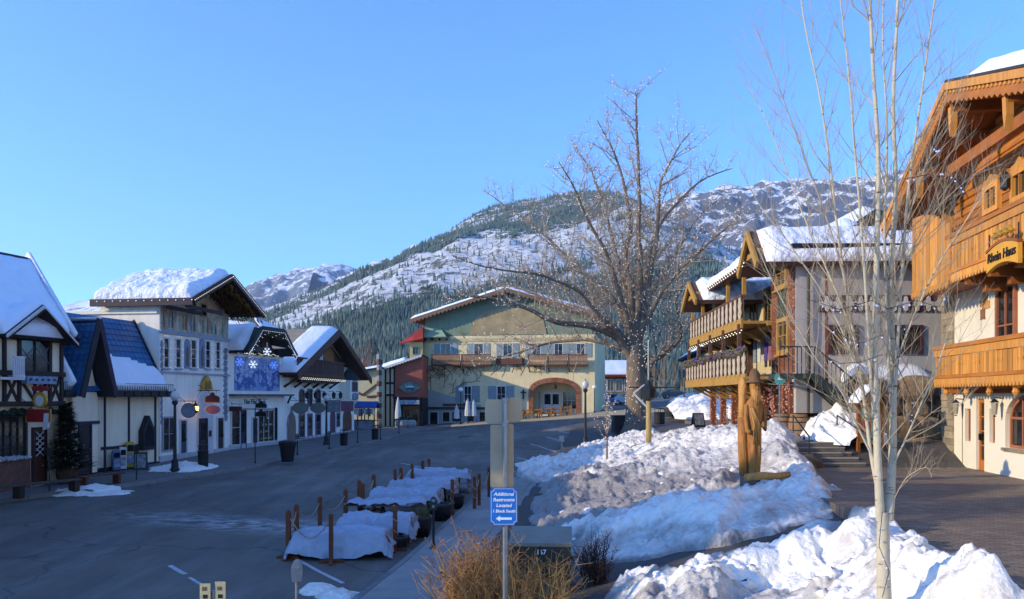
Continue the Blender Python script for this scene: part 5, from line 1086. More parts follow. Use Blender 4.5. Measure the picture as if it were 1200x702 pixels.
M().slab([(-2.2, -1, q(800, 422)[1]), (L, -1, q(835, 400)[1]), (L, 8, q(835, 400)[1]), (-2.2, 8, q(800, 422)[1])], .25).build('roof', slate_m, w_); snow_quad('roof_snow', (-2.2, -.95, q(800, 421)[1]), (L, -.95, q(835, 399)[1]), (L, 8, q(835, 399)[1]), (-2.2, 8, q(800, 421)[1]), .6, w_, roofsnow_m, 16, 12, 73, edge=.4)
z0 = q(825, 441)[1]; M().box(-.4, L, -1.2, 0, z0, z0 + .9).build('balcony', mat('green_grey_balcony', '#3d4a47', .7), w_)
window(w_, 1.2, 3.2, z0 + 1.2, z0 + 2.2, 0, trim_m, glass_m, 2, 1)
# ================================================================== RIGHT SIDE
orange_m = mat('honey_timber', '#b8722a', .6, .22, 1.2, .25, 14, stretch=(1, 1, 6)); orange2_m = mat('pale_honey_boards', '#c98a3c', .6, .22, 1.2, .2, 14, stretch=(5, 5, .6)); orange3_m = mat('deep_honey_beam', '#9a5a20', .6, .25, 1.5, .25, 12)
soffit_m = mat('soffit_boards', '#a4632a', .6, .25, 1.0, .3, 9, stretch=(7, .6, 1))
warmwhite_m = mat('warm_white_stucco', '#ddd6c2', .9, .04, .8, .3, 22, streak=.08)
pinkframe_m = mat('rosewood_frame', '#9a5f42', .6, .15, 3)
stone_m = mat('buff_stone', '#a5977c', .9, .25, 3, .5, 20, c2='#7d7260')

# ------------------------------------------------ timber beer hall at the right edge
fo = Front(1105, 28.2, 1200, 22.4, 2.0); q = fo.xz; L = fo.L + 9; o = fo.thing('timber_chalet', 'honey timber chalet with carved balconies and white ground floor at the right edge', 'chalet')
def zat(px, py, y=0): return q(px, py, y)[1]
xq = q(1117.5, 500)[0]
z_lb0 = zat(1117, 447, -1.0); z_lb1 = zat(1117, 408, -1.0)          # lower balcony bottom and rail
z_ub0 = zat(1117, 325, -1.2); z_ub1 = zat(1117, 279, -1.2)          # upper balcony
z_e = zat(1112, 99, -2.9)
print('B10 z', z_lb0, z_lb1, z_ub0, z_ub1, z_e)
# ground floor wall with real openings
wx0, wx1, wz0, wz1 = fo.rect(1178, 462, 1215, 527); wx1 = wx0 + 2.3
dx0, dx1, dz0, dz1 = fo.rect(1144, 467, 1153.5, 548); l0, l1, lz0, lz1 = fo.rect(1131, 479, 1137.5, 517); m0, m1, mz0, mz1 = fo.rect(1159.5, 479, 1166, 519)
n_ = 12
def arch_o(x0, x1, z0, z1, ar, e=0): xm = (x0 + x1) / 2; return [(x0 - e, z0 - e), (x1 + e, z0 - e)] + [(xm + ((x1 - x0) / 2 + e) * math.cos(math.pi * k / n_), z1 - ar + (ar + e) * math.sin(math.pi * k / n_)) for k in range(n_ + 1)]
rec = lambda a, b, c, e: [(a, c), (b, c), (b, e), (a, e)]
M().prism([(xq, -1), (L, -1), (L, z_lb0 + .3), (xq, z_lb0 + .3)], 0, .25, [arch_o(wx0, wx1, wz0, wz1, .75)[::-1], rec(dx0, dx1, .0, dz1)[::-1], rec(l0, l1, lz0, lz1)[::-1], rec(m0, m1, mz0, mz1)[::-1]]).build('wall', warmwhite_m, o)
M().box(xq, L, .3, 9, -1, z_ub0).build('inner_wall', warmwhite_m, o)
w_ = M().prism(arch_o(wx0 + .09, wx1 - .09, wz0 + .09, wz1 - .09, .7, .09), .12, .22, [arch_o(wx0 + .09, wx1 - .09, wz0 + .09, wz1 - .09, .7)[::-1]]).build('arched_window', pinkframe_m, o)
for i in range(3):
    for j in range(2):
        a = wx0 + .09 + (wx1 - wx0 - .18) * i / 3; b = a + (wx1 - wx0 - .18) / 3; zA = wz0 + .09 if j == 0 else wz0 + (wz1 - wz0) * .56; zB = wz0 + (wz1 - wz0) * .56 if j == 0 else wz1 - .1 - (.38 if i != 1 else 0)
        M().box(a + .03, b - .03, .16, .2, zA + .03, zB - .03).build('pane', glass_m, w_)
M().prism(arch_o(wx0, wx1, wz0, wz1, .75), .2, .28).build('glass_backing', mat('dim_interior', '#17181a', .5, .5, 2, 0, c2='#3a3028'), w_)
bb = M()
for i in (1, 2): xx = wx0 + .09 + (wx1 - wx0 - .18) * i / 3; bb.box(xx - .03, xx + .03, .11, .2, wz0 + .08, wz1 - .08 - .06)
bb.box(wx0 + .08, wx1 - .08, .105, .2, wz0 + (wz1 - wz0) * .56 - .035, wz0 + (wz1 - wz0) * .56 + .035).build('glazing_bar', pinkframe_m, w_)
M().box(wx0 - .1, wx1 + .1, -.08, .12, wz0 - .09, wz0 - .002).build('sill', stone_m, w_)
for a, b, c, e in ((l0, l1, lz0, lz1), (m0, m1, mz0, mz1)): window(o, a + .07, b - .07, c + .07, e - .07, .16, pinkframe_m, glass_m, 1, 2, .07, .06, split=True)
dr = M().box(dx0, dx0 + .1, .08, .2, 0, dz1).box(dx1 - .1, dx1, .08, .2, 0, dz1).box(dx0 + .1, dx1 - .1, .08, .2, dz1 - .1, dz1).box(dx0 + .1, dx1 - .1, .09, .19, .0, .32).build('door', mat('honey_door', '#b06a2c', .5, .15, 4), o)
for k in range(4): zz = .34 + k * (dz1 - .46) / 4; M().box(dx0 + .1, dx1 - .1, .13, .17, zz + .02, zz + (dz1 - .46) / 4 - .02).build('pane', glass_m, dr); M().box(dx0 + .1, dx1 - .1, .1, .18, zz + (dz1 - .46) / 4 - .02, zz + (dz1 - .46) / 4 + .02).build('rail', MATS['honey_door'], dr)
M().box(dx0 + .11, dx0 + .15, .02, .09, .95, 1.15).build('handle', black_m, dr)
# painted arch outline round the door
ao = M(); n2 = 14; ax0 = q(1128, 500)[0]; axm = (dx0 + dx1) / 2; arx = axm - ax0
for k in range(n2 // 2 + 1):
    a0 = math.pi - math.pi * k / n2; a1 = math.pi - math.pi * (k + 1) / n2
    if k < n2 // 2: ao.bar((axm + arx * math.cos(a0), -.006, lz1 + .05 + .75 * math.sin(a0)), (axm + arx * math.cos(a1), -.006, lz1 + .05 + .75 * math.sin(a1)), .035, .012, up=(0, -1, 0))
ao.bar((ax0, -.006, 0), (ax0, -.006, lz1 + .05), .035, .012, up=(0, -1, 0)); ao.build('painted_arch_line', mat('olive_line', '#6f6a4a', .8), o)
for px in (1120, 1165.5):
    x, z = q(px, 478, -.25); ln = M().tube([(x, 0, z + .28), (x, -.25, z + .3), (x, -.25, z + .2)], .018, 5).lathe([(.03, -.26), (.05, -.24), (.02, -.22)], 6, (x, -.25, z)).lathe([(.13, .16), (.02, .27)], 6, (x, -.25, z)).build('wall_lantern', iron_m, o)
    M().lathe([(.06, -.2), (.1, .15)], 6, (x, -.25, z)).build('lantern_glass', mat('lantern_glass', '#a09a8c', .2), ln)
# stone quoins at the corner, stone by stone
rnd = random.Random(2); z = -.05; k = 0
while z < z_ub0 - .3:
    hgt = rnd.uniform(.17, .26); sp = xq * rnd.uniform(.3, .7)
    if z > z_lb0 - .2 and z < z_lb0 + .3: z += .5; continue
    M().box(0, sp - .008, -.06 + rnd.uniform(-.015, .015), .5, z + .008, z + hgt - .008).build('stone', stone_m, o); M().box(sp + .008, xq + .05, -.06 + rnd.uniform(-.015, .015), .5, z + .008, z + hgt - .008).build('stone', stone_m, o)
    z += hgt
M().box(.02, xq + .03, -.02, 6, -1, z_ub0).build('stone_core', mat('mortar', '#8d8573', .95), o)

def balcony(x0, x1, dep, zb, zt, nb, skip=()):
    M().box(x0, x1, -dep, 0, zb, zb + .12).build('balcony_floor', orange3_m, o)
    M().box(x0 - .06, x1, -dep - .1, -dep + .1, zt, zt + .12).build('hand_rail', orange_m, o); M().box(x0 - .04, x1, -dep - .06, -dep + .02, zt - .22, zt - .01).build('carved_rail_band', orange2_m, o)
    sc_ = M(); n = int((x1 - x0) / .2)
    for k in range(n): xx = x0 + k * .2; sc_.prism([(xx, zb + .1), (xx + .2, zb + .1), (xx + .2, zb - .06), (xx + .15, zb - .16), (xx + .1, zb - .19), (xx + .05, zb - .16), (xx, zb - .06)], -dep - .07, -dep - .02)
    sc_.build('scalloped_valance', orange2_m, o); M().box(x0 - .05, x1, -dep - .1, -dep + .02, zb + .105, zb + .2).build('lower_moulding', orange_m, o)
    w = (x1 - x0) / nb; h = zt - .23 - (zb + .21)
    P = [(-w * .46, 0), (w * .46, 0), (w * .46, h * .38), (w * .3, h * .5), (w * .46, h * .62), (w * .46, h), (-w * .46, h), (-w * .46, h * .62), (-w * .3, h * .5), (-w * .46, h * .38)]
    pm = M().prism([(-w * .47, 0), (w * .47, 0), (w * .47, h), (-w * .47, h)], -.02, .02).mesh('board', orange2_m); cm = M().prism(P, -.02, .02).mesh('carved_board', orange2_m)
    for k in range(nb):
        cut = (k % 9) in (3, 4, 5)
        put('carved_board' if cut else 'board', cm if cut else pm, o, (x0 + (k + .5) * w, -dep + (.012 if k % 2 else 0), zb + .21))
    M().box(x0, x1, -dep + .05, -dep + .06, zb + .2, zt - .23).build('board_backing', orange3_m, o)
    # left end
    M().box(x0 - .03, x0 + .03, -dep, 0, zb + .1, zt - .05).build('end_panel', orange2_m, o)
xb = q(1097, 425, -1.0)[0]; balcony(xb, L, 1.0, z_lb0, z_lb1, 88)
for k in range(9): xx = xb + .5 + k * 1.55; M().prism([(0, 0)] * 0 or [(xx, z_lb0 - .02), (xx + .16, z_lb0 - .02), (xx + .16, z_lb0 - .24), (xx, z_lb0 - .24)], -.95, 0).build('joist', orange3_m, o); M().lathe([(.04, -.2), (.1, -.1), (.06, 0)], 8, (xx + .08, -.9, z_lb0 - .24)).build('joist_knob', orange2_m, o)
M().box(xq, L, -.12, 0, z_lb0 - .36, z_lb0 - .19).build('beam', orange3_m, o)
# first floor: white wall, window, painted ornament
M().box(xq, L, .01, .3, z_lb0 + .3, z_ub0).build('upper_wall', warmwhite_m, o)
x0, x1, a_, b_ = fo.rect(1171, 337, 1190, 379); window(o, x0, x1, z_lb1 - .5, b_, 0, pinkframe_m, glass_m, 2, 2, .12, .08, split=True, bw=.05)
window(o, x1 + .9, x1 + 2.2, z_lb1 - .5, b_, 0, pinkframe_m, glass_m, 2, 2, .12, .08, split=True, bw=.05)
x0, x1, z0, z1 = fo.rect(1142, 338, 1167, 388); xm = (x0 + x1) / 2; zm = (z0 + z1) / 2
orn = mat('painted_ornament', '#b98748', .8, .3, 5); rnd = random.Random(7)
for k in range(9):
    a = rnd.uniform(0, 6.28); r_ = rnd.uniform(.1, .42); cx_ = xm + r_ * math.cos(a) * .7; cz = zm + r_ * math.sin(a) * 1.2; s_ = rnd.uniform(.12, .24)
    M().prism([(cx_ + s_ * math.cos(2 * math.pi * j / 8) * (1 if j % 2 else .6), cz + s_ * math.sin(2 * math.pi * j / 8) * (1 if j % 2 else .6)) for j in range(8)], -.01 - .0012 * k, .01).build('painted_ornament', orn if k % 3 else mat('painted_ornament_dark', '#7d5434', .8), o)
# upper balcony
xu = q(1112, 300, -1.2)[0]; balcony(xu, L, 1.2, z_ub0, z_ub1, 84)
for k in range(9): xx = xu + .9 + k * 1.55; M().box(xx, xx + .2, -1.1, 0, z_ub0 - .3, z_ub0 - .01).build('joist', orange3_m, o); M().box(xx - .02, xx + .22, -.6, 0, z_ub0 - .52, z_ub0 - .31).build('corbel', orange3_m, o)
# boarded loggia screen at the left end of the upper balcony
xs0 = q(1080, 300, -1.0)[0]; zs1 = zat(1095, 236, -1.0)
P = [(-1.6, z_ub0 - .12), (1.4, z_ub0 - .12), (1.4, z_ub1 + 1.6), (-.4, z_ub1 + 1.6), (-.6, z_ub1 + 1.0), (-.75, z_ub1 + .7), (-1.0, z_ub1 + .45), (-1.6, z_ub1 + .35)]
nb = 22
for k in range(nb):
    ya = -1.3 + k * 2.6 / nb; yb = ya + 2.6 / nb; t = (ya + 1.3) / 2.6; top = z_ub1 + .3 + (1.5 * sstep(.05, .5, t)) - 0
    M().box(xs0 - .02 + .01 * (k % 2), xs0 + .05, ya + .004, yb - .004, z_ub0 - .1, float(top)).build('screen_board', orange2_m, o)
M().box(xs0, xu + .2, -1.22, -1.16, z_ub0 - .08, z_ub1 + .35).build('screen_front', orange2_m, o)
nb = 10
for k in range(nb):
    a = xs0 + k * (xu - xs0 + .3) / nb; b = a + (xu - xs0 + .3) / nb; top = z_ub1 + .35 + .9 * math.sin(math.pi * .5 * (1 - k / nb)); M().box(a + .003, b - .003, -1.3 + .01 * (k % 2), -1.23, z_ub0 - .1, top).build('screen_board', orange2_m, o)
sc_ = M()
for k in range(12): xx = xs0 + k * (xu - xs0 + .3) / 12; w = (xu - xs0 + .3) / 12; sc_.prism([(xx, z_ub0 - .08), (xx + w, z_ub0 - .08), (xx + w, z_ub0 - .2), (xx + w / 2, z_ub0 - .32), (xx, z_ub0 - .2)], -1.34, -1.29)
sc_.build('scalloped_valance', orange2_m, o); M().box(xs0, xu + .3, -1.32, 0, z_ub0 - .14, z_ub0 - .085).build('screen_floor', orange3_m, o)
# roof: wide gable facing the street, deep eaves
yo = -1.75; xa, za = q(1112, 97, yo); xe, ze = q(1037, 265, yo); xt = L + 1; sr = .31; zt_ = za - sr * (xt - xa)
roofm = mat('roof_slate_edge', '#3b3733', .7, .2, 3)
def rz_(x): return za - (za - ze) / (xa - xe) * (xa - x) if x < xa else za - sr * (x - xa)
# log wall of the top floor
zlog = z_ub0 + .1; xw = q(1122, 230)[0]
while zlog < za - .5:
    xL = xw
    while rz_(xL) < zlog + .5 and xL < xa: xL += .1
    xR = L
    while rz_(xR) < zlog + .5 and xR > xa: xR -= .1
    if xR > xL + .3: M().box(xL, xR, -.06, 6, zlog, zlog + .235).build('log', orange_m, o); M().box(xL - .02, xR, -.1, 5.9, zlog + .035, zlog + .2).build('log_face', orange_m, o)
    zlog += .24
for a, b, c, e in ((1158, 221, 1171, 243), (1191, 203, 1206, 228)):
    x0, x1, z0, z1 = fo.rect(a, b, c, e, -.1); window(o, x0, x1, z0, z1, -.1, orange2_m, glass_m, 2, 1, .15, .12, split=True, bw=.05)
    cr = [(x0 - .2, z1 + .16), (x1 + .2, z1 + .16), (x1 + .1, z1 + .3), ((x0 + x1) / 2 + .2, z1 + .34), ((x0 + x1) / 2, z1 + .5), ((x0 + x1) / 2 - .2, z1 + .34), (x0 - .1, z1 + .3)]; M().prism(cr, -.2, -.1).build('window_crest', orange2_m, o)
x, z = q(1177.5, 211, -.35); M().tube([(x, -.1, z + .35), (x, -.35, z + .35), (x, -.35, z + .25)], .018, 5).lathe([(.04, -.3), (.12, -.22), (.12, .15), (.02, .27)], 6, (x, -.35, z)).build('wall_lantern', iron_m, o)
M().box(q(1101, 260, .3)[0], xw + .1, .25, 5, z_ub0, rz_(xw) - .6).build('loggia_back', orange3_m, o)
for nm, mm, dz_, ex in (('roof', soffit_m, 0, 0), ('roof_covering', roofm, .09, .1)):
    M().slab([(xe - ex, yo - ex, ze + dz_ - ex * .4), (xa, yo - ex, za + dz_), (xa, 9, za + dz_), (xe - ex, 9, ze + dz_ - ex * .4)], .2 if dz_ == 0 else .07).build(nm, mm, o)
    M().slab([(xa, yo - ex, za + dz_ - .001), (xt + ex, yo - ex, zt_ + dz_), (xt + ex, 9, zt_ + dz_), (xa, 9, za + dz_ - .001)], .2 if dz_ == 0 else .07).build(nm, mm, o)
snow_quad('roof_snow', (xa + .9, yo + .05, rz_(xa + .9) + .1), (xt, yo + .05, zt_ + .1), (xt, 8.8, zt_ + .1), (xa + .9, 8.8, rz_(xa + .9) + .1), .45, o, roofsnow_m, 40, 26, 81, edge=.5)
snow_quad('roof_snow', (xe + .3, 1.5, rz_(xe + .3) + .1), (xa, 1.5, za + .1), (xa, 8.8, za + .1), (xe + .3, 8.8, rz_(xe + .3) + .1), .3, o, roofsnow_m, 30, 20, 82, edge=.5)
for side, (A, B) in enumerate((((xe, ze), (xa, za)), ((xa, za), (xt, zt_)))):
    n = 34; low = []
    for k in range(n * 2 + 1):
        t = 1 - k / (n * 2); low.append((A[0] + (B[0] - A[0]) * t, A[1] + (B[1] - A[1]) * t - .5 - .09 * abs(math.sin(math.pi * k / 2))))
    M().prism([(A[0], A[1] - .02), (B[0], B[1] - .02)] + low, yo - .07, yo - .005).build('carved_bargeboard', orange_m, o)
    M().bar((A[0], yo - .11, A[1] - .1), (B[0], yo - .11, B[1] - .1), .2, .08, up=(0, -1, 0)).build('barge_moulding', orange2_m, o)
    for k in range(44): t = (k + .5) / 44; xx = A[0] + (B[0] - A[0]) * t; zz = A[1] + (B[1] - A[1]) * t - .24; M().box(xx - .05, xx + .05, yo - .1, yo - .068, zz - .07, zz + .03).build('dentil', orange2_m, o) if k % 1 == 0 and xx < 10.5 else None
for k, (px, py) in enumerate(((1118, 140), (1183, 130), (1079, 214))):    # purlin ends with carved pendants
    x, z = q(px, py, yo + .15); z = min(z, rz_(x) - .75); M().prism([(x - .1, z + .35), (x + .1, z + .35), (x + .12, z - .1), (x + .02, z - .5), (x - .06, z - .1)], yo + .02, yo + .2).build('carved_pendant', orange2_m, o); M().box(x - .12, x + .12, yo + .06, 2, z + .2, z + .48).build('purlin', orange3_m, o)
for xx in (xe + 1.1, xa - 3.0, xa - 1.5, xa + 1.5, xa + 3): M().box(xx - .1, xx + .1, yo + .1, 2, rz_(xx) - .5, rz_(xx) - .24).build('rafter', orange3_m, o)
x1_, z1_ = q(1160, 170, -.9); M().box(xa - 2.2, L, -1.0, -.75, z1_ - .12, z1_ + .2).build('tie_beam', orange3_m, o)
x2_, z2_ = q(1100, 222, -.5); M().box(xe + .9, xw + .6, -.6, -.35, z2_ - .1, z2_ + .22).build('tie_beam', orange3_m, o)
# name sign
xs1, zs_ = q(1176, 303, -1.5); sg = thing('name_sign', 'curved golden name sign hanging from the upper balcony of the timber chalet', 'sign', fo.o + fo.u * xs1 + fo.n * -1.5 + Vector((0, 0, zs_)), fo.rz)
n = 12; w = 1.75; h = .5
M().prism([(-w / 2 + w * k / n, -h / 2 + .16 * math.sin(math.pi * k / n)) for k in range(n + 1)] + [(w / 2 - w * k / n, h / 2 + .16 * math.sin(math.pi * k / n)) for k in range(n + 1)], -.05, .05).build('board', mat('golden_board', '#d39a2e', .45, .12, 3), sg)
M().prism([(-w / 2 + w * k / n, h / 2 + .01 + .16 * math.sin(math.pi * k / n)) for k in range(n + 1)] + [(w / 2 - w * k / n, h / 2 + .08 + .16 * math.sin(math.pi * k / n)) for k in range(n + 1)], -.07, .07).build('rim', orange3_m, sg)
tm = mat('black_lettering', '#1c1208', .6); text('Rhein Haus', .34, tm, sg, 0, -.06, .1, .012, .004, shear=.12)
M().tube([(-.8, 0, .35), (-.8, 0, .75)], .02, 5).tube([(.8, 0, .35), (.8, 0, .75)], .02, 5).build('hanger', iron_m, sg)
for k in range(7): M().lathe([(.001, -.08), (.1, 0), (.001, .1)], 6, (-.45 + k * .15, -.02, .62 + .08 * (k % 2))).build('gilt_leaf', gold_m, sg)

# ------------------------------------------------ boulder retaining wall
bw = thing('boulder_wall', 'retaining wall of big brown boulders beside the timber chalet', 'boulder wall', (13.6, 28.6, 2.0))
bm_ = mat('boulder_rock', '#5c4a38', .9, .35, 1.5, .6, 6, c2='#9a8468', dist=.05); rnd = random.Random(21)
def boulder(name, c, r, m, parent, seed, sq=(1, 1, 1)):
    n, k = 9, 12; V = []; 
    for i in range(n + 1):
        th = math.pi * i / n
        for j in range(k):
            ph = 2 * math.pi * j / k; dd = Vector((math.sin(th) * math.cos(ph), math.sin(th) * math.sin(ph), math.cos(th)))
            f = .78 + .5 * float(vnoise(dd.x * 1.7 + seed * 3.1 + dd.z * 1.3, dd.y * 1.7 + dd.z * .9 + seed, seed % 13)); f += .1 * float(vnoise(dd.x * 5 + seed, dd.z * 5 + dd.y * 3, 3)); dd = Vector([math.copysign(abs(t) ** .9, t) for t in dd])
            V.append((c[0] + dd.x * r * sq[0] * f, c[1] + dd.y * r * sq[1] * f, c[2] + dd.z * r * sq[2] * f))
    F_ = [(i * k + j, i * k + (j + 1) % k, (i + 1) * k + (j + 1) % k, (i + 1) * k + j) for i in range(n) for j in range(k)]
    return M().add(V, F_).build(name, m, parent, False)
row = 0
for zz, n in ((.4, 4), (1.15, 4), (1.85, 3), (2.5, 3)):
    for k in range(n): boulder('boulder', (-1.2 + k * 2.9 / n + rnd.uniform(-.1, .1) + .25 * (row % 2), .15 + row * .22 + rnd.uniform(-.1, .1), zz + rnd.uniform(-.06, .06)), rnd.uniform(.46, .68), bm_, bw, rnd.randint(1, 400), (1.05, .9, .8))
    row += 1
M().box(-1.4, 1.9, .7, 2.2, 0, 2.4).build('backfill', bm_, bw)
snow_quad('snow_cap', (-1.4, .7, 2.75), (1.7, .7, 2.75), (1.7, 2.6, 3.1), (-1.4, 2.6, 3.1), .6, bw, snow_m, 20, 14, 83, edge=.4)
lf = M(); 
for k in range(500): x = rnd.uniform(-1.3, 1.9); y = rnd.uniform(-.9, .1); z = .03 + rnd.random() * .04 + max(0, y + .4) * .5; a = rnd.uniform(0, 6.28); lf.add([(x, y, z), (x + .07 * math.cos(a), y + .07 * math.sin(a), z + .03), (x + .05 * math.cos(a + 1), y + .05 * math.sin(a + 1), z)], [(0, 1, 2)])
tag(lf.build('fallen_leaves', mat('dead_leaves', '#6a4426', .9, .4, 9), bw), None, None, None, 'stuff')

# ------------------------------------------------ balcony chalet
f9 = Front(833, 46, 932, 30.2, 2.76); q = f9.xz; L = f9.L; c9 = f9.thing('balcony_chalet', 'chalet with two flowered balconies, yellow trim and snowy gables behind the statue', 'chalet')
yt_m = mat('yellow_trim', '#a87f38', .7, .15, 3); rust_m = mat('rust_siding', '#7d4a2e', .75, .25, 1.5, .3, 10, stretch=(.6, .6, 9)); cr9 = mat('cream_panel', '#c4b48e', .9, .1)
z1f = q(880, 444)[1]; z2f = (q(905, 364, -1.2)[1] + q(835, 388, -1.2)[1]) / 2; zee = 6.75
xt0 = q(905, 400)[0]     # near block from xt0 to L
M().box(0, L - .75, 1.2, 9, -.5, zee).build('wall', cr9, c9)
M().box(xt0, L, 0, 1.2, z1f, zee).build('near_block_wall', rust_m, c9)
for k in range(14): zz = z1f + .1 + k * (zee - z1f) / 14; M().box(xt0 - .02, L + .001, -.025, 0, zz, zz + (zee - z1f) / 14 - .03).build('siding_board', rust_m, c9)
M().box(0, L, 0, 1.2, z1f - .25, z1f).build('floor_slab', dark_m, c9); M().box(0, xt0, -.2, 1.2, z2f - .2, z2f).build('floor_slab', yt_m, c9)
def balc9(x0, x1, dep, zf, h, n, m_base, tag_):
    M().box(x0, x1, -dep, 0, zf - .12, zf).build('balcony_floor', yt_m, c9); M().box(x0, x1, -dep - .05, -dep + .04, zf - .3, zf + .1).build('balcony_fascia', yt_m, c9)
    M().box(x0, x1, -dep - .05, -dep + .05, zf + h, zf + h + .09).build('balcony_rail', hb2, c9)
    pw = (x1 - x0) / n; P = [(-pw * .3, 0), (pw * .3, 0), (pw * .18, h * .12), (pw * .36, h * .3), (pw * .22, h * .5), (pw * .36, h * .7), (pw * .18, h * .88), (pw * .3, h), (-pw * .3, h), (-pw * .18, h * .88), (-pw * .36, h * .7), (-pw * .22, h * .5), (-pw * .36, h * .3), (-pw * .18, h * .12)]
    me = M().prism(P, -.02, .02).mesh('baluster', mat('faded_baluster', '#b3a68f', .8, .3, 5)); M().box(x0, x1, -dep + .06, -dep + .08, zf + .1, zf + h).build('balcony_backing', mat('dark_balcony_board', '#4a3526', .8, .3, 4), c9); pm = M().box(-.05, .05, -.05, .05, 0, h).mesh('baluster_post', hb2)
    for k in range(n): put('carved_baluster', me, c9, (x0 + (k + .5) * pw, -dep, zf)); put('baluster_post', pm, c9, (x0 + k * pw, -dep, zf))
balc9(.1, xt0 + 1.4, 1.4, z1f, 1.0, 17, None, 0); balc9(.2, xt0 - .1, 1.2, z2f, 1.0, 15, None, 1)
for k in range(7): xx = .6 + k * 1.7; M().bar((xx, -1.3, z1f - .15), (xx, 0, z1f - .9), .12).build('balcony_bracket', yt_m, c9); M().bar((xx, -1.1, z2f - .15), (xx, 0, z2f - .7), .12).build('balcony_bracket', yt_m, c9)
for k in range(5): xx = .3 + k * (xt0 - .6) / 4; M().box(xx - .08, xx + .08, -1.15, -1.0, z2f + 1.09, zee + .1).build('eave_post', yt_m, c9); M().box(xx - .08, xx + .08, -1.35, -1.2, z1f + 1.09, z2f - .13).build('porch_post', hb2, c9)
# flowers on the lower rail
rnd = random.Random(14); fl = M(); fl2 = M()
for k in range(150): (fl if k % 3 else fl2).lathe([(.001, -.1), (.13, 0), (.001, .12)], 5, (.2 + rnd.random() * (xt0 + 1.2), -1.48 + rnd.uniform(-.1, .08), z1f + 1.0 + rnd.uniform(-.15, .15)))
tag(fl.build('garland', mat('dry_garland', '#5f5a44', .9, .4, 6), c9), None, None, None, 'stuff'); tag(fl2.build('garland_berries', mat('violet_berries', '#5a4870', .8, .3, 6), c9), None, None, None, 'stuff')
# windows, shutters, slatted door
for a, b, z_, wd in ((1.0, 2.0, z2f + .3, 1.6), (4.2, 5.6, z2f + .2, 1.9), (7.0, 8.2, z2f + .3, 1.6)): window(c9, a, b, z_, z_ + wd, 1.2, yt_m, glass_m, 2, 1, .12)
for a, b in ((1.2, 2.2), (8.4, 9.4)): window(c9, a, b, z1f + .5, z1f + 2.1, 1.2, yt_m, glass_m, 2, 2, .12)
x0 = q(861, 405, .9)[0]; x1 = q(875, 405, .9)[0]
for k in range(9): M().box(x0, x1, .85, .95, z1f + .35 + k * .22, z1f + .5 + k * .22).build('slat', mat('orange_slats', '#b07a48', .7), c9)
M().box(x0 - .1, x0, .83, 1.2, z1f, z2f - .2).box(x1, x1 + .1, .83, 1.2, z1f, z2f - .2).build('slat_frame', hb2, c9)
for a, c_ in ((884, MATS['mural_blue']), (889, trim_m), (897, mat('violet_banner', '#4a3a78', .8)), (902, pink_m)): x = q(a, 405, .6)[0]; M().box(x - .25, x + .25, .6, .64, z1f + .8, z2f - .5).build('hanging_cloth', c_, c9)
# near block windows
for py0, py1, pxa, pxb in ((305, 334, 912, 923), (377, 410, 914.5, 925)):
    x0, x1, z0, z1 = f9.rect(pxa, py0, pxb, py1); window(c9, x0, x1, z0, z1, -.02, yt_m, glass_m, 2, 2, .16, .1, yt_m)
x0, x1, z0, z1 = f9.rect(913, 338, 922, 372); M().box(x0, x1, -.06, -.025, z0, z1).build('dark_panel', mat('dark_green_panel', '#2e3a26', .8, .3, 4), c9)
# roofs: near gable (ridge runs away from the street), far gable, eave strip
zr9 = q(877, 271, -1.5)[1]; xr9 = q(877, 271, -1.5)[0]; xn = L + .55; xf = xr9 - (xn - xr9); ze9 = q(898, 301, -1.5)[1]
def xgable(xf, xr, xn, ze, zr, y0, y1, nm, t=.2):
    M().slab([(xf, y0, ze), (xr, y0, zr), (xr, y1, zr), (xf, y1, ze)], t).build(nm, hb2, c9); M().slab([(xr, y0, zr), (xn, y0, ze), (xn, y1, ze), (xr, y1, zr)], t).build(nm, hb2, c9)
    for a, b in (((xf, ze), (xr, zr)), ((xr, zr), (xn, ze))): M().bar((a[0], y0 - .05, a[1] - .1), (b[0], y0 - .05, b[1] - .1), .3, .1, up=(0, -1, 0)).build('bargeboard', yt_m, c9)
    M().prism([(xf + .4, ze), (xn - .4, ze), (xr, zr - .25)], y0 + 1.2, y1).build('gable_wall', dark_m, c9); zc = ze + (zr - ze) * .35; M().box(xf + (xr - xf) * .35, xn - (xn - xr) * .35, y0 + .1, y0 + .3, zc - .1, zc + .1).build('tie_beam', yt_m, c9)
xgable(xf, xr9, xn, ze9, zr9, -1.5, 11, 'roof')
snow_quad('roof_snow', (xr9, -1.2, zr9 + .02), (xn, -1.2, ze9 + .02), (xn, 10.8, ze9 + .02), (xr9, 10.8, zr9 + .02), .34, c9, MATS['sunlit_crusty_roof_snow'], 20, 50, 91, edge=.3)
snow_quad('roof_snow', (xf, -1.2, ze9 + .02), (xr9, -1.2, zr9 + .02), (xr9, 10.8, zr9 + .02), (xf, 10.8, ze9 + .02), .4, c9, roofsnow_m, 16, 30, 92, edge=.3)
xg = q(808, 331, -2.0)[0]; zg = q(808, 331, -2.0)[1]; xgn = q(821, 351, -2)[0]; zgn = q(821, 351, -2)[1]; w = 2.1
xgable(xg - w, xg, xg + w, zg - 1.15, zg, -2.0, 6, 'wing_roof')
snow_quad('roof_snow', (xg, -1.7, zg + .02), (xg + w, -1.7, zg - 1.13), (xg + w, 5.8, zg - 1.13), (xg, 5.8, zg + .02), .35, c9, MATS['sunlit_crusty_roof_snow'], 12, 30, 93, edge=.25)
M().slab([(xg + 1, -1.5, zee + .1), (xf + .6, -1.5, zee + .1), (xf + .6, 3, zee + 1.6), (xg + 1, 3, zee + 1.6)], .18).build('eave_roof', hb2, c9)
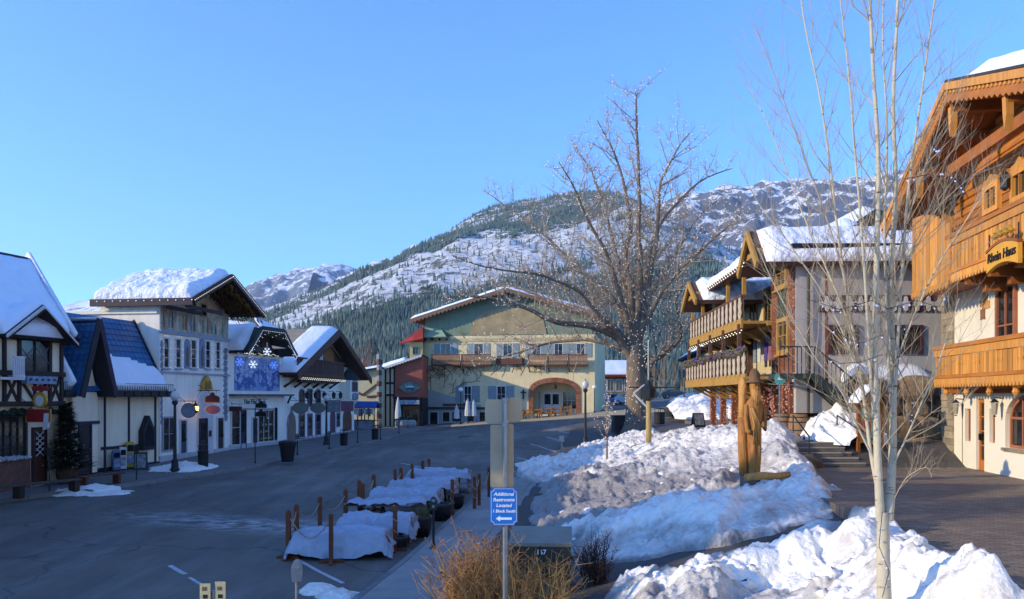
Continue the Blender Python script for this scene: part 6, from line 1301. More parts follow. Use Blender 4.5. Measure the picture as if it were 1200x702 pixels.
snow_quad('roof_snow', (xg + 1, -1.4, zee + .12), (xf + .6, -1.4, zee + .12), (xf + .6, 3, zee + 1.62), (xg + 1, 3, zee + 1.62), .4, c9, roofsnow_m, 26, 16, 94, edge=.3)
bulbs('light_string', [(xg + 1 + k * (xf - xg) / 40, -1.56, zee + .02 - .1 * (k % 2)) for k in range(41)], .03, bulb_m, c9); bulbs('light_string', [(.2 + k * xt0 / 44, -1.3, z2f - .42 - .08 * (k % 2)) for k in range(45)], .03, bulb_m, c9)
# ground floor: posts wrapped in red and pink lights, barred windows
rb = mat('pink_lights', '#8e2b3a', .5, .5, 9, 0, c2='#d8b0a0', emit=.12); rnd = random.Random(4)
for k, px in enumerate((836, 848, 861, 896, 910, 921, 929)):
    x, _ = q(px, 480, 0); x = min(x, L - .2); M().box(x - .13, x + .13, -.15, .12, -.4, z1f - .25).build('porch_post', rust_m, c9)
    bulbs('garland_lights', [(x + .2 * math.cos(a), -.02 + .22 * math.sin(a), .1 + (z1f - .5) * j / 90) for j in range(90) for a in (rnd.uniform(0, 6.28),)], .035, rb, c9)
for a in (1.0, 3.4, 5.8, 8.2, 10.8, 13): window(c9, a, a + 1.1, .6, 1.7, 1.2, yt_m, mat('amber_pane', '#8a7340', .3, .4, 2), 2, 2, .1)
door(c9, 7.0, 8.0, 0, 2.0, 1.2, yt_m, rust_m, glass_m); door(c9, 12.2, 13.1, 0, 2.0, 1.2, yt_m, rust_m, glass_m)
# grey side wall facing the plaza
fg = Front(932, 30.15, 1140, 30.15, 2.76); q = fg.xz; G = fg.L; gw = M(); zb = q(1000, 484)[1]
x90 = 0
def g9(px, py, y=0): x, z = q(px, py, y); return (fg.o + fg.u * x + fg.n * y + Vector((0, 0, z)))
inv = Matrix.Translation(f9.o) @ Matrix.Rotation(f9.rz, 4, 'Z'); inv = inv.inverted()
rg = Matrix.Translation(fg.o) @ Matrix.Rotation(fg.rz, 4, 'Z'); TG = inv @ rg
def gput(mm, name, m, smooth=False):
    mm.v = [tuple(TG @ Vector(v)) for v in mm.v]; return mm.build(name, m, c9, smooth)
greyw = mat('grey_stucco', '#b2aca6', .9, .06, .8, .3, 22, streak=.15)
gput(M().box(.02, G, 0, .4, zb, 7.1), 'side_wall', greyw); gput(M().box(.3, G, 4.5, 5, -.5, zb + .2), 'recessed_wall', mat('umber_wall', '#6b5a48', .9)); gput(M().box(.02, G, .4, 5, zb - .15, zb), 'overhang_soffit', dark_m)
gput(M().box(-.3, G, -.55, .1, 6.98, 7.15), 'gutter', iron_m)
x0, z1 = q(959, 346); x1 = q(1110, 346)[0]; z0 = q(1000, 366)[1]; gput(M().box(x0, x1, -.04, 0, z0, z1), 'frieze_band', mat('maroon_band', '#4a2b30', .8, .2, 3))
nq = 11
for k in range(nq):
    cx_ = x0 + .3 + k * (x1 - x0 - .6) / (nq - 1); cz = (z0 + z1) / 2; P = [(cx_ + (.2 + .09 * math.cos(4 * a)) * math.cos(a), cz + (.2 + .09 * math.cos(4 * a)) * math.sin(a)) for a in [2 * math.pi * j / 24 for j in range(24)]]
    gput(M().prism(P, -.07, -.04), 'quatrefoil', trim_m)
x0, x1, z0, z1 = fg.rect(973, 384, 1003, 412)
gput(M().box(x0 - .1, x0, -.07, 0, z0 - .1, z1 + .1).box(x1, x1 + .1, -.07, 0, z0 - .1, z1 + .1).box(x0, x1, -.07, 0, z1, z1 + .1).box(x0, x1, -.07, 0, z0 - .1, z0), 'window_frame', MATS['maroon_band'])
gput(M().box(x0, x1, -.02, 0, z0, z1), 'window_pane', shopglass_m); gput(M().box((x0 + x1) / 2 - .03, (x0 + x1) / 2 + .03, -.06, -.021, z0, z1), 'glazing_bar', MATS['maroon_band'])
x0, x1, z0, z1 = fg.rect(1050, 384, 1078, 412)
gput(M().box(x0 - .1, x0, -.07, 0, z0 - .1, z1 + .1).box(x1, x1 + .1, -.07, 0, z0 - .1, z1 + .1).box(x0, x1, -.07, 0, z1, z1 + .1).box(x0, x1, -.07, 0, z0 - .1, z0), 'window_frame', MATS['maroon_band']); gput(M().box(x0, x1, -.02, 0, z0, z1), 'window_pane', shopglass_m)
x, _ = q(946, 350); gput(M().tube([(x - .1, -.4, 7.0), (x, -.12, 6.6), (x, -.12, zb)], .05, 8), 'drainpipe', mat('dark_pipe', '#2a2a2c', .5))
# outside stair
sm_ = mat('dark_green_steel', '#2b3733', .6, .2, 4); xa, za = q(950, 438, -.9); xb_, zb_ = q(1004, 484, -.9)
gput(M().box(-1.0, xa, -1.3, -.02, za - .18, za), 'stair_landing', sm_)
for yy_ in (-1.28, -.35): gput(M().bar((xa, yy_, za - .1), (xb_, yy_, zb_ - .15), .05, .3), 'stair_string', sm_)
for k in range(9): t = (k + .5) / 9; gput(M().box(xa + (xb_ - xa) * t - .13, xa + (xb_ - xa) * t + .13, -1.27, -.36, za + (zb_ - za) * t - .04, za + (zb_ - za) * t), 'tread', sm_)
rl = M()
for k in range(12): t = k / 11; xx = xa + (xb_ - xa) * t; zz = za + (zb_ - za) * t; rl.box(xx - .012, xx + .012, -1.3, -1.27, zz, zz + .95)
rl.bar((xa, -1.285, za + .95), (xb_, -1.285, zb_ + .95), .05); 
for k in range(9): xx = -1.0 + (xa + 1.0) * k / 8; rl.box(xx - .012, xx + .012, -1.3, -1.27, za, za + .95)
rl.bar((-1.0, -1.285, za + .95), (xa, -1.285, za + .95), .05); gput(rl, 'stair_railing', iron_m)
x0, x1, _, z1 = fg.rect(951, 478, 963, 506, 4.5); dd = gput(M().box(x0, x1, 4.4, 4.5, 0, z1 + .2), 'blue_door', mat('pale_blue_door', '#8fa9b0', .6, .1)); gput(M().lathe([(.3, -.03), (.3, .03)], 12, ((x0 + x1) / 2, 4.38, 1.0), 1, .1), 'door_ornament', hb2)
# roofs behind
rb_ = thing('rear_snowy_roof', 'snow-covered gable roof rising behind the balcony chalet', 'roof', (0, 0, 0))
p1 = W(975, 279, 40); p2 = W(1028, 243, 40); p3 = W(1085, 279, 40); p0 = W(880, 262, 42); d_ = Vector((0, 9, 0))
M().slab([p1, p2, p2 + d_, p1 + d_], .3).slab([p2, p3, p3 + d_, p2 + d_], .3).build('gable_roof', roofm, rb_); snow_quad('roof_snow', p1, p2, p2 + d_, p1 + d_, .45, rb_, roofsnow_m, 20, 14, 97, edge=.3)
bs = [Vector((p.x, p.y + .5, 2.5)) for p in (p1, p3)]; M().add([bs[0], bs[1], p3 + Vector((0, .5, -.3)), p2 + Vector((0, .5, -.35)), p1 + Vector((0, .5, -.3))] + [v + Vector((0, 8, 0)) for v in (bs[0], bs[1], p3 - Vector((0, 0, .3)), p2 - Vector((0, 0, .35)), p1 - Vector((0, 0, .3)))], [(0, 1, 2, 3, 4), (9, 8, 7, 6, 5), (0, 5, 6, 1), (0, 4, 9, 5), (1, 6, 7, 2)]).build('wall', dark_m, rb_)
# ================================================================== MOUNTAINS
def mount_mat(name, rock, snowc, forest, snow_bias, fscale, forest_top):
    m = mat(name, (.5, .5, .5), .95, 0, 1, 0); n, l, p = N(m); g = n.new('ShaderNodeNewGeometry')
    at = n.new('ShaderNodeAttribute'); at.attribute_name = 'forest'
    def noise_(sc, det=8, ro=.65):
        t = n.new('ShaderNodeTexNoise'); t.inputs['Scale'].default_value = sc; t.inputs['Detail'].default_value = det; t.inputs['Roughness'].default_value = ro; l.new(g.outputs['Position'], t.inputs['Vector']); return t.outputs[0]
    def rng(s, a, b, c=0, d_=1):
        r = n.new('ShaderNodeMapRange'); r.inputs[1].default_value = a; r.inputs[2].default_value = b; r.inputs[3].default_value = c; r.inputs[4].default_value = d_; l.new(s, r.inputs[0]); return r.outputs[0]
    def mixc(f, a, b):
        x = n.new('ShaderNodeMix'); x.data_type = 'RGBA'; l.new(f, x.inputs[0])
        for i, v in ((6, a), (7, b)):
            if isinstance(v, tuple): x.inputs[i].default_value = (*v, 1)
            else: l.new(v, x.inputs[i])
        return x.outputs[2]
    sx = n.new('ShaderNodeSeparateXYZ'); l.new(g.outputs['Normal'], sx.inputs[0])
    ad = n.new('ShaderNodeMath'); l.new(sx.outputs[2], ad.inputs[0]); l.new(rng(noise_(fscale * 7, 10, .75), .3, .7, -.42, .42), ad.inputs[1])
    rs = mixc(rng(ad.outputs[0], snow_bias - .06, snow_bias + .06), hexc(rock), hexc(snowc))
    a2 = n.new('ShaderNodeMath'); l.new(at.outputs['Fac'], a2.inputs[0]); l.new(rng(noise_(fscale * 5), .3, .7, -.4, .4), a2.inputs[1])
    fo_ = mixc(rng(noise_(fscale * 14, 4), .3, .7), tuple(x * .6 for x in hexc(forest)), hexc(forest))
    l.new(mixc(rng(a2.outputs[0], .38, .6), rs, fo_), p.inputs['Base Color'])
    b = n.new('ShaderNodeBump'); b.inputs['Strength'].default_value = 1; b.inputs['Distance'].default_value = 18; l.new(noise_(fscale * 4, 8, .7), b.inputs['Height']); l.new(b.outputs[0], p.inputs['Normal'])
    return m
def mountain(name, ridge, Yr, Yn, Yb, nx, ny, m, amp, sc, seed, forestf, prof=1.15, ramp=.12, crag=.0):
    rx = np.array([(px - CX) / FPX * Yr for px, py in ridge]); rz = np.array([CAMZ + (HY - py) / FPX * Yr for px, py in ridge])
    X, T = np.meshgrid(np.linspace(rx[0], rx[-1], nx), np.concatenate([np.linspace(0, 1, ny), np.linspace(1, 1.6, ny // 3)[1:]]))
    Y = Yn + (Yr - Yn) * T; H = np.interp(X, rx, rz)
    pr = np.where(T <= 1, np.clip(T, 0, 1) ** prof, np.clip(1 - (T - 1) * 1.4, 0, 1))
    rn = fbm(X / sc, Y / sc * .55, seed, 6, True) - .6; sp = fbm(X / sc * .45 + .3 * Y / sc, Y / sc * .18, seed + 5, 4, True) - .6
    env = np.clip(T * 4, 0, 1) * (1 - np.exp(-((T - 1) / ramp) ** 2) * .8)
    Z = H * pr + amp * (rn * .8 + sp * 1.0) * env + crag * amp * (fbm(X / sc * 2.6, Y / sc * 1.5, seed + 3, 6, True) - .6) * env + amp * .25 * (fbm(X / sc * 6, Y / sc * 6, seed + 2, 5) - .5) - 8
    me = npmesh(name, np.stack([X, Y, Z], -1).reshape(-1, 3), gridfaces(*X.shape), m)
    Fm = np.clip(forestf(X, Y, Z, H, T), 0, 1); a = me.attributes.new('forest', 'FLOAT', 'POINT'); a.data.foreach_set('value', Fm.ravel().astype(np.float32))
    struct(put(name, me)); return X, Y, Z, Fm, T
def gap(X, Y, s, sd): return fbm(X / s, Y / s, sd, 5)
m4 = mount_mat('rocky_snow_slope', '#565b68', '#eef0f5', '#3e4a44', .86, .0035, 0)
mountain('snowy_mountain', [(430, 330), (560, 290), (640, 262), (700, 250), (760, 240), (792, 228), (812, 222), (835, 219), (860, 214), (880, 216), (900, 211), (925, 210), (945, 205), (965, 211), (1000, 203), (1040, 200), (1100, 196), (1180, 205), (1300, 230), (1450, 300)], 3000, 900, 0, 300, 170, m4, 190, 420, 71, lambda X, Y, Z, H, T: (.75 - T) * 1.6 * gap(X, Y, 160, 6), 1.25, .12, .9)
m2 = mount_mat('far_snow_peak', '#66707f', '#e6ebf3', '#47525a', .86, .003, 0)
mountain('far_mountain', [(60, 420), (200, 395), (260, 375), (290, 350), (310, 332), (324, 322), (340, 317), (352, 312), (365, 314), (380, 310), (398, 311), (412, 313), (425, 321), (450, 330), (520, 360), (600, 420)], 4200, 1800, 0, 200, 110, m2, 190, 500, 33, lambda X, Y, Z, H, T: (.5 - T) * 1.5, 1.2, .12, .8)
mountain('left_ridge', [(-160, 420), (-40, 390), (30, 368), (66, 357), (100, 351), (140, 338), (170, 326), (186, 318), (199, 312), (212, 318), (240, 332), (280, 355), (330, 400)], 3600, 1800, 0, 120, 70, mount_mat('left_ridge_slope', '#5c6672', '#dfe5ee', '#3d4c50', .5, .003, 0), 70, 400, 44, lambda X, Y, Z, H, T: .35 + 0 * T)
m3 = mount_mat('forested_slope', '#6a6f6c', '#eef0f4', '#4a564e', .8, .012, 0)
def forest3(X, Y, Z, H, T):
    px = CX + FPX * X / Y; py = HY - FPX * (Z - CAMZ) / Y
    # open snow chutes and avalanche tracks run slantwise down the hill
    s_ = X * .7 - Z * 1.05 + 30 * fbm(X / 150, Z / 150, 66, 3); tr = fbm(s_ / 75, (X + Z) / 520, 61, 4)
    lo = sstep(.52, .85, 1 - T); g2 = fbm(X / 130, Y / 130, 64, 4)
    f = .55 + .75 * (g2 - .45) + .5 * lo - 1.25 * sstep(.44, .56, tr) * (.8 - .65 * sstep(.58, .88, 1 - T))
    return f - .22 * sstep(.62, .9, T) * fbm(X / 60, Y / 60, 68, 3) * 1.6 + .12 * sstep(.95, 1, T)
RID3 = [(180, 440), (300, 405), (350, 378), (395, 352), (420, 337), (445, 322), (470, 308), (495, 292), (520, 276), (540, 261), (560, 247), (580, 238), (600, 233), (625, 230), (650, 226), (680, 223), (705, 222), (725, 226), (745, 236), (765, 250), (800, 278), (840, 312), (900, 350), (1000, 395), (1150, 430)]
X, Y, Z, Fm, T = mountain('forested_mountain', RID3, 1500, 420, 0, 330, 210, m3, 62, 230, 15, forest3, 1.05, .1)
# the wood on its slope
rs = np.random.RandomState(5); cells = [(i, j) for i in range(X.shape[0] - 1) for j in range(X.shape[1] - 1)]
ntree = 85000; ii = rs.randint(0, 209, ntree * 3); jj = rs.randint(0, X.shape[1] - 1, ntree * 3); u = rs.rand(ntree * 3)
fx = Fm[ii, jj] + .25 * (rs.rand(ntree * 3) - .5); ok = np.where(rs.rand(ntree * 3) < np.clip(.05 + 1.7 * (fx - .4), .025, 1))[0][:ntree]; ii = ii[ok]; jj = jj[ok]; a = rs.rand(len(ok)); b = rs.rand(len(ok))
def lerp2(A): return (A[ii, jj] * (1 - a) + A[ii, jj + 1] * a) * (1 - b) + (A[ii + 1, jj] * (1 - a) + A[ii + 1, jj + 1] * a) * b
tx, ty, tz = lerp2(X), lerp2(Y), lerp2(Z); hh = rs.uniform(4, 9, len(ok)); rr = hh * rs.uniform(.13, .2, len(ok)); nk = 5
ang = 2 * np.pi * np.arange(nk) / nk; ring = np.stack([np.cos(ang), np.sin(ang)], 1)
V = np.zeros((len(ok), nk + 1, 3)); V[:, :nk, 0] = tx[:, None] + ring[None, :, 0] * rr[:, None]; V[:, :nk, 1] = ty[:, None] + ring[None, :, 1] * rr[:, None]; V[:, :nk, 2] = (tz + .5)[:, None]; V[:, nk] = np.stack([tx, ty, tz + hh], 1)
base = np.array([(k, (k + 1) % nk, nk) for k in range(nk)]); Fc = (base[None] + (nk + 1) * np.arange(len(ok))[:, None, None]).reshape(-1, 3)
fir_m = mat('far_conifers', '#485a50', .95, .35, .02, 0, c2='#708273')
tag(put('mountain_forest', npmesh('mountain_forest', V.reshape(-1, 3), Fc, fir_m, False)), 'dark conifer forest covering the lower slopes of the big mountain', 'forest', None, 'stuff')

# ---- unseen houses added left of the frame, placed and sized to cast shade
for i, (x0, x1, y0, y1, hgt) in enumerate(((-34, -21.5, 16.7, 29.5, 9.0), (-36, -20.5, 9.0, 12.1, 12.8), (-36, -21, 12.1, 14.4, 6.6))):
    r = thing('neighbour_house', ['plain stucco house just beyond the left edge of the picture', 'tall stucco house further down the street on the left', 'narrow stucco house between two taller ones down the street'][i], 'house', (x0, y0, 0))
    w = x1 - x0; dpt = y1 - y0; M().box(0, w, 0, dpt, -1, hgt - 1.5).build('wall', cream_m, r)
    M().add([(-.4, -.4, hgt - 1.5), (w + .4, -.4, hgt - 1.5), (w + .4, dpt / 2, hgt), (-.4, dpt / 2, hgt), (-.4, dpt + .4, hgt - 1.5), (w + .4, dpt + .4, hgt - 1.5)], [(0, 1, 2, 3), (3, 2, 5, 4), (0, 3, 4), (1, 5, 2), (0, 4, 5, 1)]).build('roof', slate_m, r)
    for k in range(3): window(r, 2 + k * 3, 3 + k * 3, 1, 2.6, 0, trim_m, glass_m, 2, 2)

# ---- unseen houses and snow added behind the camera to bounce warm sunlight
for i, (x0, x1, y0, y1, hgt, c_) in enumerate(((15.5, 27, -6, 7, 12, '#e0cfa6'), (16, 28, -21, -7, 13, '#e6dcc4'), (15, 27, -38, -22, 12, '#d9bf94'))):
    r = thing('square_house', ['ochre plastered house behind the camera on the right of the square', 'white plastered house behind the camera, middle of three', 'tan plastered house behind the camera, farthest of three'][i], 'house', (x0, y0, 2.0)); w = x1 - x0; dpt = y1 - y0
    M().box(0, w, 0, dpt, -2, hgt - 2).build('wall', mat('square_plaster_%d' % i, c_, .9, .08), r)
    M().add([(-.6, -.3, hgt - 2), (w + .6, -.3, hgt - 2), (w / 2, -.3, hgt + .6), (-.6, dpt + .3, hgt - 2), (w + .6, dpt + .3, hgt - 2), (w / 2, dpt + .3, hgt + .6)], [(0, 2, 5, 3), (2, 1, 4, 5), (0, 1, 2), (3, 5, 4), (0, 3, 4, 1)]).build('roof', roofsnow_m, r)
    for k in range(4):
        for zz in (.8, 4.2, 7.2): o_ = window(r, 0, 1.1, zz, zz + 1.5, 0, trim_m, glass_m, 2, 2); o_.rotation_euler = (0, 0, R(-90)); o_.location = (0, dpt * (k + .75) / 4.4, 0)
X, Y = np.meshgrid(np.linspace(-1.5, 15, 50), np.linspace(-45, 8.2, 120)); Z = np.interp(X, [-1.5, 2, 6, 15], [-.1, .5, 1.6, 2.1]) + .25 * (fbm(X * .6, Y * .6, 14, 4) - .4)
me = npmesh('square_snow', np.stack([X, Y, Z], -1).reshape(-1, 3), gridfaces(*X.shape), snow_m); tag(put('square_snow', me), 'snow-covered lawn of the square behind the camera', None, None, 'stuff')  # unseen snow sheet added for its bounce light
# ================================================================== STREET FURNITURE
zpk = lambda x, y: float(zp(x, y)); zst = lambda x, y: float(zs(x, y))
def spot(px, py, f): v = gz(px, py, f); return v
frost_m = mat('frosted_globe', '#c9ccc8', .35, .05, 3, 0)
def lamp(px, py, top, f, label, kind='acorn', Y=None):
    v = spot(px, py, f) if Y is None else Vector((W(px, py, Y).x, Y, float(f(W(px, py, Y).x, Y)))); h = (py - top) / FPX * v.y
    r = thing('lamp_post', label, 'street lamp', v, 0, 'street lamps')
    if kind == 'acorn':
        M().lathe([(.24, 0), (.24, .12), (.17, .2), (.15, .55), (.1, .62)], 12).build('base', iron_m, r); M().lathe([(.085, .6), (.06, h * .82)], 12).build('post', iron_m, r)
        M().lathe([(.06, h * .82), (.13, h * .84), (.14, h * .86), (.1, h * .88)], 12).build('collar', iron_m, r)
        M().lathe([(.1, h * .88), (.19, h * .91), (.21, h * .945), (.15, h * .98), (.05, h)], 12).build('globe', frost_m, r, True); M().lathe([(.05, h), (.02, h + .06), (.005, h + .14)], 8).build('finial', iron_m, r)
    else:
        M().lathe([(.14, 0), (.1, .3), (.05, .35)], 10).build('base', iron_m, r); M().lathe([(.045, .3), (.04, h - .35)], 10).build('post', iron_m, r)
        M().lathe([(.05, h - .4), (.18, h - .33), (.24, h - .2), (.18, h - .06), (.02, h)], 14).build('globe', mat('white_globe', '#e6e4da', .3, .03, 3, 0), r, True)
    return r
lamp(205, 553, 458, zsw, 'black lamp post in front of the mural house'); lamp(686, 524, 446, zp, 'dark lamp post beside the park snow, in front of the hotel'); lamp(382.5, 521, 463, zsw, 'dark lamp post in front of the chalet shop')
lamp(540, 500, 455, zs, 'white globe lamp before the left hotel shutters', 'globe', 80.5); lamp(696.5, 486, 452, zs, 'white globe lamp at the right corner of the hotel', 'globe', 82)
def bin_(px, py, top, wpx, f, label, kind=0):
    v = spot(px, py, f); h = (py - top) / FPX * v.y; w = wpx / FPX * v.y / 2; r = thing('litter_bin', label, 'litter bin', v, 0, 'litter bins')
    bm_ = mat('bin_black', '#121417', .6, .2, 6, .1)
    if kind == 0:
        M().lathe([(w * .8, 0), (w * .95, .05), (w, h * .68), (w * 1.06, h * .72), (w * .98, h * .74)], 14).build('body', bm_, r)
        for a in range(4): M().tube([(w * .85 * math.cos(a * 1.571), w * .85 * math.sin(a * 1.571), h * .72), (w * .85 * math.cos(a * 1.571), w * .85 * math.sin(a * 1.571), h * .94)], .02, 5).build('lid_strut', bm_, r)
        M().lathe([(w, h * .93), (w * .95, h * .97), (w * .3, h)], 14).build('lid', bm_, r)
        M().lathe([(w * 1.01, h * .3), (w * 1.025, h * .31), (w * 1.025, h * .34), (w * 1.01, h * .35)], 14).build('band', iron_m, r)
    else:
        M().lathe([(w * .72, 0), (w * .98, h * .78), (w * 1.08, h * .8), (w * 1.1, h * .96), (w * .95, h)], 18).build('body', bm_, r); M().lathe([(w * .93, h), (w * .5, h * 1.04), (.05, h * 1.05)], 18).build('lid', bm_, r)
bin_(238, 549, 521, 12, zsw, 'black litter bin with raised lid beside the mural house doorway'); bin_(337, 541, 517, 19, zsw, 'wide black tapered tub on the kerb before the hat shop', 1)
bin_(403, 522, 503, 9, zsw, 'black litter bin before the chalet shop arch'); bin_(439.5, 515, 498, 8, zsw, 'black litter bin by the street stalls'); bin_(773, 497, 478, 13, zp, 'dark litter bin right of the big tree')
def meter(px, py, top, f, label, mm=black_m, scale=1, Y=None):
    v = spot(px, py, f) if Y is None else Vector((W(px, 0, Y).x, Y, float(f(W(px, 0, Y).x, Y)))); h = (py - top) / FPX * v.y if Y is None else 1.42
    r = thing('parking_meter', label, 'parking meter', v, R(random.Random(px).uniform(-15, 15)), 'parking meters')
    M().lathe([(.11, 0), (.1, .04), (.05, .08), (.045, .14)], 10).build('base', mm, r); M().lathe([(.035, .1), (.03, h * .76)], 10).build('post', mm, r)
    M().prism([(-.08, h * .75), (.08, h * .75), (.095, h * .86), (.09, h * .93), (.05, h * .985), (0, h), (-.05, h * .985), (-.09, h * .93), (-.095, h * .86)], -.06, .06).build('head', mm, r)
    M().prism([(.055 * math.cos(2 * math.pi * k / 12), h * .93 + .045 * math.sin(2 * math.pi * k / 12)) for k in range(12)], -.068, -.06).build('dial', mat('meter_glass', '#7d868c', .2, .1), r); M().box(-.03, .03, -.066, -.06, h * .79, h * .84).build('coin_plate', steel_m, r)
    return r
meter(508, 643, 582, zsw, 'black parking meter on the centre pavement beside the covered tables')
meter(348, 0, 0, zsw, 'grey parking meter cut by the bottom edge of the picture', steel_m, 1, 13.6)
for i, (px, py, tp) in enumerate(((348.5, 533, 508), (386, 526, 505), (419, 519, 499), (446, 515, 496), (467.5, 508, 489))): meter(px, py, tp, zsw, 'small parking meter on the left kerb, ' + ORD[i] + ' from the black tub')
def pole_sign(px, py, top, f, label):
    v = spot(px, py, f); h = (py - top) / FPX * v.y; r = thing('sign_pole', label, 'pole', v); M().lathe([(.05, 0), (.04, .1), (.03, .15), (.03, h)], 8).build('post', iron_m, r); M().bar((-.9, 0, h - .06), (1.0, 0, h - .06), .05).build('crossbar', iron_m, r)
pole_sign(299, 543, 478, zsw, 'thin dark pole with a crossbar before the hat shop'); v = spot(160, 562, zsw); r = thing('thin_post', 'thin black post on the kerb before the newspaper boxes', 'post', v); M().lathe([(.05, 0), (.03, .08), (.028, 1.5), (.035, 1.52)], 8).build('shaft', iron_m, r); M().box(-.1, .1, -.03, .0, 1.2, 1.5).build('plate', black_m, r)
v = spot(58, 575, zsw); r = thing('thin_post', 'thin black post on the kerb before the half-timbered shop', 'post', v); M().lathe([(.05, 0), (.03, .08), (.028, 1.7), (.035, 1.72)], 8).build('shaft', iron_m, r); M().box(-.1, .1, -.03, .0, 1.35, 1.7).build('plate', black_m, r)
# newspaper boxes, sandwich board
def newsbox(px, py, wpx, hpx, c, label, legs=True):
    v = spot(px, py, zsw); w = wpx / FPX * v.y / 2; h = hpx / FPX * v.y; m = mat('newsbox_' + c, c, .5, .12, 4); r = thing('newspaper_box', label, 'newspaper box', v, R(35), 'newspaper boxes on the left pavement')
    M().box(-w * .8, w * .8, -.2, .2, 0, .08).build('foot', black_m, r); M().box(-w, w, -.24, .24, .08, h * .62).build('body', m, r); M().prism([(-w, h * .62), (w, h * .62), (w, h * .95), (w * .7, h), (-w * .7, h), (-w, h * .95)], -.22, .22).build('hood', m, r)
    M().box(-w * .75, w * .75, -.26, -.24, h * .66, h * .9).build('window', glass_m, r); M().box(-w * .75, w * .75, -.26, -.24, h * .2, h * .55).build('poster', mat('newsbox_poster', '#8b95a5', .7, .6, 7), r); M().box(-w * .6, w * .6, -.3, -.24, h * .57, h * .6).build('handle', steel_m, r)
newsbox(136, 552, 8, 24, '#3c6fa0', 'blue newspaper box, leftmost of the row by the cream wall'); newsbox(143.5, 551, 7, 27, '#c3c8cc', 'white newspaper box between the blue and the yellow one'); newsbox(152, 549, 9, 31, '#b5a23a', 'tall yellow newspaper box by the cream wall')
def aboard(px, py, hpx, label, f=zsw, rz=20):
    v = spot(px, py, f); h = hpx / FPX * v.y; r = thing('sandwich_board', label, 'sandwich board', v, R(rz), 'sandwich boards'); bm_ = black_m
    M().slab([(-.3, -.28, 0), (.3, -.28, 0), (.3, 0, h), (-.3, 0, h)], .04).build('front_leaf', bm_, r); M().slab([(.3, .28, 0), (-.3, .28, 0), (-.3, 0, h - .005), (.3, 0, h - .005)], .04).build('rear_leaf', bm_, r)
    n_ = Vector((0, -h, .28)).normalized(); q_ = lambda x, t: Vector((x, -.28 + .28 * t, h * t)) + Vector((0, -h, .28)).normalized() * .012
    M().slab([q_(-.24, .12), q_(.24, .12), q_(.24, .9), q_(-.24, .9)], .006).build('poster', mat('chalk_poster', '#777b80', .8, .7, 6), r)
aboard(165, 550, 20, 'black sandwich board right of the newspaper boxes'); aboard(33.5, 560, 26, 'black sandwich board beside the half-timbered shop door', zsw, 30); aboard(818, 500, 16, 'dark sandwich board in the ploughed snow bank', up, 10)
# benches
def bench(px, py, w, label, rz, m):
    v = spot(px, py, zsw); r = thing('bench', label, 'bench', v, R(rz), 'wooden benches'); 
    for k in range(3): M().box(-w / 2, w / 2, -.24 + k * .165, -.09 + k * .165, .42, .47).build('seat_plank', m, r)
    for xx in (-w / 2 + .25, w / 2 - .25): M().prism([(0, 0)] * 0 or [(xx - .06, 0), (xx + .06, 0), (xx + .06, .42), (xx - .06, .42)], -.2, .2).build('leg', m, r)
redwood = mat('reddish_bench_wood', '#5a3526', .7, .25, 4)
bench(118, 569, 2.0, 'short reddish bench before the blue-roofed shop', 62, redwood)
v = spot(22, 584, zsw); lb = thing('long_bench', 'long dark plank bench along the kerb before the half-timbered shop', 'bench', v, R(62)); 
for k in range(3): M().box(-2.6, 2.4, -.24 + k * .165, -.09 + k * .165, .47, .53).build('seat_plank', mat('weathered_plank', '#4b4338', .8, .3, 4), lb)
for xx in (-2.3, 0, 2.2): M().box(xx - .1, xx + .1, -.22, .22, 0, .47).build('leg', dark_m, lb)
# potted fir
v = spot(79, 566, zsw); ft_ = thing('potted_fir', 'dark potted fir tree with lights beside the half-timbered shop', 'fir tree', v)
M().lathe([(.32, 0), (.42, .25), (.45, .5), (.4, .62), (.36, .6)], 14).build('pot', mat('brown_barrel_pot', '#4a3a2c', .8, .2, 4), ft_); M().lathe([(.05, .5), (.03, 3.2)], 7).build('trunk', dark_m, ft_)
rnd = random.Random(33); nd = M()
for k in range(2200):
    t = rnd.random() ** 1.25; z = .65 + t * 2.75; rr_ = (1 - t) * .95 * rnd.uniform(.25, 1.08) + .04; a = rnd.uniform(0, 6.28); c_ = Vector((rr_ * math.cos(a), rr_ * math.sin(a), z)); s_ = rnd.uniform(.16, .34); o_ = Vector((math.cos(a), math.sin(a), rnd.uniform(-.3, .4))) * s_; p_ = Vector((-math.sin(a), math.cos(a), 0)) * s_ * .4
    nd.add([c_ - p_ - o_ * .3, c_ + p_ - o_ * .3, c_ + o_], [(0, 1, 2)])
tag(nd.build('crown', mat('fir_needles', '#14241a', .9, .5, 5, 0, c2='#26382a'), ft_), None, None, None, 'stuff')
bulbs('lights', [(lambda t, a: ((1 - t) * .95 * math.cos(a), (1 - t) * .95 * math.sin(a), .7 + t * 2.7))(k / 60, k * 1.9) for k in range(60)], .008, bulb_m, ft_)

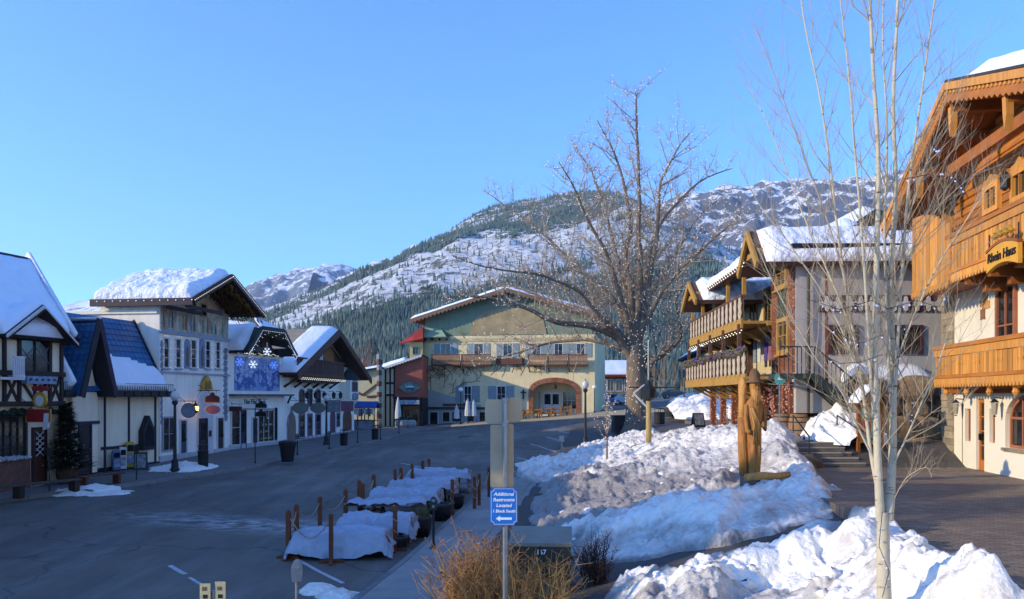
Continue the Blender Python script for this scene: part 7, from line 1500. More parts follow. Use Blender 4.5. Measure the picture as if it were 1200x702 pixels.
# ------------------------------------------------ rope posts and covered tables on the parking lane
rope_m = mat('manila_rope', '#9a8e78', .9, .2, 8); tops = {}
def rpost(key, px, top, label, py=None):
    if py is not None: v = spot(px, py, zs)
    else: v = None
    return v
post_spec = [  # px, base py, label place
    ('a', 338, 655), ('b', 388, 660), ('c', 463, 646), ('d', 347.5, 645), ('e', 375, 633), ('f', 405, 622), ('g', 421, 607), ('h', 425, 612), ('i', 438, 598), ('j', 463, 590), ('k', 470, 587), ('l', 483, 581), ('m', 495.5, 576), ('n', 502.5, 573), ('o', 530, 606), ('p', 556, 601), ('q', 561.5, 597), ('r', 573, 587)]
plab = {'a': 'front left corner post of the covered tables', 'b': 'front middle post of the covered tables', 'c': 'kerb-side post between the first and second covered tables', 'd': 'street-side post just behind the front left corner', 'e': 'street-side post at the middle of the first rope bay', 'f': 'street-side post at the back of the first rope bay', 'g': 'left of the paired street-side posts of the second bay', 'h': 'right of the paired street-side posts of the second bay', 'i': 'last street-side post of the second bay', 'j': 'first post of the third street-side bay', 'k': 'second post of the third street-side bay', 'l': 'middle post of the third street-side bay', 'm': 'left of the two farthest street-side posts', 'n': 'right of the two farthest street-side posts', 'o': 'lone kerb-side post among the blue tarps', 'p': 'left of the paired kerb-side posts by the sign', 'q': 'right of the paired kerb-side posts by the sign', 'r': 'farthest kerb-side post behind the tall sign'}
shaft = M().box(-.055, .055, -.055, .055, .03, 1.22).lathe([(.075, 1.22), (.06, 1.25), (.01, 1.28)], 4).mesh('shaft', wood_m); foot1 = M().prism([(-.32, 0), (.32, 0), (.32, .04), (.24, .09), (-.24, .09), (-.32, .04)], -.045, .045).mesh('foot', wood_m)
PV = {}
for k, px, py in post_spec:
    v = spot(px, py, zs); PV[k] = v; r = thing('rope_post', 'wooden ' + plab[k], 'rope post', v, R(random.Random(k).uniform(-20, 20)), 'wooden rope posts round the tables')
    put('shaft', shaft, r); put('foot', foot1, r, (0, 0, 0)); put('foot', foot1, r, (0, .002, .001), R(90))
for i, (a, b) in enumerate((('a', 'd'), ('a', 'b'), ('d', 'e'), ('e', 'f'), ('g', 'i'), ('h', 'i'), ('j', 'k'), ('k', 'l'), ('m', 'n'), ('p', 'q'), ('q', 'r'))):
    A = PV[a] + Vector((0, 0, 1.12)); B = PV[b] + Vector((0, 0, 1.12)); n = 10; dl = (B - A).length; sag = .16 + .13 * dl
    P = [A.lerp(B, t / n) - Vector((0, 0, sag * 4 * (t / n) * (1 - t / n) if not (a == 'a' and b == 'b') else sag * 1.6 * math.sin(math.pi * (t / n)))) for t in range(n + 1)]
    tag(M().tube(P, .016, 5).build('rope', rope_m, None, True), 'slack rope from ' + plab[a].replace(' of the covered tables', '').replace('street-side ', '').replace('the ', '') + (' across the front' if b == 'b' else ' onwards'), 'rope', 'ropes between the wooden posts')
for k in ('c', 'o', 'p'): # coils hanging on posts
    v = PV[k]; P = [(v.x + .075 * math.cos(t * .9), v.y + .075 * math.sin(t * .9), v.z + 1.1 - t * .045) for t in range(18)]; tag(M().tube(P, .014, 5).build('rope', rope_m, None, True), 'rope wound round the ' + plab[k], 'rope', 'ropes between the wooden posts')
tarp_m = mat('blue_white_tarp', '#9aa5b8', .4, .15, 1.5, .5, 6, spec=.5, dist=.03); silver_m = mat('silver_tarp_underside', '#a39c98', .4, .3, 4, .4, 8)
def covered(cx_, cy, w, dpt, h, rz, label, seed, table=False, skirt=.55):
    z = zst(cx_, cy); r = thing('covered_table', label, 'covered table', (cx_, cy, z), rz, 'tarp-covered tables on the parking lane')
    for sx_ in (-w * .36, w * .36):
        M().bar((sx_, -dpt * .3, 0), (sx_, dpt * .3, h - .06), .06).bar((sx_, dpt * .3, 0), (sx_, -dpt * .3, h - .06), .06).build('trestle_leg', black_m, r)
    if table: M().box(-w / 2, w / 2, -dpt / 2, dpt / 2, h - .05, h).build('table_top', mat('rusty_table_edge', '#5a3c34', .6, .3, 4), r)
    n, k = 76, 56; P = np.zeros((k + 1, n + 1, 3)); ov = skirt
    U, V = np.meshgrid(np.linspace(-1, 1, n + 1), np.linspace(-1, 1, k + 1)); aw = w / 2 + ov; ad = dpt / 2 + ov; Xs = U * aw; Ys = V * ad
    ex = np.maximum(np.abs(Xs) - w / 2, 0); ey = np.maximum(np.abs(Ys) - dpt / 2, 0); hang = (np.maximum(ex, ey) + .35 * np.minimum(ex, ey)) * (.55 + .9 * fbm(Xs * .9 + seed * 2.3, Ys * .9 + seed, 6, 3))
    if table: hang = hang * .12
    fold = (fbm(Xs * 2.2 + seed * 5, Ys * 2.2, seed % 9, 4) - .5); fold2 = fbm(Xs * 4 + seed, Ys * 4, seed % 5, 3, True) - .6
    out = 1 + np.minimum(hang * 2, 1) * .12 * (fold2 + .3)
    Zz = h + .03 + fold * .24 + fold2 * .13 + .035 * (fbm(Xs * 9 + seed, Ys * 9, 12, 3, True) - .6) - hang * (.9 + .3 * fold); Zz = np.maximum(Zz, .03)
    Xq = np.sign(Xs) * np.minimum(np.abs(Xs), w / 2 + ex * .28 + .02) * out; Yq = np.sign(Ys) * np.minimum(np.abs(Ys), dpt / 2 + ey * .28 + .02) * out
    put('tarp', npmesh('tarp', np.stack([Xq, Yq, Zz], -1).reshape(-1, 3), gridfaces(k + 1, n + 1), tarp_m), r)
    rd = random.Random(seed); sb = M()
    for j in range(3):   # crumpled bundle at the kerb end
        x0 = w / 2 + .05; y0 = -dpt / 2 + .2 + j * dpt * .33; Pp = [[(x0 + rd.uniform(-.06, .16), y0 + dpt * .3 * b, h * (.98 - a * .3) + rd.uniform(-.06, .06)) for b in np.linspace(0, 1, 6)] for a in range(4)]; sb.grid(Pp)
    if not table: sb.build('tarp_bundle', silver_m, r)
    M().tube([(-w / 2, -dpt / 2 - .06, h * .5), (0, -dpt / 2 - .1, h * .42), (w / 2, -dpt / 2 - .06, h * .5)], .012, 5).build('tie_cord', black_m, r)
    return r
lab = ['nearest blue tarp-covered table, crumpled and low', 'second tarp-covered table from the front, tarp sagging', 'third table from the front with its dark edge showing', 'fourth tarp-covered table from the front', 'fifth tarp-covered table from the front', 'farthest tarp-covered table, pale and flat']
for i, (Y, w, dp, h, tb, sk) in enumerate(((21.9, 2.3, 1.25, .62, False, .62), (23.5, 1.9, 1.1, .72, False, .6), (25.7, 2.3, 1.1, .78, True, .3), (28.0, 2.2, 1.5, .8, False, .3), (30.6, 2.2, 1.5, .82, False, .3), (33.2, 2.3, 1.6, .85, False, .35))):
    covered(float(kerb(Y)) - 1.85 + (.35 if i == 1 else 0) + (-.1 if i == 0 else 0), Y, w, dp, h, R([2, -3, 4, 1, -2, 3][i]), lab[i], 3 + i * 7, tb, sk)
# tub planters along the kerb
for i, (Y, dx, rr_, hh, gr) in enumerate(((24.2, .42, .34, .62, True), (26.9, .4, .4, .55, False), (29.2, .35, .3, .5, False), (22.4, .55, .22, .36, False))):
    x = float(kerb(Y)) - dx; r = thing('tub_planter', ['round dark tub planter with dry greenery beside the second table', 'wide dark tub planter beside the parking meter', 'dark tub planter among the far blue tarps', 'small square-looking dark pot beside the nearest table'][i], 'planter', (x, Y, zst(x, Y)), 0, 'dark tub planters along the kerb')
    M().lathe([(rr_ * .7, 0), (rr_ * .95, hh * .4), (rr_, hh * .85), (rr_ * 1.05, hh), (rr_ * .9, hh), (rr_ * .85, hh * .85)], 16).build('tub', black_m, r, True); M().lathe([(rr_ * .86, hh * .86), (.01, hh * .9)], 12).build('soil', soil_m, r)
    if gr:
        g = M(); rd = random.Random(i)
        for k in range(90): a = rd.uniform(0, 6.28); q_ = rd.uniform(0, rr_ * .8); c_ = Vector((q_ * math.cos(a), q_ * math.sin(a), hh * .88)); e_ = c_ + Vector((rd.uniform(-.2, .2), rd.uniform(-.2, .2), rd.uniform(.15, .45))); s_ = Vector((.02, .01, 0)); g.add([c_ - s_, c_ + s_, e_], [(0, 1, 2)])
        tag(g.build('dry_greenery', mat('dry_green', '#5a5b3a', .9, .4, 8), r), None, None, None, 'stuff')
# grey trunk/box bag near second table
v = Vector((float(kerb(24.9)) - .5, 24.9, 0)); 

# ------------------------------------------------ signs, cabinet and shrubs in the foreground
sx_, sy = W(592, 0, 13.2).x, 13.2; sz = zpk(sx_, sy); sp = thing('sign_post', 'steel post carrying a blue notice and the backs of tall tan signs', 'sign post', (sx_, sy, sz))
ph = CAMZ + (HY - 467) / FPX * 13.2 - sz
M().tube([(0, 0, -.2), (0, 0, ph)], .042, 12).build('post', steel_m, sp)
def zz_(py): return CAMZ + (HY - py) / FPX * 13.2 - sz
def xx_(px): return (px - CX) / FPX * 13.2 - sx_
tanb = mat('tan_sign_back', '#a8977b', .6, .12, 2, .05)
def plate(name, x0, x1, z0, z1, y, rz, m, c=.05, t=.008):
    P = [(x0 + c, z0), (x1 - c, z0), (x1, z0 + c), (x1, z1 - c), (x1 - c, z1), (x0 + c, z1), (x0, z1 - c), (x0, z0 + c)]
    mm = M().prism(P, y, y + t); Rm = Matrix.Rotation(rz, 4, 'Z'); mm.v = [tuple(Rm @ Vector(v)) for v in mm.v]; return mm.build(name, m, sp)
plate('sign_back', -.36, -.035, zz_(497), zz_(468), .06, R(-14), tanb); plate('sign_back', .035, .3, zz_(495), zz_(466), .06, R(14), tanb)
plate('sign_back', -.27, -.04, zz_(572), zz_(498), .07, R(-14), tanb, .02); plate('sign_back', .04, .16, zz_(572), zz_(497), .07, R(14), tanb, .02)
for pz_ in (468.5, 497.5): M().lathe([(.055, -.03), (.055, .03)], 10, (0, 0, zz_(pz_))).build('clamp', steel_m, sp)
bz0, bz1, bx0, bx1 = zz_(615), zz_(571), xx_(574.5), xx_(606.5); bw_, bh = bx1 - bx0, bz1 - bz0
def fancy(e):
    x0, x1, z0, z1 = bx0 + e, bx1 - e, bz0 + e, bz1 - e; c = .05; P = []
    for (cx_, cz, a0) in ((x0, z0, 90), (x1, z0, 180), (x1, z1, 270), (x0, z1, 0)):
        for k in range(5): a = R(a0 - k * 22.5); P.append((cx_ + c * math.cos(a), cz + c * math.sin(a)))
    return P
blue = mat('bright_blue_sign', '#1470c8', .45, .06, 3, 0); M().prism(fancy(0), -.062, -.05).build('blue_notice', blue, sp)
M().prism(fancy(.014), -.064, -.062, [fancy(.022)[::-1]]).build('white_border', trim_m, sp)
wl = mat('white_lettering', '#e8eef5', .5, .02, 3, 0)
for i, t_ in enumerate(('Additional', 'Restrooms', 'Located', '1 Block South')): text(t_, .078 if i < 3 else .066, wl, sp, (bx0 + bx1) / 2, -.066, bz1 - .105 - i * .092, .001, .002, shear=.2)
az = bz0 + .11; ax_ = (bx0 + bx1) / 2; M().prism([(ax_ - .13, az), (ax_ - .06, az + .045), (ax_ - .06, az + .018), (ax_ + .13, az + .018), (ax_ + .13, az - .018), (ax_ - .06, az - .018), (ax_ - .06, az - .045)], -.066, -.062).build('arrow', wl, sp)
for zz in (bz1 - .03, bz0 + .035): M().lathe([(.012, -.004), (.012, .004)], 8, (ax_, -.066, zz)).build('bolt', steel_m, sp)
# utility cabinet
c0 = W(634, 0, 16.3); cz = zpk(c0.x, c0.y) - .1; ub = thing('utility_cabinet', 'dark green utility cabinet numbered 167 behind the dry shrub', 'utility cabinet', (c0.x, c0.y, cz), R(-4)); gm_ = mat('cabinet_green', '#2f352f', .55, .2, 2, .1); ctop = 1.62 - cz + 0
M().box(-.58, .58, -.4, .45, 0, .5).build('base_section', mat('cabinet_grey', '#565b56', .6, .15, 2), ub); M().prism([(-.6, .5), (.6, .5), (.6, ctop - .2), (-.6, ctop - .2)], -.45, .48).build('door', gm_, ub)
M().slab([(-.62, -.47, ctop - .18), (.62, -.47, ctop - .18), (.62, .5, ctop), (-.62, .5, ctop)], .07).build('lid', mat('cabinet_lid', '#7f8076', .6, .15, 2), ub); M().box(-.012, .012, -.46, -.45, .5, ctop - .22).build('door_gap', black_m, ub)
text('167', .13, wl, ub, .02, -.456, ctop - .36, .002, .002); M().box(.0, .03, -.47, -.455, ctop - .56, ctop - .5).build('lock', steel_m, ub)
# stickered sign pair cut by the bottom edge
v = W(250, 0, 10.4); pr = thing('stickered_sign', 'pair of cream sign backs with stickers at the bottom edge', 'sign', (v.x, v.y, 0.15)); zt = CAMZ + (HY - 683) / FPX * 10.4 - .15
M().tube([(0, 0, 0), (0, 0, zt - .1)], .03, 8).build('post', steel_m, pr); crm = mat('cream_sign', '#b5ac85', .6, .1, 3)
for s_, x0, x1 in ((0, -.155, -.02), (1, .03, .165)):
    M().box(x0, x1, -.05 + .02 * s_, -.035 + .02 * s_, zt - .5, zt + .02 * s_).build('panel', crm, pr)
    for k in range(3): M().box(x0 + .03 + .01 * k, x0 + .09 + .01 * k, -.053 + .02 * s_, -.05 + .02 * s_, zt - .09 - k * .1, zt - .04 - k * .1).build('sticker', [mat('sticker_brown', '#6a5a48', .6, .5, 12), black_m, grey_paint_m][k], pr)
def shrub(name, label, px, Y, w, h, nst, cols, seed, leaves, base=None):
    c = W(px, 0, Y); z = zpk(c.x, Y) if base is None else base; r = thing(name, label, 'shrub', (c.x, Y, z)); rd = random.Random(seed); st = M(); lf = [M(), M()]; tips = []
    for k in range(nst):
        a = rd.uniform(0, 6.28); b0 = Vector((rd.uniform(-.32, .32) * w, rd.uniform(-.3, .3) * w, 0)); lean = rd.uniform(.1, 1.0) * w * .6; hh = h * rd.uniform(.5, 1.05) * (1 - .35 * (lean / (w * .6)) ** 2); e = b0 + Vector((math.cos(a) * lean, math.sin(a) * lean * .8, hh)); m_ = b0.lerp(e, .5) + Vector((rd.uniform(-.06, .06), rd.uniform(-.06, .06), .06)) 
        st.tube([b0, m_, e], [.011, .008, .004], 3, False)
        for j in range(rd.randint(5, 9)):
            p = b0.lerp(m_, rd.uniform(.3, 1)) if rd.random() < .4 else m_.lerp(e, rd.random()); d_ = (Vector((rd.uniform(-1, 1), rd.uniform(-1, 1), rd.uniform(.1, 1)))).normalized() * rd.uniform(.12, .42) * (h / 1.4); st.tube([p, p + d_], [.005, .003], 3, False); tips.append(p + d_); tips.append(p + d_ * .6)
    for p in tips:
        if rd.random() < leaves:
            s_ = rd.uniform(.015, .036); q_ = Vector((rd.uniform(-1, 1), rd.uniform(-1, 1), rd.uniform(-1, 1))) * s_; t_ = Vector((rd.uniform(-1, 1), rd.uniform(-1, 1), rd.uniform(-1, 1))) * s_; lf[rd.random() < .45].add([p, p + q_, p + q_ + t_, p + t_], [(0, 1, 2, 3)])
    tag(st.build('stems', mat(name + '_stem_%d' % seed, cols[0], .85, .25, 3, .1), r), None, None, None, 'stuff')
    for i in (0, 1):
        if lf[i].v: tag(lf[i].build('leaves', mat('shrub_leaf_%d_%d' % (seed, i), cols[1 + i], .8, .35, 6, 0), r), None, None, None, 'stuff')
    return r
shrub('dry_shrub', 'large tan dry shrub with withered orange leaves left of the sign post', 560, 14.3, 1.35, 1.62, 190, ('#a8814e', '#a85f38', '#7d4a34'), 3, .75)
shrub('dry_shrub', 'tan dry shrub in front of the utility cabinet', 632, 13.9, 1.25, 1.25, 90, ('#a58350', '#a0623a', '#7d4a34'), 7, .5)
shrub('bare_shrub', 'small dark leafless shrub right of the utility cabinet', 697, 16.2, .7, .95, 70, ('#3b2a26', '#4a3028', '#5a3a2c'), 11, .06)

# ------------------------------------------------ carved statue
v = spot(884, 580, zp); stt = thing('carved_statue', 'tall carved wooden statue of a hatted mountain man in the snow', 'statue', (v.x, v.y, snowz(v.x, v.y) - .12), R(8)); stt.scale = (.6, .75, .97); cw = mat('carved_wood', '#b27a3a', .65, .35, 2.5, .7, 10, c2='#8a5826', stretch=(2.5, 2.5, .7), dist=.03); cw2 = mat('carved_wood_light', '#bf8a48', .65, .25, 3, .6, 12, stretch=(2.5, 2.5, .7)); cw3 = mat('weathered_log_end', '#6a6258', .9, .25, 4, .4, 20)
S = .98
def loft(rings, n=18, seed=1, amp=.03):
    vs = []; fs = []
    for i, (z, cx_, cy, rx, ry) in enumerate(rings):
        for j in range(n):
            a = 2 * math.pi * j / n; f = 1 + amp * 6 * (float(vnoise(j * .9 + seed, z * 2.2, seed % 7)) - .5) * .5 + amp * math.sin(j * 2.7 + z * 3); vs.append((cx_ + rx * f * math.cos(a), cy + ry * f * math.sin(a), z))
    for i in range(len(rings) - 1):
        for j in range(n): fs.append((i * n + j, i * n + (j + 1) % n, (i + 1) * n + (j + 1) % n, (i + 1) * n + j))
    fs.append(tuple(range(n))[::-1]); fs.append(tuple(range((len(rings) - 1) * n, len(rings) * n))); return M().add(vs, fs)
body = loft([(.32, -.02, 0, .2, .16), (.36, -.02, 0, .27, .22), (.44, 0, 0, .25, .19), (.6, 0, 0, .23, .17), (.9, 0, 0, .25, .18), (1.15, 0, 0, .29, .2), (1.35, 0, 0, .31, .22), (1.5, 0, 0, .3, .22), (1.75, 0, 0, .33, .23), (2.0, 0, 0, .37, .24), (2.2, 0, 0, .38, .24), (2.32, 0, 0, .33, .22), (2.4, 0, 0, .2, .17), (2.46, 0, -.02, .15, .15), (2.55, 0, -.03, .18, .18), (2.68, 0, -.04, .2, .2), (2.8, 0, -.03, .2, .2), (2.9, 0, 0, .16, .16)], 20, 3)
body.tube([(-.36, 0, 2.22), (-.42, -.06, 1.9), (-.4, -.12, 1.55), (-.3, -.22, 1.5)], [.11, .1, .085, .08], 8).tube([(.36, 0, 2.22), (.43, -.06, 1.9), (.4, -.14, 1.6), (.2, -.26, 1.75)], [.11, .1, .085, .08], 8)
body.tube([(-.1, -.1, 1.3), (-.11, -.11, .8), (-.1, -.1, .42), (-.12, -.2, .35)], [.13, .11, .09, .08], 8).tube([(.12, -.1, 1.3), (.12, -.11, .8), (.11, -.1, .42), (.12, -.2, .35)], [.13, .11, .09, .08], 8)
body.build('figure', cw, stt, True)
loft([(2.82, 0, -.02, .38, .36), (2.86, 0, -.02, .38, .36), (2.88, 0, -.01, .25, .24), (3.0, 0, 0, .23, .22), (3.12, 0, 0, .18, .17), (3.2, 0, 0, .08, .07)], 18, 5, .02).build('hat', mat('hat_wood', '#6e5136', .8, .3, 3, .4, 12), stt, True)
M().add([], []); bd = M()
for k in range(9): a = -1.1 + k * .275; bd.tube([(.19 * math.sin(a), -.17 * math.cos(a) - .04, 2.64), (.17 * math.sin(a), -.21 * math.cos(a) - .04, 2.5), (.1 * math.sin(a), -.24, 2.3 - .06 * (k % 2))], [.045, .05, .015], 6)
bd.build('beard', cw2, stt, True); M().tube([(0, -.22, 2.74), (0, -.28, 2.66), (0, -.23, 2.63)], [.025, .04, .03], 6).build('nose', cw, stt, True); M().lathe([(.02, -.02), (.026, 0), (.02, .02)], 8, (-.075, -.215, 2.75)).lathe([(.02, -.02), (.026, 0), (.02, .02)], 8, (.075, -.215, 2.75)).build('eyes', dark_m, stt)
cp = M()
for k in range(5): cp.tube([(-.3 + k * .02, -.2 - .01 * k, 2.15), (-.14 + k * .06, -.25, 1.7), (-.2 + k * .08, -.24, 1.2)], [.02, .03, .02], 5)
cp.build('carved_coat_folds', cw2, stt, True)
loft([(1.9, -.38, .3, .15, .15), (2.2, -.38, .3, .16, .15), (2.5, -.38, .28, .17, .17), (2.75, -.38, .26, .18, .18), (2.9, -.38, .26, .13, .13), (2.97, -.38, .26, .05, .05)], 14, 9).build('second_figure', cw2, stt, True); loft([(.3, -.3, .3, .2, .2), (1.0, -.34, .3, .22, .2), (1.9, -.38, .3, .2, .18)], 14, 10).build('second_figure_body', cw, stt, True)
M().lathe([(.46, -.25), (.47, .3), (.44, .33)], 9, (-.1, .05, 0), 1.05, .8).build('stump', cw3, stt)
lg = thing('split_log', 'short split log lying at the foot of the statue', 'log', (v.x + .12, v.y - .62, max(snowz(v.x + .12, v.y - .62), snowz(v.x + .6, v.y - .6), snowz(v.x - .35, v.y - .65)) + .05), R(4)); M().tube([(-.55, 0, 0), (-.1, 0, .04), (.2, 0, .02), (.6, .02, .06)], [.09, .1, .09, .08], 9).build('trunk', cw2, lg, True); ce = M().lathe([(.085, -.004), (.07, .004)], 9, (0, 0, 0)).build('cut_end', cw3, lg); ce.location = (.6, .02, .06); ce.rotation_euler = (0, R(90), 0)
# handrails on the steps
def rail(label, pts, name='handrail'):
    r = thing(name, label, 'handrail', pts[0]); o_ = Vector(pts[0]); P = [Vector(p) - o_ for p in pts]; M().tube([p + Vector((0, 0, .9)) for p in P], .025, 8).build('rail', iron_m, r)
    for p in P: M().tube([p - Vector((0, 0, .1)), p + Vector((0, 0, .9))], .022, 8).build('post', iron_m, r)
rail('black handrail on the left side of the stone steps', [(9.85, 28.4, 2.75), (9.75, 26.6, 2.1)]); rail('black handrail on the right side of the stone steps', [(11.35, 28.3, 2.75), (11.75, 26.5, 2.05)])
# notice board kiosk
v = Vector((12.05, 27.3, 2.0)); kb = thing('notice_board', 'small roofed wooden notice board with posters beside the steps', 'notice board', v, R(8))
for x in (-.42, .42): M().box(x - .05, x + .05, -.05, .05, 0, 2.3).build('post', orange3_m, kb)
M().box(-.37, .37, -.03, .03, .75, 2.05).build('panel', orange2_m, kb); M().slab([(-.65, -.35, 2.05), (0, -.35, 2.7), (0, .35, 2.7), (-.65, .35, 2.05)], .06).slab([(0, -.35, 2.7), (.65, -.35, 2.05), (.65, .35, 2.05), (0, .35, 2.7)], .06).build('roof', hb2, kb)
M().prism([(-.5, 2.1), (.5, 2.1), (0, 2.6)], -.06, 0).build('gable_board', orange2_m, kb); snow_quad('snow_cap', (-.62, -.33, 2.1), (-.02, -.33, 2.7), (-.02, .33, 2.7), (-.62, .33, 2.1), .12, kb, snow_m, 8, 8, 5)
for i, (x, z, w, h, c) in enumerate(((-.17, 1.75, .3, .4, '#8fb0a0'), (.18, 1.78, .26, .34, '#c9b98a'), (-.16, 1.25, .3, .42, '#a34a44'), (.18, 1.22, .28, .44, '#7fa6a0'), (0, .9, .5, .2, '#5a8f86'))): M().box(x - w / 2, x + w / 2, -.042, -.03, z - h / 2, z + h / 2).build('poster', mat('poster_%d' % i, c, .7, .35, 9), kb)
# barrels by the chalet porch
def barrel(px, Y, label, tilt=0):
    p = W(px, 0, Y); r = thing('barrel', label, 'barrel', (p.x, Y, 2.765), 0, 'wooden barrels at the chalet porch'); pr_ = [(.3, 0), (.36, .25), (.38, .45), (.36, .65), (.3, .9), (.26, .88)]
    M().lathe(pr_, 14).build('staves', mat('barrel_oak', '#8a6a4a', .8, .3, 4, .3, 14, stretch=(3, 3, .5)), r, True)
    for z in (.12, .3, .6, .78): rr_ = np.interp(z, [0, .25, .45, .65, .9], [.3, .36, .38, .36, .3]) + .006; M().lathe([(rr_ - .01, z - .025), (rr_, z - .02), (rr_, z + .02), (rr_ - .01, z + .025)], 14).build('hoop', iron_m, r)
barrel(917, 30.6, 'oak barrel left of the pair at the lit porch'); barrel(936, 30.0, 'oak barrel right of the pair at the lit porch')
# teal round sign before the lower balcony
v = W(914, 0, 28.9); ts = thing('teal_sign', 'round teal street sign in front of the lower balcony', 'sign', (v.x, 28.9, 2.6)); hz = CAMZ + (HY - 444) / FPX * 28.9 - 2.6
M().tube([(0, .05, 0), (0, .05, hz + .2)], .03, 8).build('post', steel_m, ts); M().prism([(.2 * math.cos(a) * (1.0), hz + .2 * math.sin(a) * 1.12) for a in [2 * math.pi * k / 20 for k in range(20)]], -.01, .01).build('disc', mat('teal_enamel', '#3f9a92', .4, .08, 3), ts); M().prism([(-.08, hz - .03), (.08, hz - .03), (.08, hz + .02), (0, hz + .1), (-.08, hz + .02)], -.014, -.01).build('symbol', wl, ts)
# orange cone, cars, dark boxes by the tree
v = W(802, 0, 92); cn = thing('traffic_cone', 'orange traffic cone on the far road', 'traffic cone', (v.x, 92, zst(v.x, 92))); M().box(-.35, .35, -.35, .35, 0, .08).build('base', mat('cone_orange', '#d2542a', .5, .1), cn); M().lathe([(.3, .08), (.05, 1.05)], 12).build('cone', MATS['cone_orange'], cn); M().lathe([(.19, .48), (.125, .7)], 12, (0, 0, .004)).build('white_band', trim_m, cn)
def car(px, Y, rz, c, label):
    p = W(px, 0, Y); r = thing('parked_car', label, 'car', (p.x, Y, zst(p.x, Y)), rz, 'cars parked beyond the hotel'); pm = mat('car_paint_' + c, c, .3, .05, 1, 0, spec=.6)
    P = [(-2.1, .35), (2.1, .35), (2.15, .7), (2.0, .95), (1.1, 1.02), (.55, 1.48), (-1.1, 1.52), (-1.75, 1.1), (-2.1, 1.02), (-2.18, .7)]; M().prism(P, -.85, .85).build('body', pm, r)
    for y in (-.86, .85): M().prism([(-1.0, 1.05), (.85, 1.05), (.48, 1.4), (-.95, 1.43)], y, y + .012).build('side_window', glass_m, r)
    M().slab([(1.12, -.72, 1.04), (1.12, .72, 1.04), (.6, .72, 1.46), (.6, -.72, 1.46)], .01).build('windscreen', glass_m, r)
    for x in (-1.3, 1.3):
        for y in (-.8, .8): wh = M().lathe([(.33, -.1), (.33, .1)], 14).build('wheel', black_m, r); wh.rotation_euler = (R(90), 0, 0); wh.location = (x, y, .33); M().lathe([(.19, -.105), (.19, .105)], 12).build('rim', steel_m, wh)
    for y in (-.6, .6): M().box(2.1, 2.17, y - .15, y + .15, .68, .82).build('headlight', trim_m, r); M().box(-2.19, -2.1, y - .15, y + .15, .72, .88).build('tail_light', red_m, r)
car(716, 108, R(20), '#5f7fae', 'blue car, left of the two behind the big tree'); car(738, 104, R(-60), '#9fb0c6', 'pale blue car partly hidden by the big tree trunk'); car(790, 128, R(5), '#3d454d', 'dark car on the far road beyond the cone')
for i, (px, py, w, h, lab_) in enumerate(((727, 507, 1.0, 1.1, 'dark boxy cabinet at the left foot of the big tree'),)):
    v = spot(px, py, zp); r = thing('dark_cabinet', lab_, 'cabinet', v, R(10)); M().box(-w / 2, w / 2, -.4, .4, 0, h).build('body', charcoal_m, r); M().box(-w / 2 - .04, w / 2 + .04, -.44, .44, h, h + .06).build('lid', black_m, r)
for i, (px, py, rr_, lab_) in enumerate(((752, 531, .5, 'rounded grey boulder beside the pale wooden post'), (945, 546, .42, 'rounded boulder at the foot of the steps'), (770, 519, .3, 'small brown stone on the park snow'))):
    v = spot(px, py, zp); o_ = boulder('boulder', (0, 0, .05), rr_, bm_, None, 31 + i, (1.3, 1, .7)); o_.location = v; tag(o_, lab_, 'boulder', 'stones on the park slope')
# pale wooden post with lantern
v = spot(760, 528, zp); wp = thing('lantern_post', 'pale wooden post with an iron lantern on the park slope', 'lantern post', v); h = (528 - 470) / FPX * v.y
M().tube([(0, 0, -.2), (.01, 0, h * .5), (0, 0, h)], [.14, .13, .12], 10).build('post', mat('pale_pole_wood', '#a8925f', .7, .2, 3, .3, 14, stretch=(3, 3, .5)), wp, True)
M().bar((-.05, -.02, h - .3), (-.7, -.02, h + .35), .08).bar((-.7, -.02, h + .35), (-.2, -.02, h + .75), .06).build('brace', trim_m, wp); M().lathe([(.08, h), (.3, h + .15), (.34, h + .55), (.12, h + .8), (.03, h + 1.0)], 8).build('lantern', iron_m, wp); M().bar((-.9, 0, h + .62), (1.2, 0, h + .62), .06).build('arm', iron_m, wp)
M().tube([(0, 0, h + .9), (0, 0, h + 2.8)], .05, 6).build('mast', steel_m, wp)
v = spot(658, 538, zs); r = thing('kerb_meter', 'small pale meter post at the snowy kerb of the park', 'parking meter', v); M().lathe([(.06, 0), (.05, 1.0)], 8).build('post', steel_m, r); M().box(-.13, .13, -.08, .08, 1.0, 1.3).build('head', mat('meter_cream', '#a9a394', .6), r)
v = W(817, 0, 95); r = thing('flag_mast', 'slim tall mast beside the pale far chalet', 'pole', (v.x, 95, zst(v.x, 95))); M().tube([(0, 0, 0), (0, 0, 11)], [.09, .05], 8).build('mast', steel_m, r); M().lathe([(.09, 11), (.02, 11.12)], 8).build('cap', steel_m, r)
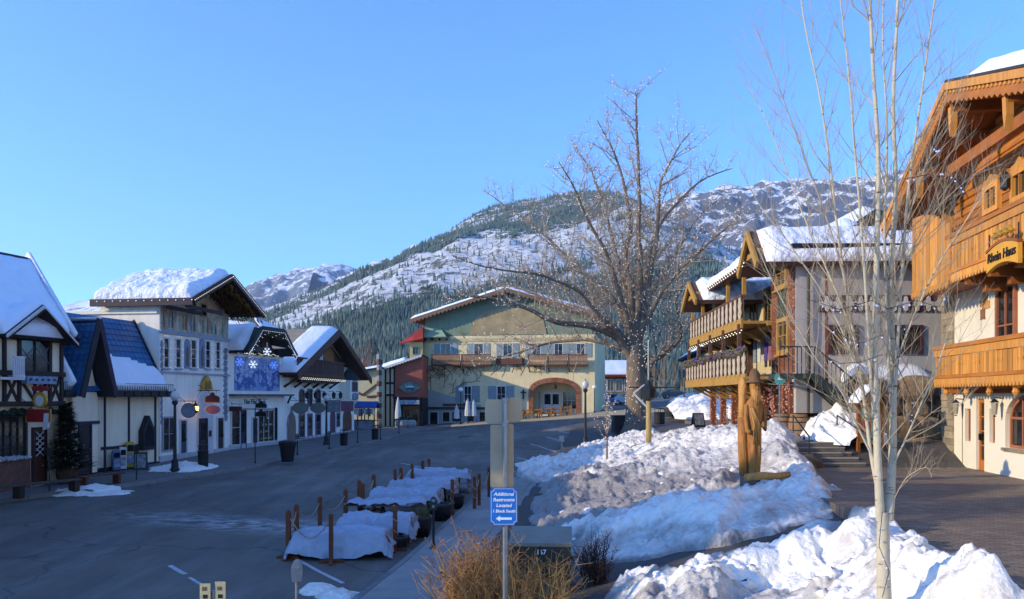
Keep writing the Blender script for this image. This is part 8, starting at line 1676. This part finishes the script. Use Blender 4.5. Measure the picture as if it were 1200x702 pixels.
# ================================================================== TREES
class Tree:
    def __init__(s, seed): s.r = random.Random(seed); s.big = M(); s.tw = M(); s.pts = []; s.tips = []
    def limb(s, pts, r0, r1, n=7, wob=.0, lights=0):
        P = [Vector(p) for p in pts]; Q = []
        for a, b in zip(P, P[1:]):
            for k in range(4): Q.append(a.lerp(b, k / 4) + Vector((s.r.uniform(-wob, wob), s.r.uniform(-wob, wob), s.r.uniform(-wob, wob)) if (k) else (0, 0, 0)))
        Q.append(P[-1])
        for _ in range(2): Q = [Q[0]] + [(Q[i - 1] + Q[i] * 2 + Q[i + 1]) / 4 for i in range(1, len(Q) - 1)] + [Q[-1]]
        rad = [r0 + (r1 - r0) * (k / (len(Q) - 1)) ** .8 for k in range(len(Q))]
        (s.big if r0 > s.thr else s.tw).tube(Q, rad, n if r0 > s.thr else 4, False)
        if lights:
            for k in range(lights): i = s.r.random() * (len(Q) - 1); j = int(i); p = Q[j].lerp(Q[min(j + 1, len(Q) - 1)], i - j); a = s.r.uniform(0, 6.28); s.pts.append(p + Vector((math.cos(a), math.sin(a), s.r.uniform(-.5, .5))) * (rad[j] + .03))
        return Q, rad
    def sprout(s, Q, rad, depth, n, ln, up, spread, lights=0, t0=.25):
        for k in range(n):
            t = t0 + (1 - t0) * (k + s.r.random()) / n; i = min(int(t * (len(Q) - 1)), len(Q) - 2); p = Q[i]; d0 = (Q[i + 1] - Q[i]).normalized()
            side = Vector((s.r.uniform(-1, 1), s.r.uniform(-1, 1), s.r.uniform(-.3, .6))); side = (side - d0 * side.dot(d0)).normalized()
            d_ = (d0 * (1 - spread) + side * spread + Vector((0, 0, up))).normalized(); l = ln * s.r.uniform(.5, 1.1) * (1.15 - .55 * t); r0 = min(rad[i] * .62, s.rmax[depth]); 
            seg = 4 if depth < 2 else 3; P = [p]; 
            for j in range(seg): d_ = (d_ + Vector((s.r.uniform(-.25, .25), s.r.uniform(-.25, .25), s.r.uniform(-.12, .22) + up * .3))).normalized(); P.append(P[-1] + d_ * l / seg)
            rr = [r0 * (1 - .75 * j / seg) for j in range(seg + 1)]; (s.big if r0 > s.thr else s.tw).tube(P, rr, 5 if r0 > s.thr else 3, False)
            for _ in range(lights if s.r.random() < .999 else 0):
                j = s.r.randint(0, seg - 1); s.pts.append(P[j].lerp(P[j + 1], s.r.random()) + Vector((s.r.uniform(-.04, .04), s.r.uniform(-.04, .04), s.r.uniform(-.04, .04))))
            if depth > 0: s.sprout(P, rr, depth - 1, s.nch[depth - 1], l * .55, up, spread, s.lt[depth - 1], .15)
            else: s.tips.append(P[-1])
    thr = .05; nch = [4, 4, 5]; rmax = [.012, .03, .08, .15]; lt = [1, 1, 2]
bark_m = mat('dark_bark', '#7a6c5e', .9, .3, 3, .6, 12, stretch=(3, 3, .6), dist=.04); twig_m = mat('brown_twigs', '#a39280', .9, .25, 3, 0)
# ---- the big linden by the hotel
T0 = Tree(11); T0.thr = .06; T0.nch = [7, 7, 6]; T0.rmax = [.02, .028, .05, .1]; T0.lt = [0, 1, 1]
D = 57.; TY = D
def P2(pts, y0, y1): n = len(pts); return [W(px, py, TY + y0 + (y1 - y0) * i / (n - 1)) for i, (px, py) in enumerate(pts)]
base = gz(747, 504, zp); TY = base.y; print('big tree at', base)
trunk, tr = T0.limb(P2([(747, 507), (746, 480), (746, 455), (745, 430), (744, 405)], 0, 0), .82, .55, 14, .03, 0)
T0.big.lathe([(1.25, -.3), (1.0, .1), (.85, .5), (.8, .9)], 14, (base.x, base.y, base.z))
limbs = [
    ([(741, 425), (728, 398), (712, 388), (690, 382), (660, 379), (638, 374), (615, 361), (592, 351), (551, 346), (520, 350)], 0, -3, .34, .05),
    ([(742, 410), (730, 372), (716, 345), (695, 331), (669, 305), (638, 274), (602, 249), (567, 223)], 0, 3, .3, .03),
    ([(738, 415), (722, 388), (700, 366), (680, 341), (650, 328), (628, 320), (577, 315), (531, 300)], 0, -6, .24, .03),
    ([(744, 405), (740, 360), (738, 331), (731, 300), (741, 269), (733, 223), (720, 177), (700, 141)], 0, 1, .4, .03),
    ([(745, 400), (750, 350), (751, 305), (746, 274), (749, 228), (746, 167), (746, 120), (744, 108)], 0, -2, .34, .03),
    ([(746, 405), (753, 360), (756, 331), (767, 274), (787, 244), (818, 213), (859, 197)], 0, 4, .36, .03),
    ([(747, 400), (760, 340), (768, 290), (772, 250), (772, 218), (787, 187), (808, 156)], 0, -4, .26, .03),
    ([(750, 440), (762, 425), (787, 408), (799, 395), (796, 372), (792, 352), (800, 330)], 0, -2, .3, .04),
    ([(748, 410), (756, 380), (775, 340), (800, 313), (825, 290), (849, 269), (868, 250)], 0, -5, .26, .03),
    ([(743, 400), (728, 350), (712, 300), (690, 260), (672, 220), (655, 190)], 0, -5, .24, .03),
    ([(744, 395), (735, 340), (715, 270), (705, 230), (690, 195), (670, 165)], 0, 6, .22, .03),
    ([(746, 400), (762, 350), (790, 300), (812, 262), (840, 235)], 0, 7, .22, .03),
    ([(741, 420), (720, 405), (690, 398), (655, 400), (620, 408), (590, 418), (560, 420)], 0, 5, .2, .03),
    ([(742, 410), (715, 375), (680, 360), (640, 350), (600, 335), (565, 330)], 0, 6, .22, .03)]
for pts, y0, y1, r0, r1 in limbs:
    Q, rad = T0.limb(P2(pts, y0, y1), r0 * .85, r1, 8, .12, 60); T0.sprout(Q, rad, 2, 21, 4.8, .12, .62, 2, .18)
lr = thing('linden_tree', 'huge bare linden tree hung with white lights in front of the hotel', 'tree', base)
def rel(mm, b): 
    mm.v = [(x - b.x, y - b.y, z - b.z) for x, y, z in mm.v]; return mm
rel(T0.big, base).build('trunk', bark_m, lr, True); tag(rel(T0.tw, base).build('twigs', twig_m, lr, True), None, None, None, 'stuff')
rd = random.Random(2)
for k in range(220): a = rd.uniform(0, 6.28); z = rd.uniform(.3, 6.5); rr_ = np.interp(z, [0, 6.5], [.86, .6]); T0.pts.append(base + Vector((rr_ * math.cos(a), rr_ * math.sin(a), z)))
print('tree verts', len(T0.big.v), len(T0.tw.v), 'lights', len(T0.pts))
rd.shuffle(T0.pts); bulbs('tree_lights', [p - base for p in T0.pts[:4200]], .036, mat('tree_bulb', '#e0dcd4', .4, .05, 1, 0, emit=.2), lr)

# ---- slim multi-stem aspen in the foreground
T1 = Tree(23); T1.thr = .012; T1.nch = [5, 5, 4]; T1.rmax = [.0062, .007, .009, .012]; T1.lt = [0, 0, 0]
TY = 9.3; ab = Vector((W(1037, 0, TY).x, TY, float(zbase(W(1037, 0, TY).x, TY))))
stems = [
    ([(1038, 800), (1036, 700), (1035, 640), (1034, 600)], 0, 0, .115, .105, 0),
    ([(1032, 610), (1029, 560), (1028, 500), (1025, 420), (1027, 300), (1030, 200), (1024, 100), (1020, 0), (1016, -80)], 0, -.3, .08, .02, 1),
    ([(1041, 610), (1045, 560), (1047, 500), (1045, 400), (1043, 330), (1050, 230), (1046, 130), (1052, 0), (1056, -80)], 0, .4, .085, .02, 1),
    ([(1028, 570), (1018, 510), (1010, 450), (1003, 400), (990, 330), (977, 230), (965, 130), (945, 40), (935, -30)], 0, .3, .055, .012, 1),
    ([(1030, 540), (1022, 470), (1018, 400), (1012, 300), (1003, 200), (996, 100), (985, 0)], 0, -.5, .05, .012, 1),
    ([(1044, 520), (1050, 430), (1056, 330), (1064, 220), (1080, 110), (1094, 10), (1100, -40)], 0, .2, .05, .012, 1),
    ([(1043, 460), (1040, 380), (1036, 280), (1040, 160), (1034, 60), (1036, -40)], 0, .6, .045, .012, 1),
    ([(1027, 545), (1000, 490), (985, 455), (955, 420), (930, 375), (905, 330), (888, 290)], 0, -.8, .03, .006, 1),
    ([(1014, 470), (990, 390), (960, 335), (925, 285), (890, 240), (866, 195)], 0, -.6, .03, .006, 1),
    ([(1005, 410), (975, 330), (945, 260), (918, 190), (893, 130), (874, 95)], 0, .8, .028, .006, 1),
    ([(988, 320), (960, 230), (930, 150), (905, 80), (885, 30)], 0, -.4, .024, .006, 1),
    ([(1049, 540), (1070, 495), (1095, 440), (1112, 390), (1124, 350)], 0, -.6, .028, .006, 1),
    ([(1047, 430), (1075, 360), (1105, 300), (1140, 245), (1168, 205)], 0, -.7, .026, .006, 1),
    ([(1048, 360), (1068, 290), (1100, 240), (1140, 205), (1175, 192)], 0, .6, .024, .006, 1),
    ([(1052, 300), (1072, 230), (1094, 170), (1110, 110), (1118, 60)], 0, -.5, .024, .006, 1),
    ([(1046, 590), (1060, 560), (1085, 545), (1092, 560)], 0, -.3, .012, .004, 0),
    ([(1030, 500), (985, 470), (945, 452), (900, 450)], 0, -.9, .016, .004, 0),
    ([(1020, 400), (980, 380), (940, 372), (905, 385)], 0, -.8, .014, .004, 0)]
for pts, y0, y1, r0, r1, sp_ in stems:
    Q, rad = T1.limb(P2(pts, y0, y1), r0 * .83 * (1 if r0 > .1 else .8 if r0 > .079 else .56), r1 * .6, 9, .012, 0)
    if r0 < .1: T1.sprout(Q, rad, 2, 17 if r0 > .02 else 10, 1.35 if r0 > .02 else .95, .22, .5, 0, .15)
def birch_mat():
    m = mat('pale_aspen_bark', '#bbb199', .8, .12, 2, .3, 14); n, l, p = N(m); base_ = p.inputs['Base Color'].links[0].from_socket
    g = n.new('ShaderNodeNewGeometry'); mp = n.new('ShaderNodeMapping'); mp.inputs['Scale'].default_value = (2, 2, 9); l.new(g.outputs['Position'], mp.inputs[0]); t = n.new('ShaderNodeTexNoise'); t.inputs['Scale'].default_value = 2.4; t.inputs['Detail'].default_value = 5; l.new(mp.outputs[0], t.inputs['Vector'])
    r = n.new('ShaderNodeMapRange'); r.inputs[1].default_value = .61; r.inputs[2].default_value = .7; l.new(t.outputs[0], r.inputs[0]); mx = n.new('ShaderNodeMix'); mx.data_type = 'RGBA'; l.new(r.outputs[0], mx.inputs[0]); l.new(base_, mx.inputs[6]); mx.inputs[7].default_value = (.09, .075, .06, 1); l.new(mx.outputs[2], p.inputs['Base Color']); return m
ar = thing('aspen_tree', 'slim pale multi-stem aspen in the foreground with strings of small lights', 'tree', ab)
rel(T1.big, ab).build('trunk', birch_mat(), ar, True); tag(rel(T1.tw, ab).build('twigs', mat('pale_twigs', '#b09f84', .85, .2, 3, 0), ar, True), None, None, None, 'stuff')
print('aspen', len(T1.big.v), len(T1.tw.v))
lp = []; rd = random.Random(6); wire = M()
for pts in ([(945, 350), (985, 363), (1022, 352), (1040, 362), (1075, 352), (1100, 360), (1108, 345)], [(975, 385), (995, 398), (1010, 402), (1035, 392)], [(968, 418), (985, 426), (1010, 424), (1035, 415)], [(1090, 168), (1098, 175), (1106, 170)], [(1058, 210), (1085, 205), (1110, 200), (1125, 215), (1135, 232)], [(1060, 380), (1052, 430), (1070, 470), (1066, 500)], [(1034, 600), (1030, 640), (1042, 670), (1034, 700)]):
    Q = [W(px, py, 9.1 - .2 * (i % 2)) for i, (px, py) in enumerate(pts)]; wire.tube([q_ - ab for q_ in Q], .004, 4, False)
    for a, b in zip(Q, Q[1:]):
        for k in range(4): lp.append(a.lerp(b, rd.random()) - ab - Vector((0, 0, .03)))
tag(wire.build('light_wire', black_m, ar), None, None, None, 'stuff'); bulbs('string_lights', lp[::2], .012, mat('blue_white_bulb', '#9fb4ff', .3, .1, 3, 0, emit=.35), ar)
# ---- young tree with a few lights
yb = gz(711, 550, zp); T2 = Tree(5); T2.thr = .03; T2.nch = [3, 3, 3]; T2.rmax = [.007, .012, .02, .03]; T2.lt = [1, 0, 0]
Q, rad = T2.limb([yb + Vector((0, 0, -.1)), yb + Vector((.02, 0, 1.2)), yb + Vector((0, .02, 2.3)), yb + Vector((.05, 0, 3.0))], .05, .012, 8, .02); T2.sprout(Q, rad, 2, 9, 1.5, .25, .6, 0, .3)
r = thing('young_tree', 'young bare tree on the park slope beside the dark lamp post', 'tree', yb); rel(T2.big, yb).build('trunk', bark_m, r, True); tag(rel(T2.tw, yb).build('twigs', twig_m, r), None, None, None, 'stuff'); bulbs('tree_lights', [p - yb for p in T2.pts[:160]], .02, MATS['tree_bulb'], r)
# ---- background trees: bare brown ones, conifers
def bare(px, Y, h, label, c, seed, z=None):
    p = W(px, 0, Y); b = Vector((p.x, Y, zst(p.x, Y) - .1)); T = Tree(seed); T.thr = .2; T.nch = [4, 4, 4]; T.rmax = [.035, .05, .09, .15]; T.lt = [0, 0, 0]
    Q, rad = T.limb([b, b + Vector((.1, 0, h * .4)), b + Vector((.2, .1, h * .7)), b + Vector((.1, 0, h))], .22, .05, 7, .05); T.sprout(Q, rad, 2, 12, h * .45, .2, .55, 0, .18)
    r = thing('bare_tree', label, 'tree', b, 0, 'bare trees in the distance'); rel(T.big, b).build('trunk', bark_m, r, True); tag(rel(T.tw, b).build('twigs', mat('twigs_' + c, c, .9, .2, 1, 0), r), None, None, None, 'stuff')
bl = ['leftmost brown bare tree behind the tree trunk on the right', 'second brown bare tree beyond the far road', 'third brown bare tree beyond the far road', 'brown bare tree next to the pale far chalet']
for i, (px, Y, h) in enumerate(((766, 135, 6.5), (778, 140, 7.2), (790, 136, 6.6), (801, 142, 7.6))): bare(px, Y, h, bl[i], '#8a6a4a', 40 + i)
for i, (px, Y, h) in enumerate(((424, 118, 10), (433, 124, 11), (441, 130, 8))): bare(px, Y, h, ['russet bare tree right beside the chalet shop gable', 'russet bare tree in the middle behind the cream shop', 'russet bare tree left of the conifers'][i], '#8a5636', 50 + i)
def conifer(px, Y, h, w, label, seed):
    p = W(px, 0, Y); b = Vector((p.x, Y, zst(p.x, Y) - .1)); r = thing('conifer', label, 'conifer', b, 0, 'conifers in the distance'); M().lathe([(.2, 0), (.05, h * .95)], 7).build('trunk', bark_m, r); rd = random.Random(seed); c = M()
    for k in range(900):
        t = rd.random() ** 1.3; z = h * (.06 + .94 * t); rr_ = (1 - t) ** .8 * w * rd.uniform(.3, 1.05) + .05; a = rd.uniform(0, 6.28); q_ = Vector((rr_ * math.cos(a), rr_ * math.sin(a), z)); s_ = rd.uniform(.35, .7) * w * .5; o_ = Vector((math.cos(a), math.sin(a), rd.uniform(-.6, .1))) * s_; pp = Vector((-math.sin(a), math.cos(a), 0)) * s_ * .4; c.add([q_ - pp - o_ * .3, q_ + pp - o_ * .3, q_ + o_], [(0, 1, 2)])
    tag(c.build('crown', mat('conifer_green', '#26361f', .9, .4, .6, 0, c2='#3d4c2c'), r), None, None, None, 'stuff')
for i, (px, Y, h, w) in enumerate(((445, 112, 6.0, 2.2), (455, 110, 7.0, 2.6), (466, 112, 7.6, 2.6), (476, 110, 7.2, 2.4), (486, 108, 6.6, 2.2), (759, 150, 9, 2.0))): conifer(px, Y, h, w, 'dark conifer behind the salmon shop, ' + ORD[i] + ' from the left' if i < 5 else 'dark conifer beyond the far road right of the big tree', 60 + i)
# unseen pine added outside the frame, its crown shaped to shade the near lane
p = Vector((-20.5, 15.4, 0)); r = thing('tall_pine', 'tall pine at the kerb beyond the left edge of the picture', 'pine', p); M().lathe([(.3, 0), (.12, 8)], 9).build('trunk', bark_m, r); rd = random.Random(3); c = M()
for k in range(3600):
    z = 3.2 + 5.3 * rd.random() ** 1.5; rr_ = 2.6 * (1 - (z - 3.2) / 6) * rd.uniform(.1, 1); a = rd.uniform(0, 6.28); q_ = Vector((rr_ * math.cos(a), rr_ * math.sin(a), z)); s_ = rd.uniform(.25, .5); c.add([q_, q_ + Vector((rd.uniform(-1, 1), rd.uniform(-1, 1), rd.uniform(-.4, .4))) * s_, q_ + Vector((rd.uniform(-1, 1), rd.uniform(-1, 1), rd.uniform(-.4, .4))) * s_], [(0, 1, 2)])
tag(c.build('crown', MATS['conifer_green'], r), None, None, None, 'stuff')

p = Vector((-20.5, 7.4, 0)); r = thing('tall_pine', 'tallest pine, bare-stemmed with a high crown, down the street out of view', 'pine', p); M().lathe([(.3, 0), (.12, 15)], 9).build('trunk', bark_m, r); c = M()  # second unseen pine added, crown set high to shade the plaza
for k in range(2600):
    z = 9.6 + 6 * rd.random() ** 1.3; rr_ = 1.9 * (1 - (z - 9.6) / 7) * rd.uniform(.1, 1); a = rd.uniform(0, 6.28); q_ = Vector((rr_ * math.cos(a), rr_ * math.sin(a), z)); s_ = rd.uniform(.25, .5); c.add([q_, q_ + Vector((rd.uniform(-1, 1), rd.uniform(-1, 1), rd.uniform(-.4, .4))) * s_, q_ + Vector((rd.uniform(-1, 1), rd.uniform(-1, 1), rd.uniform(-.4, .4))) * s_], [(0, 1, 2)])
tag(c.build('crown', MATS['conifer_green'], r), None, None, None, 'stuff')
# ================================================================== HAZE
hm = bpy.data.materials.new('haze'); hm.use_nodes = True; hn = hm.node_tree.nodes; hl = hm.node_tree.links
for x in list(hn):
    if x.type == 'BSDF_PRINCIPLED': hn.remove(x)
pv = hn.new('ShaderNodeVolumePrincipled'); pv.inputs['Color'].default_value = (.68, .84, 1, 1); pv.inputs['Density'].default_value = HAZE; pv.inputs['Anisotropy'].default_value = .2
hl.new(pv.outputs[0], [x for x in hn if x.type == 'OUTPUT_MATERIAL'][0].inputs['Volume'])
hz = M().box(-4600, 4600, -3200, 7200, -60, 1350).build('haze', hm); hz['kind'] = 'stuff'; hz['label'] = 'thin blue winter haze in the valley air'
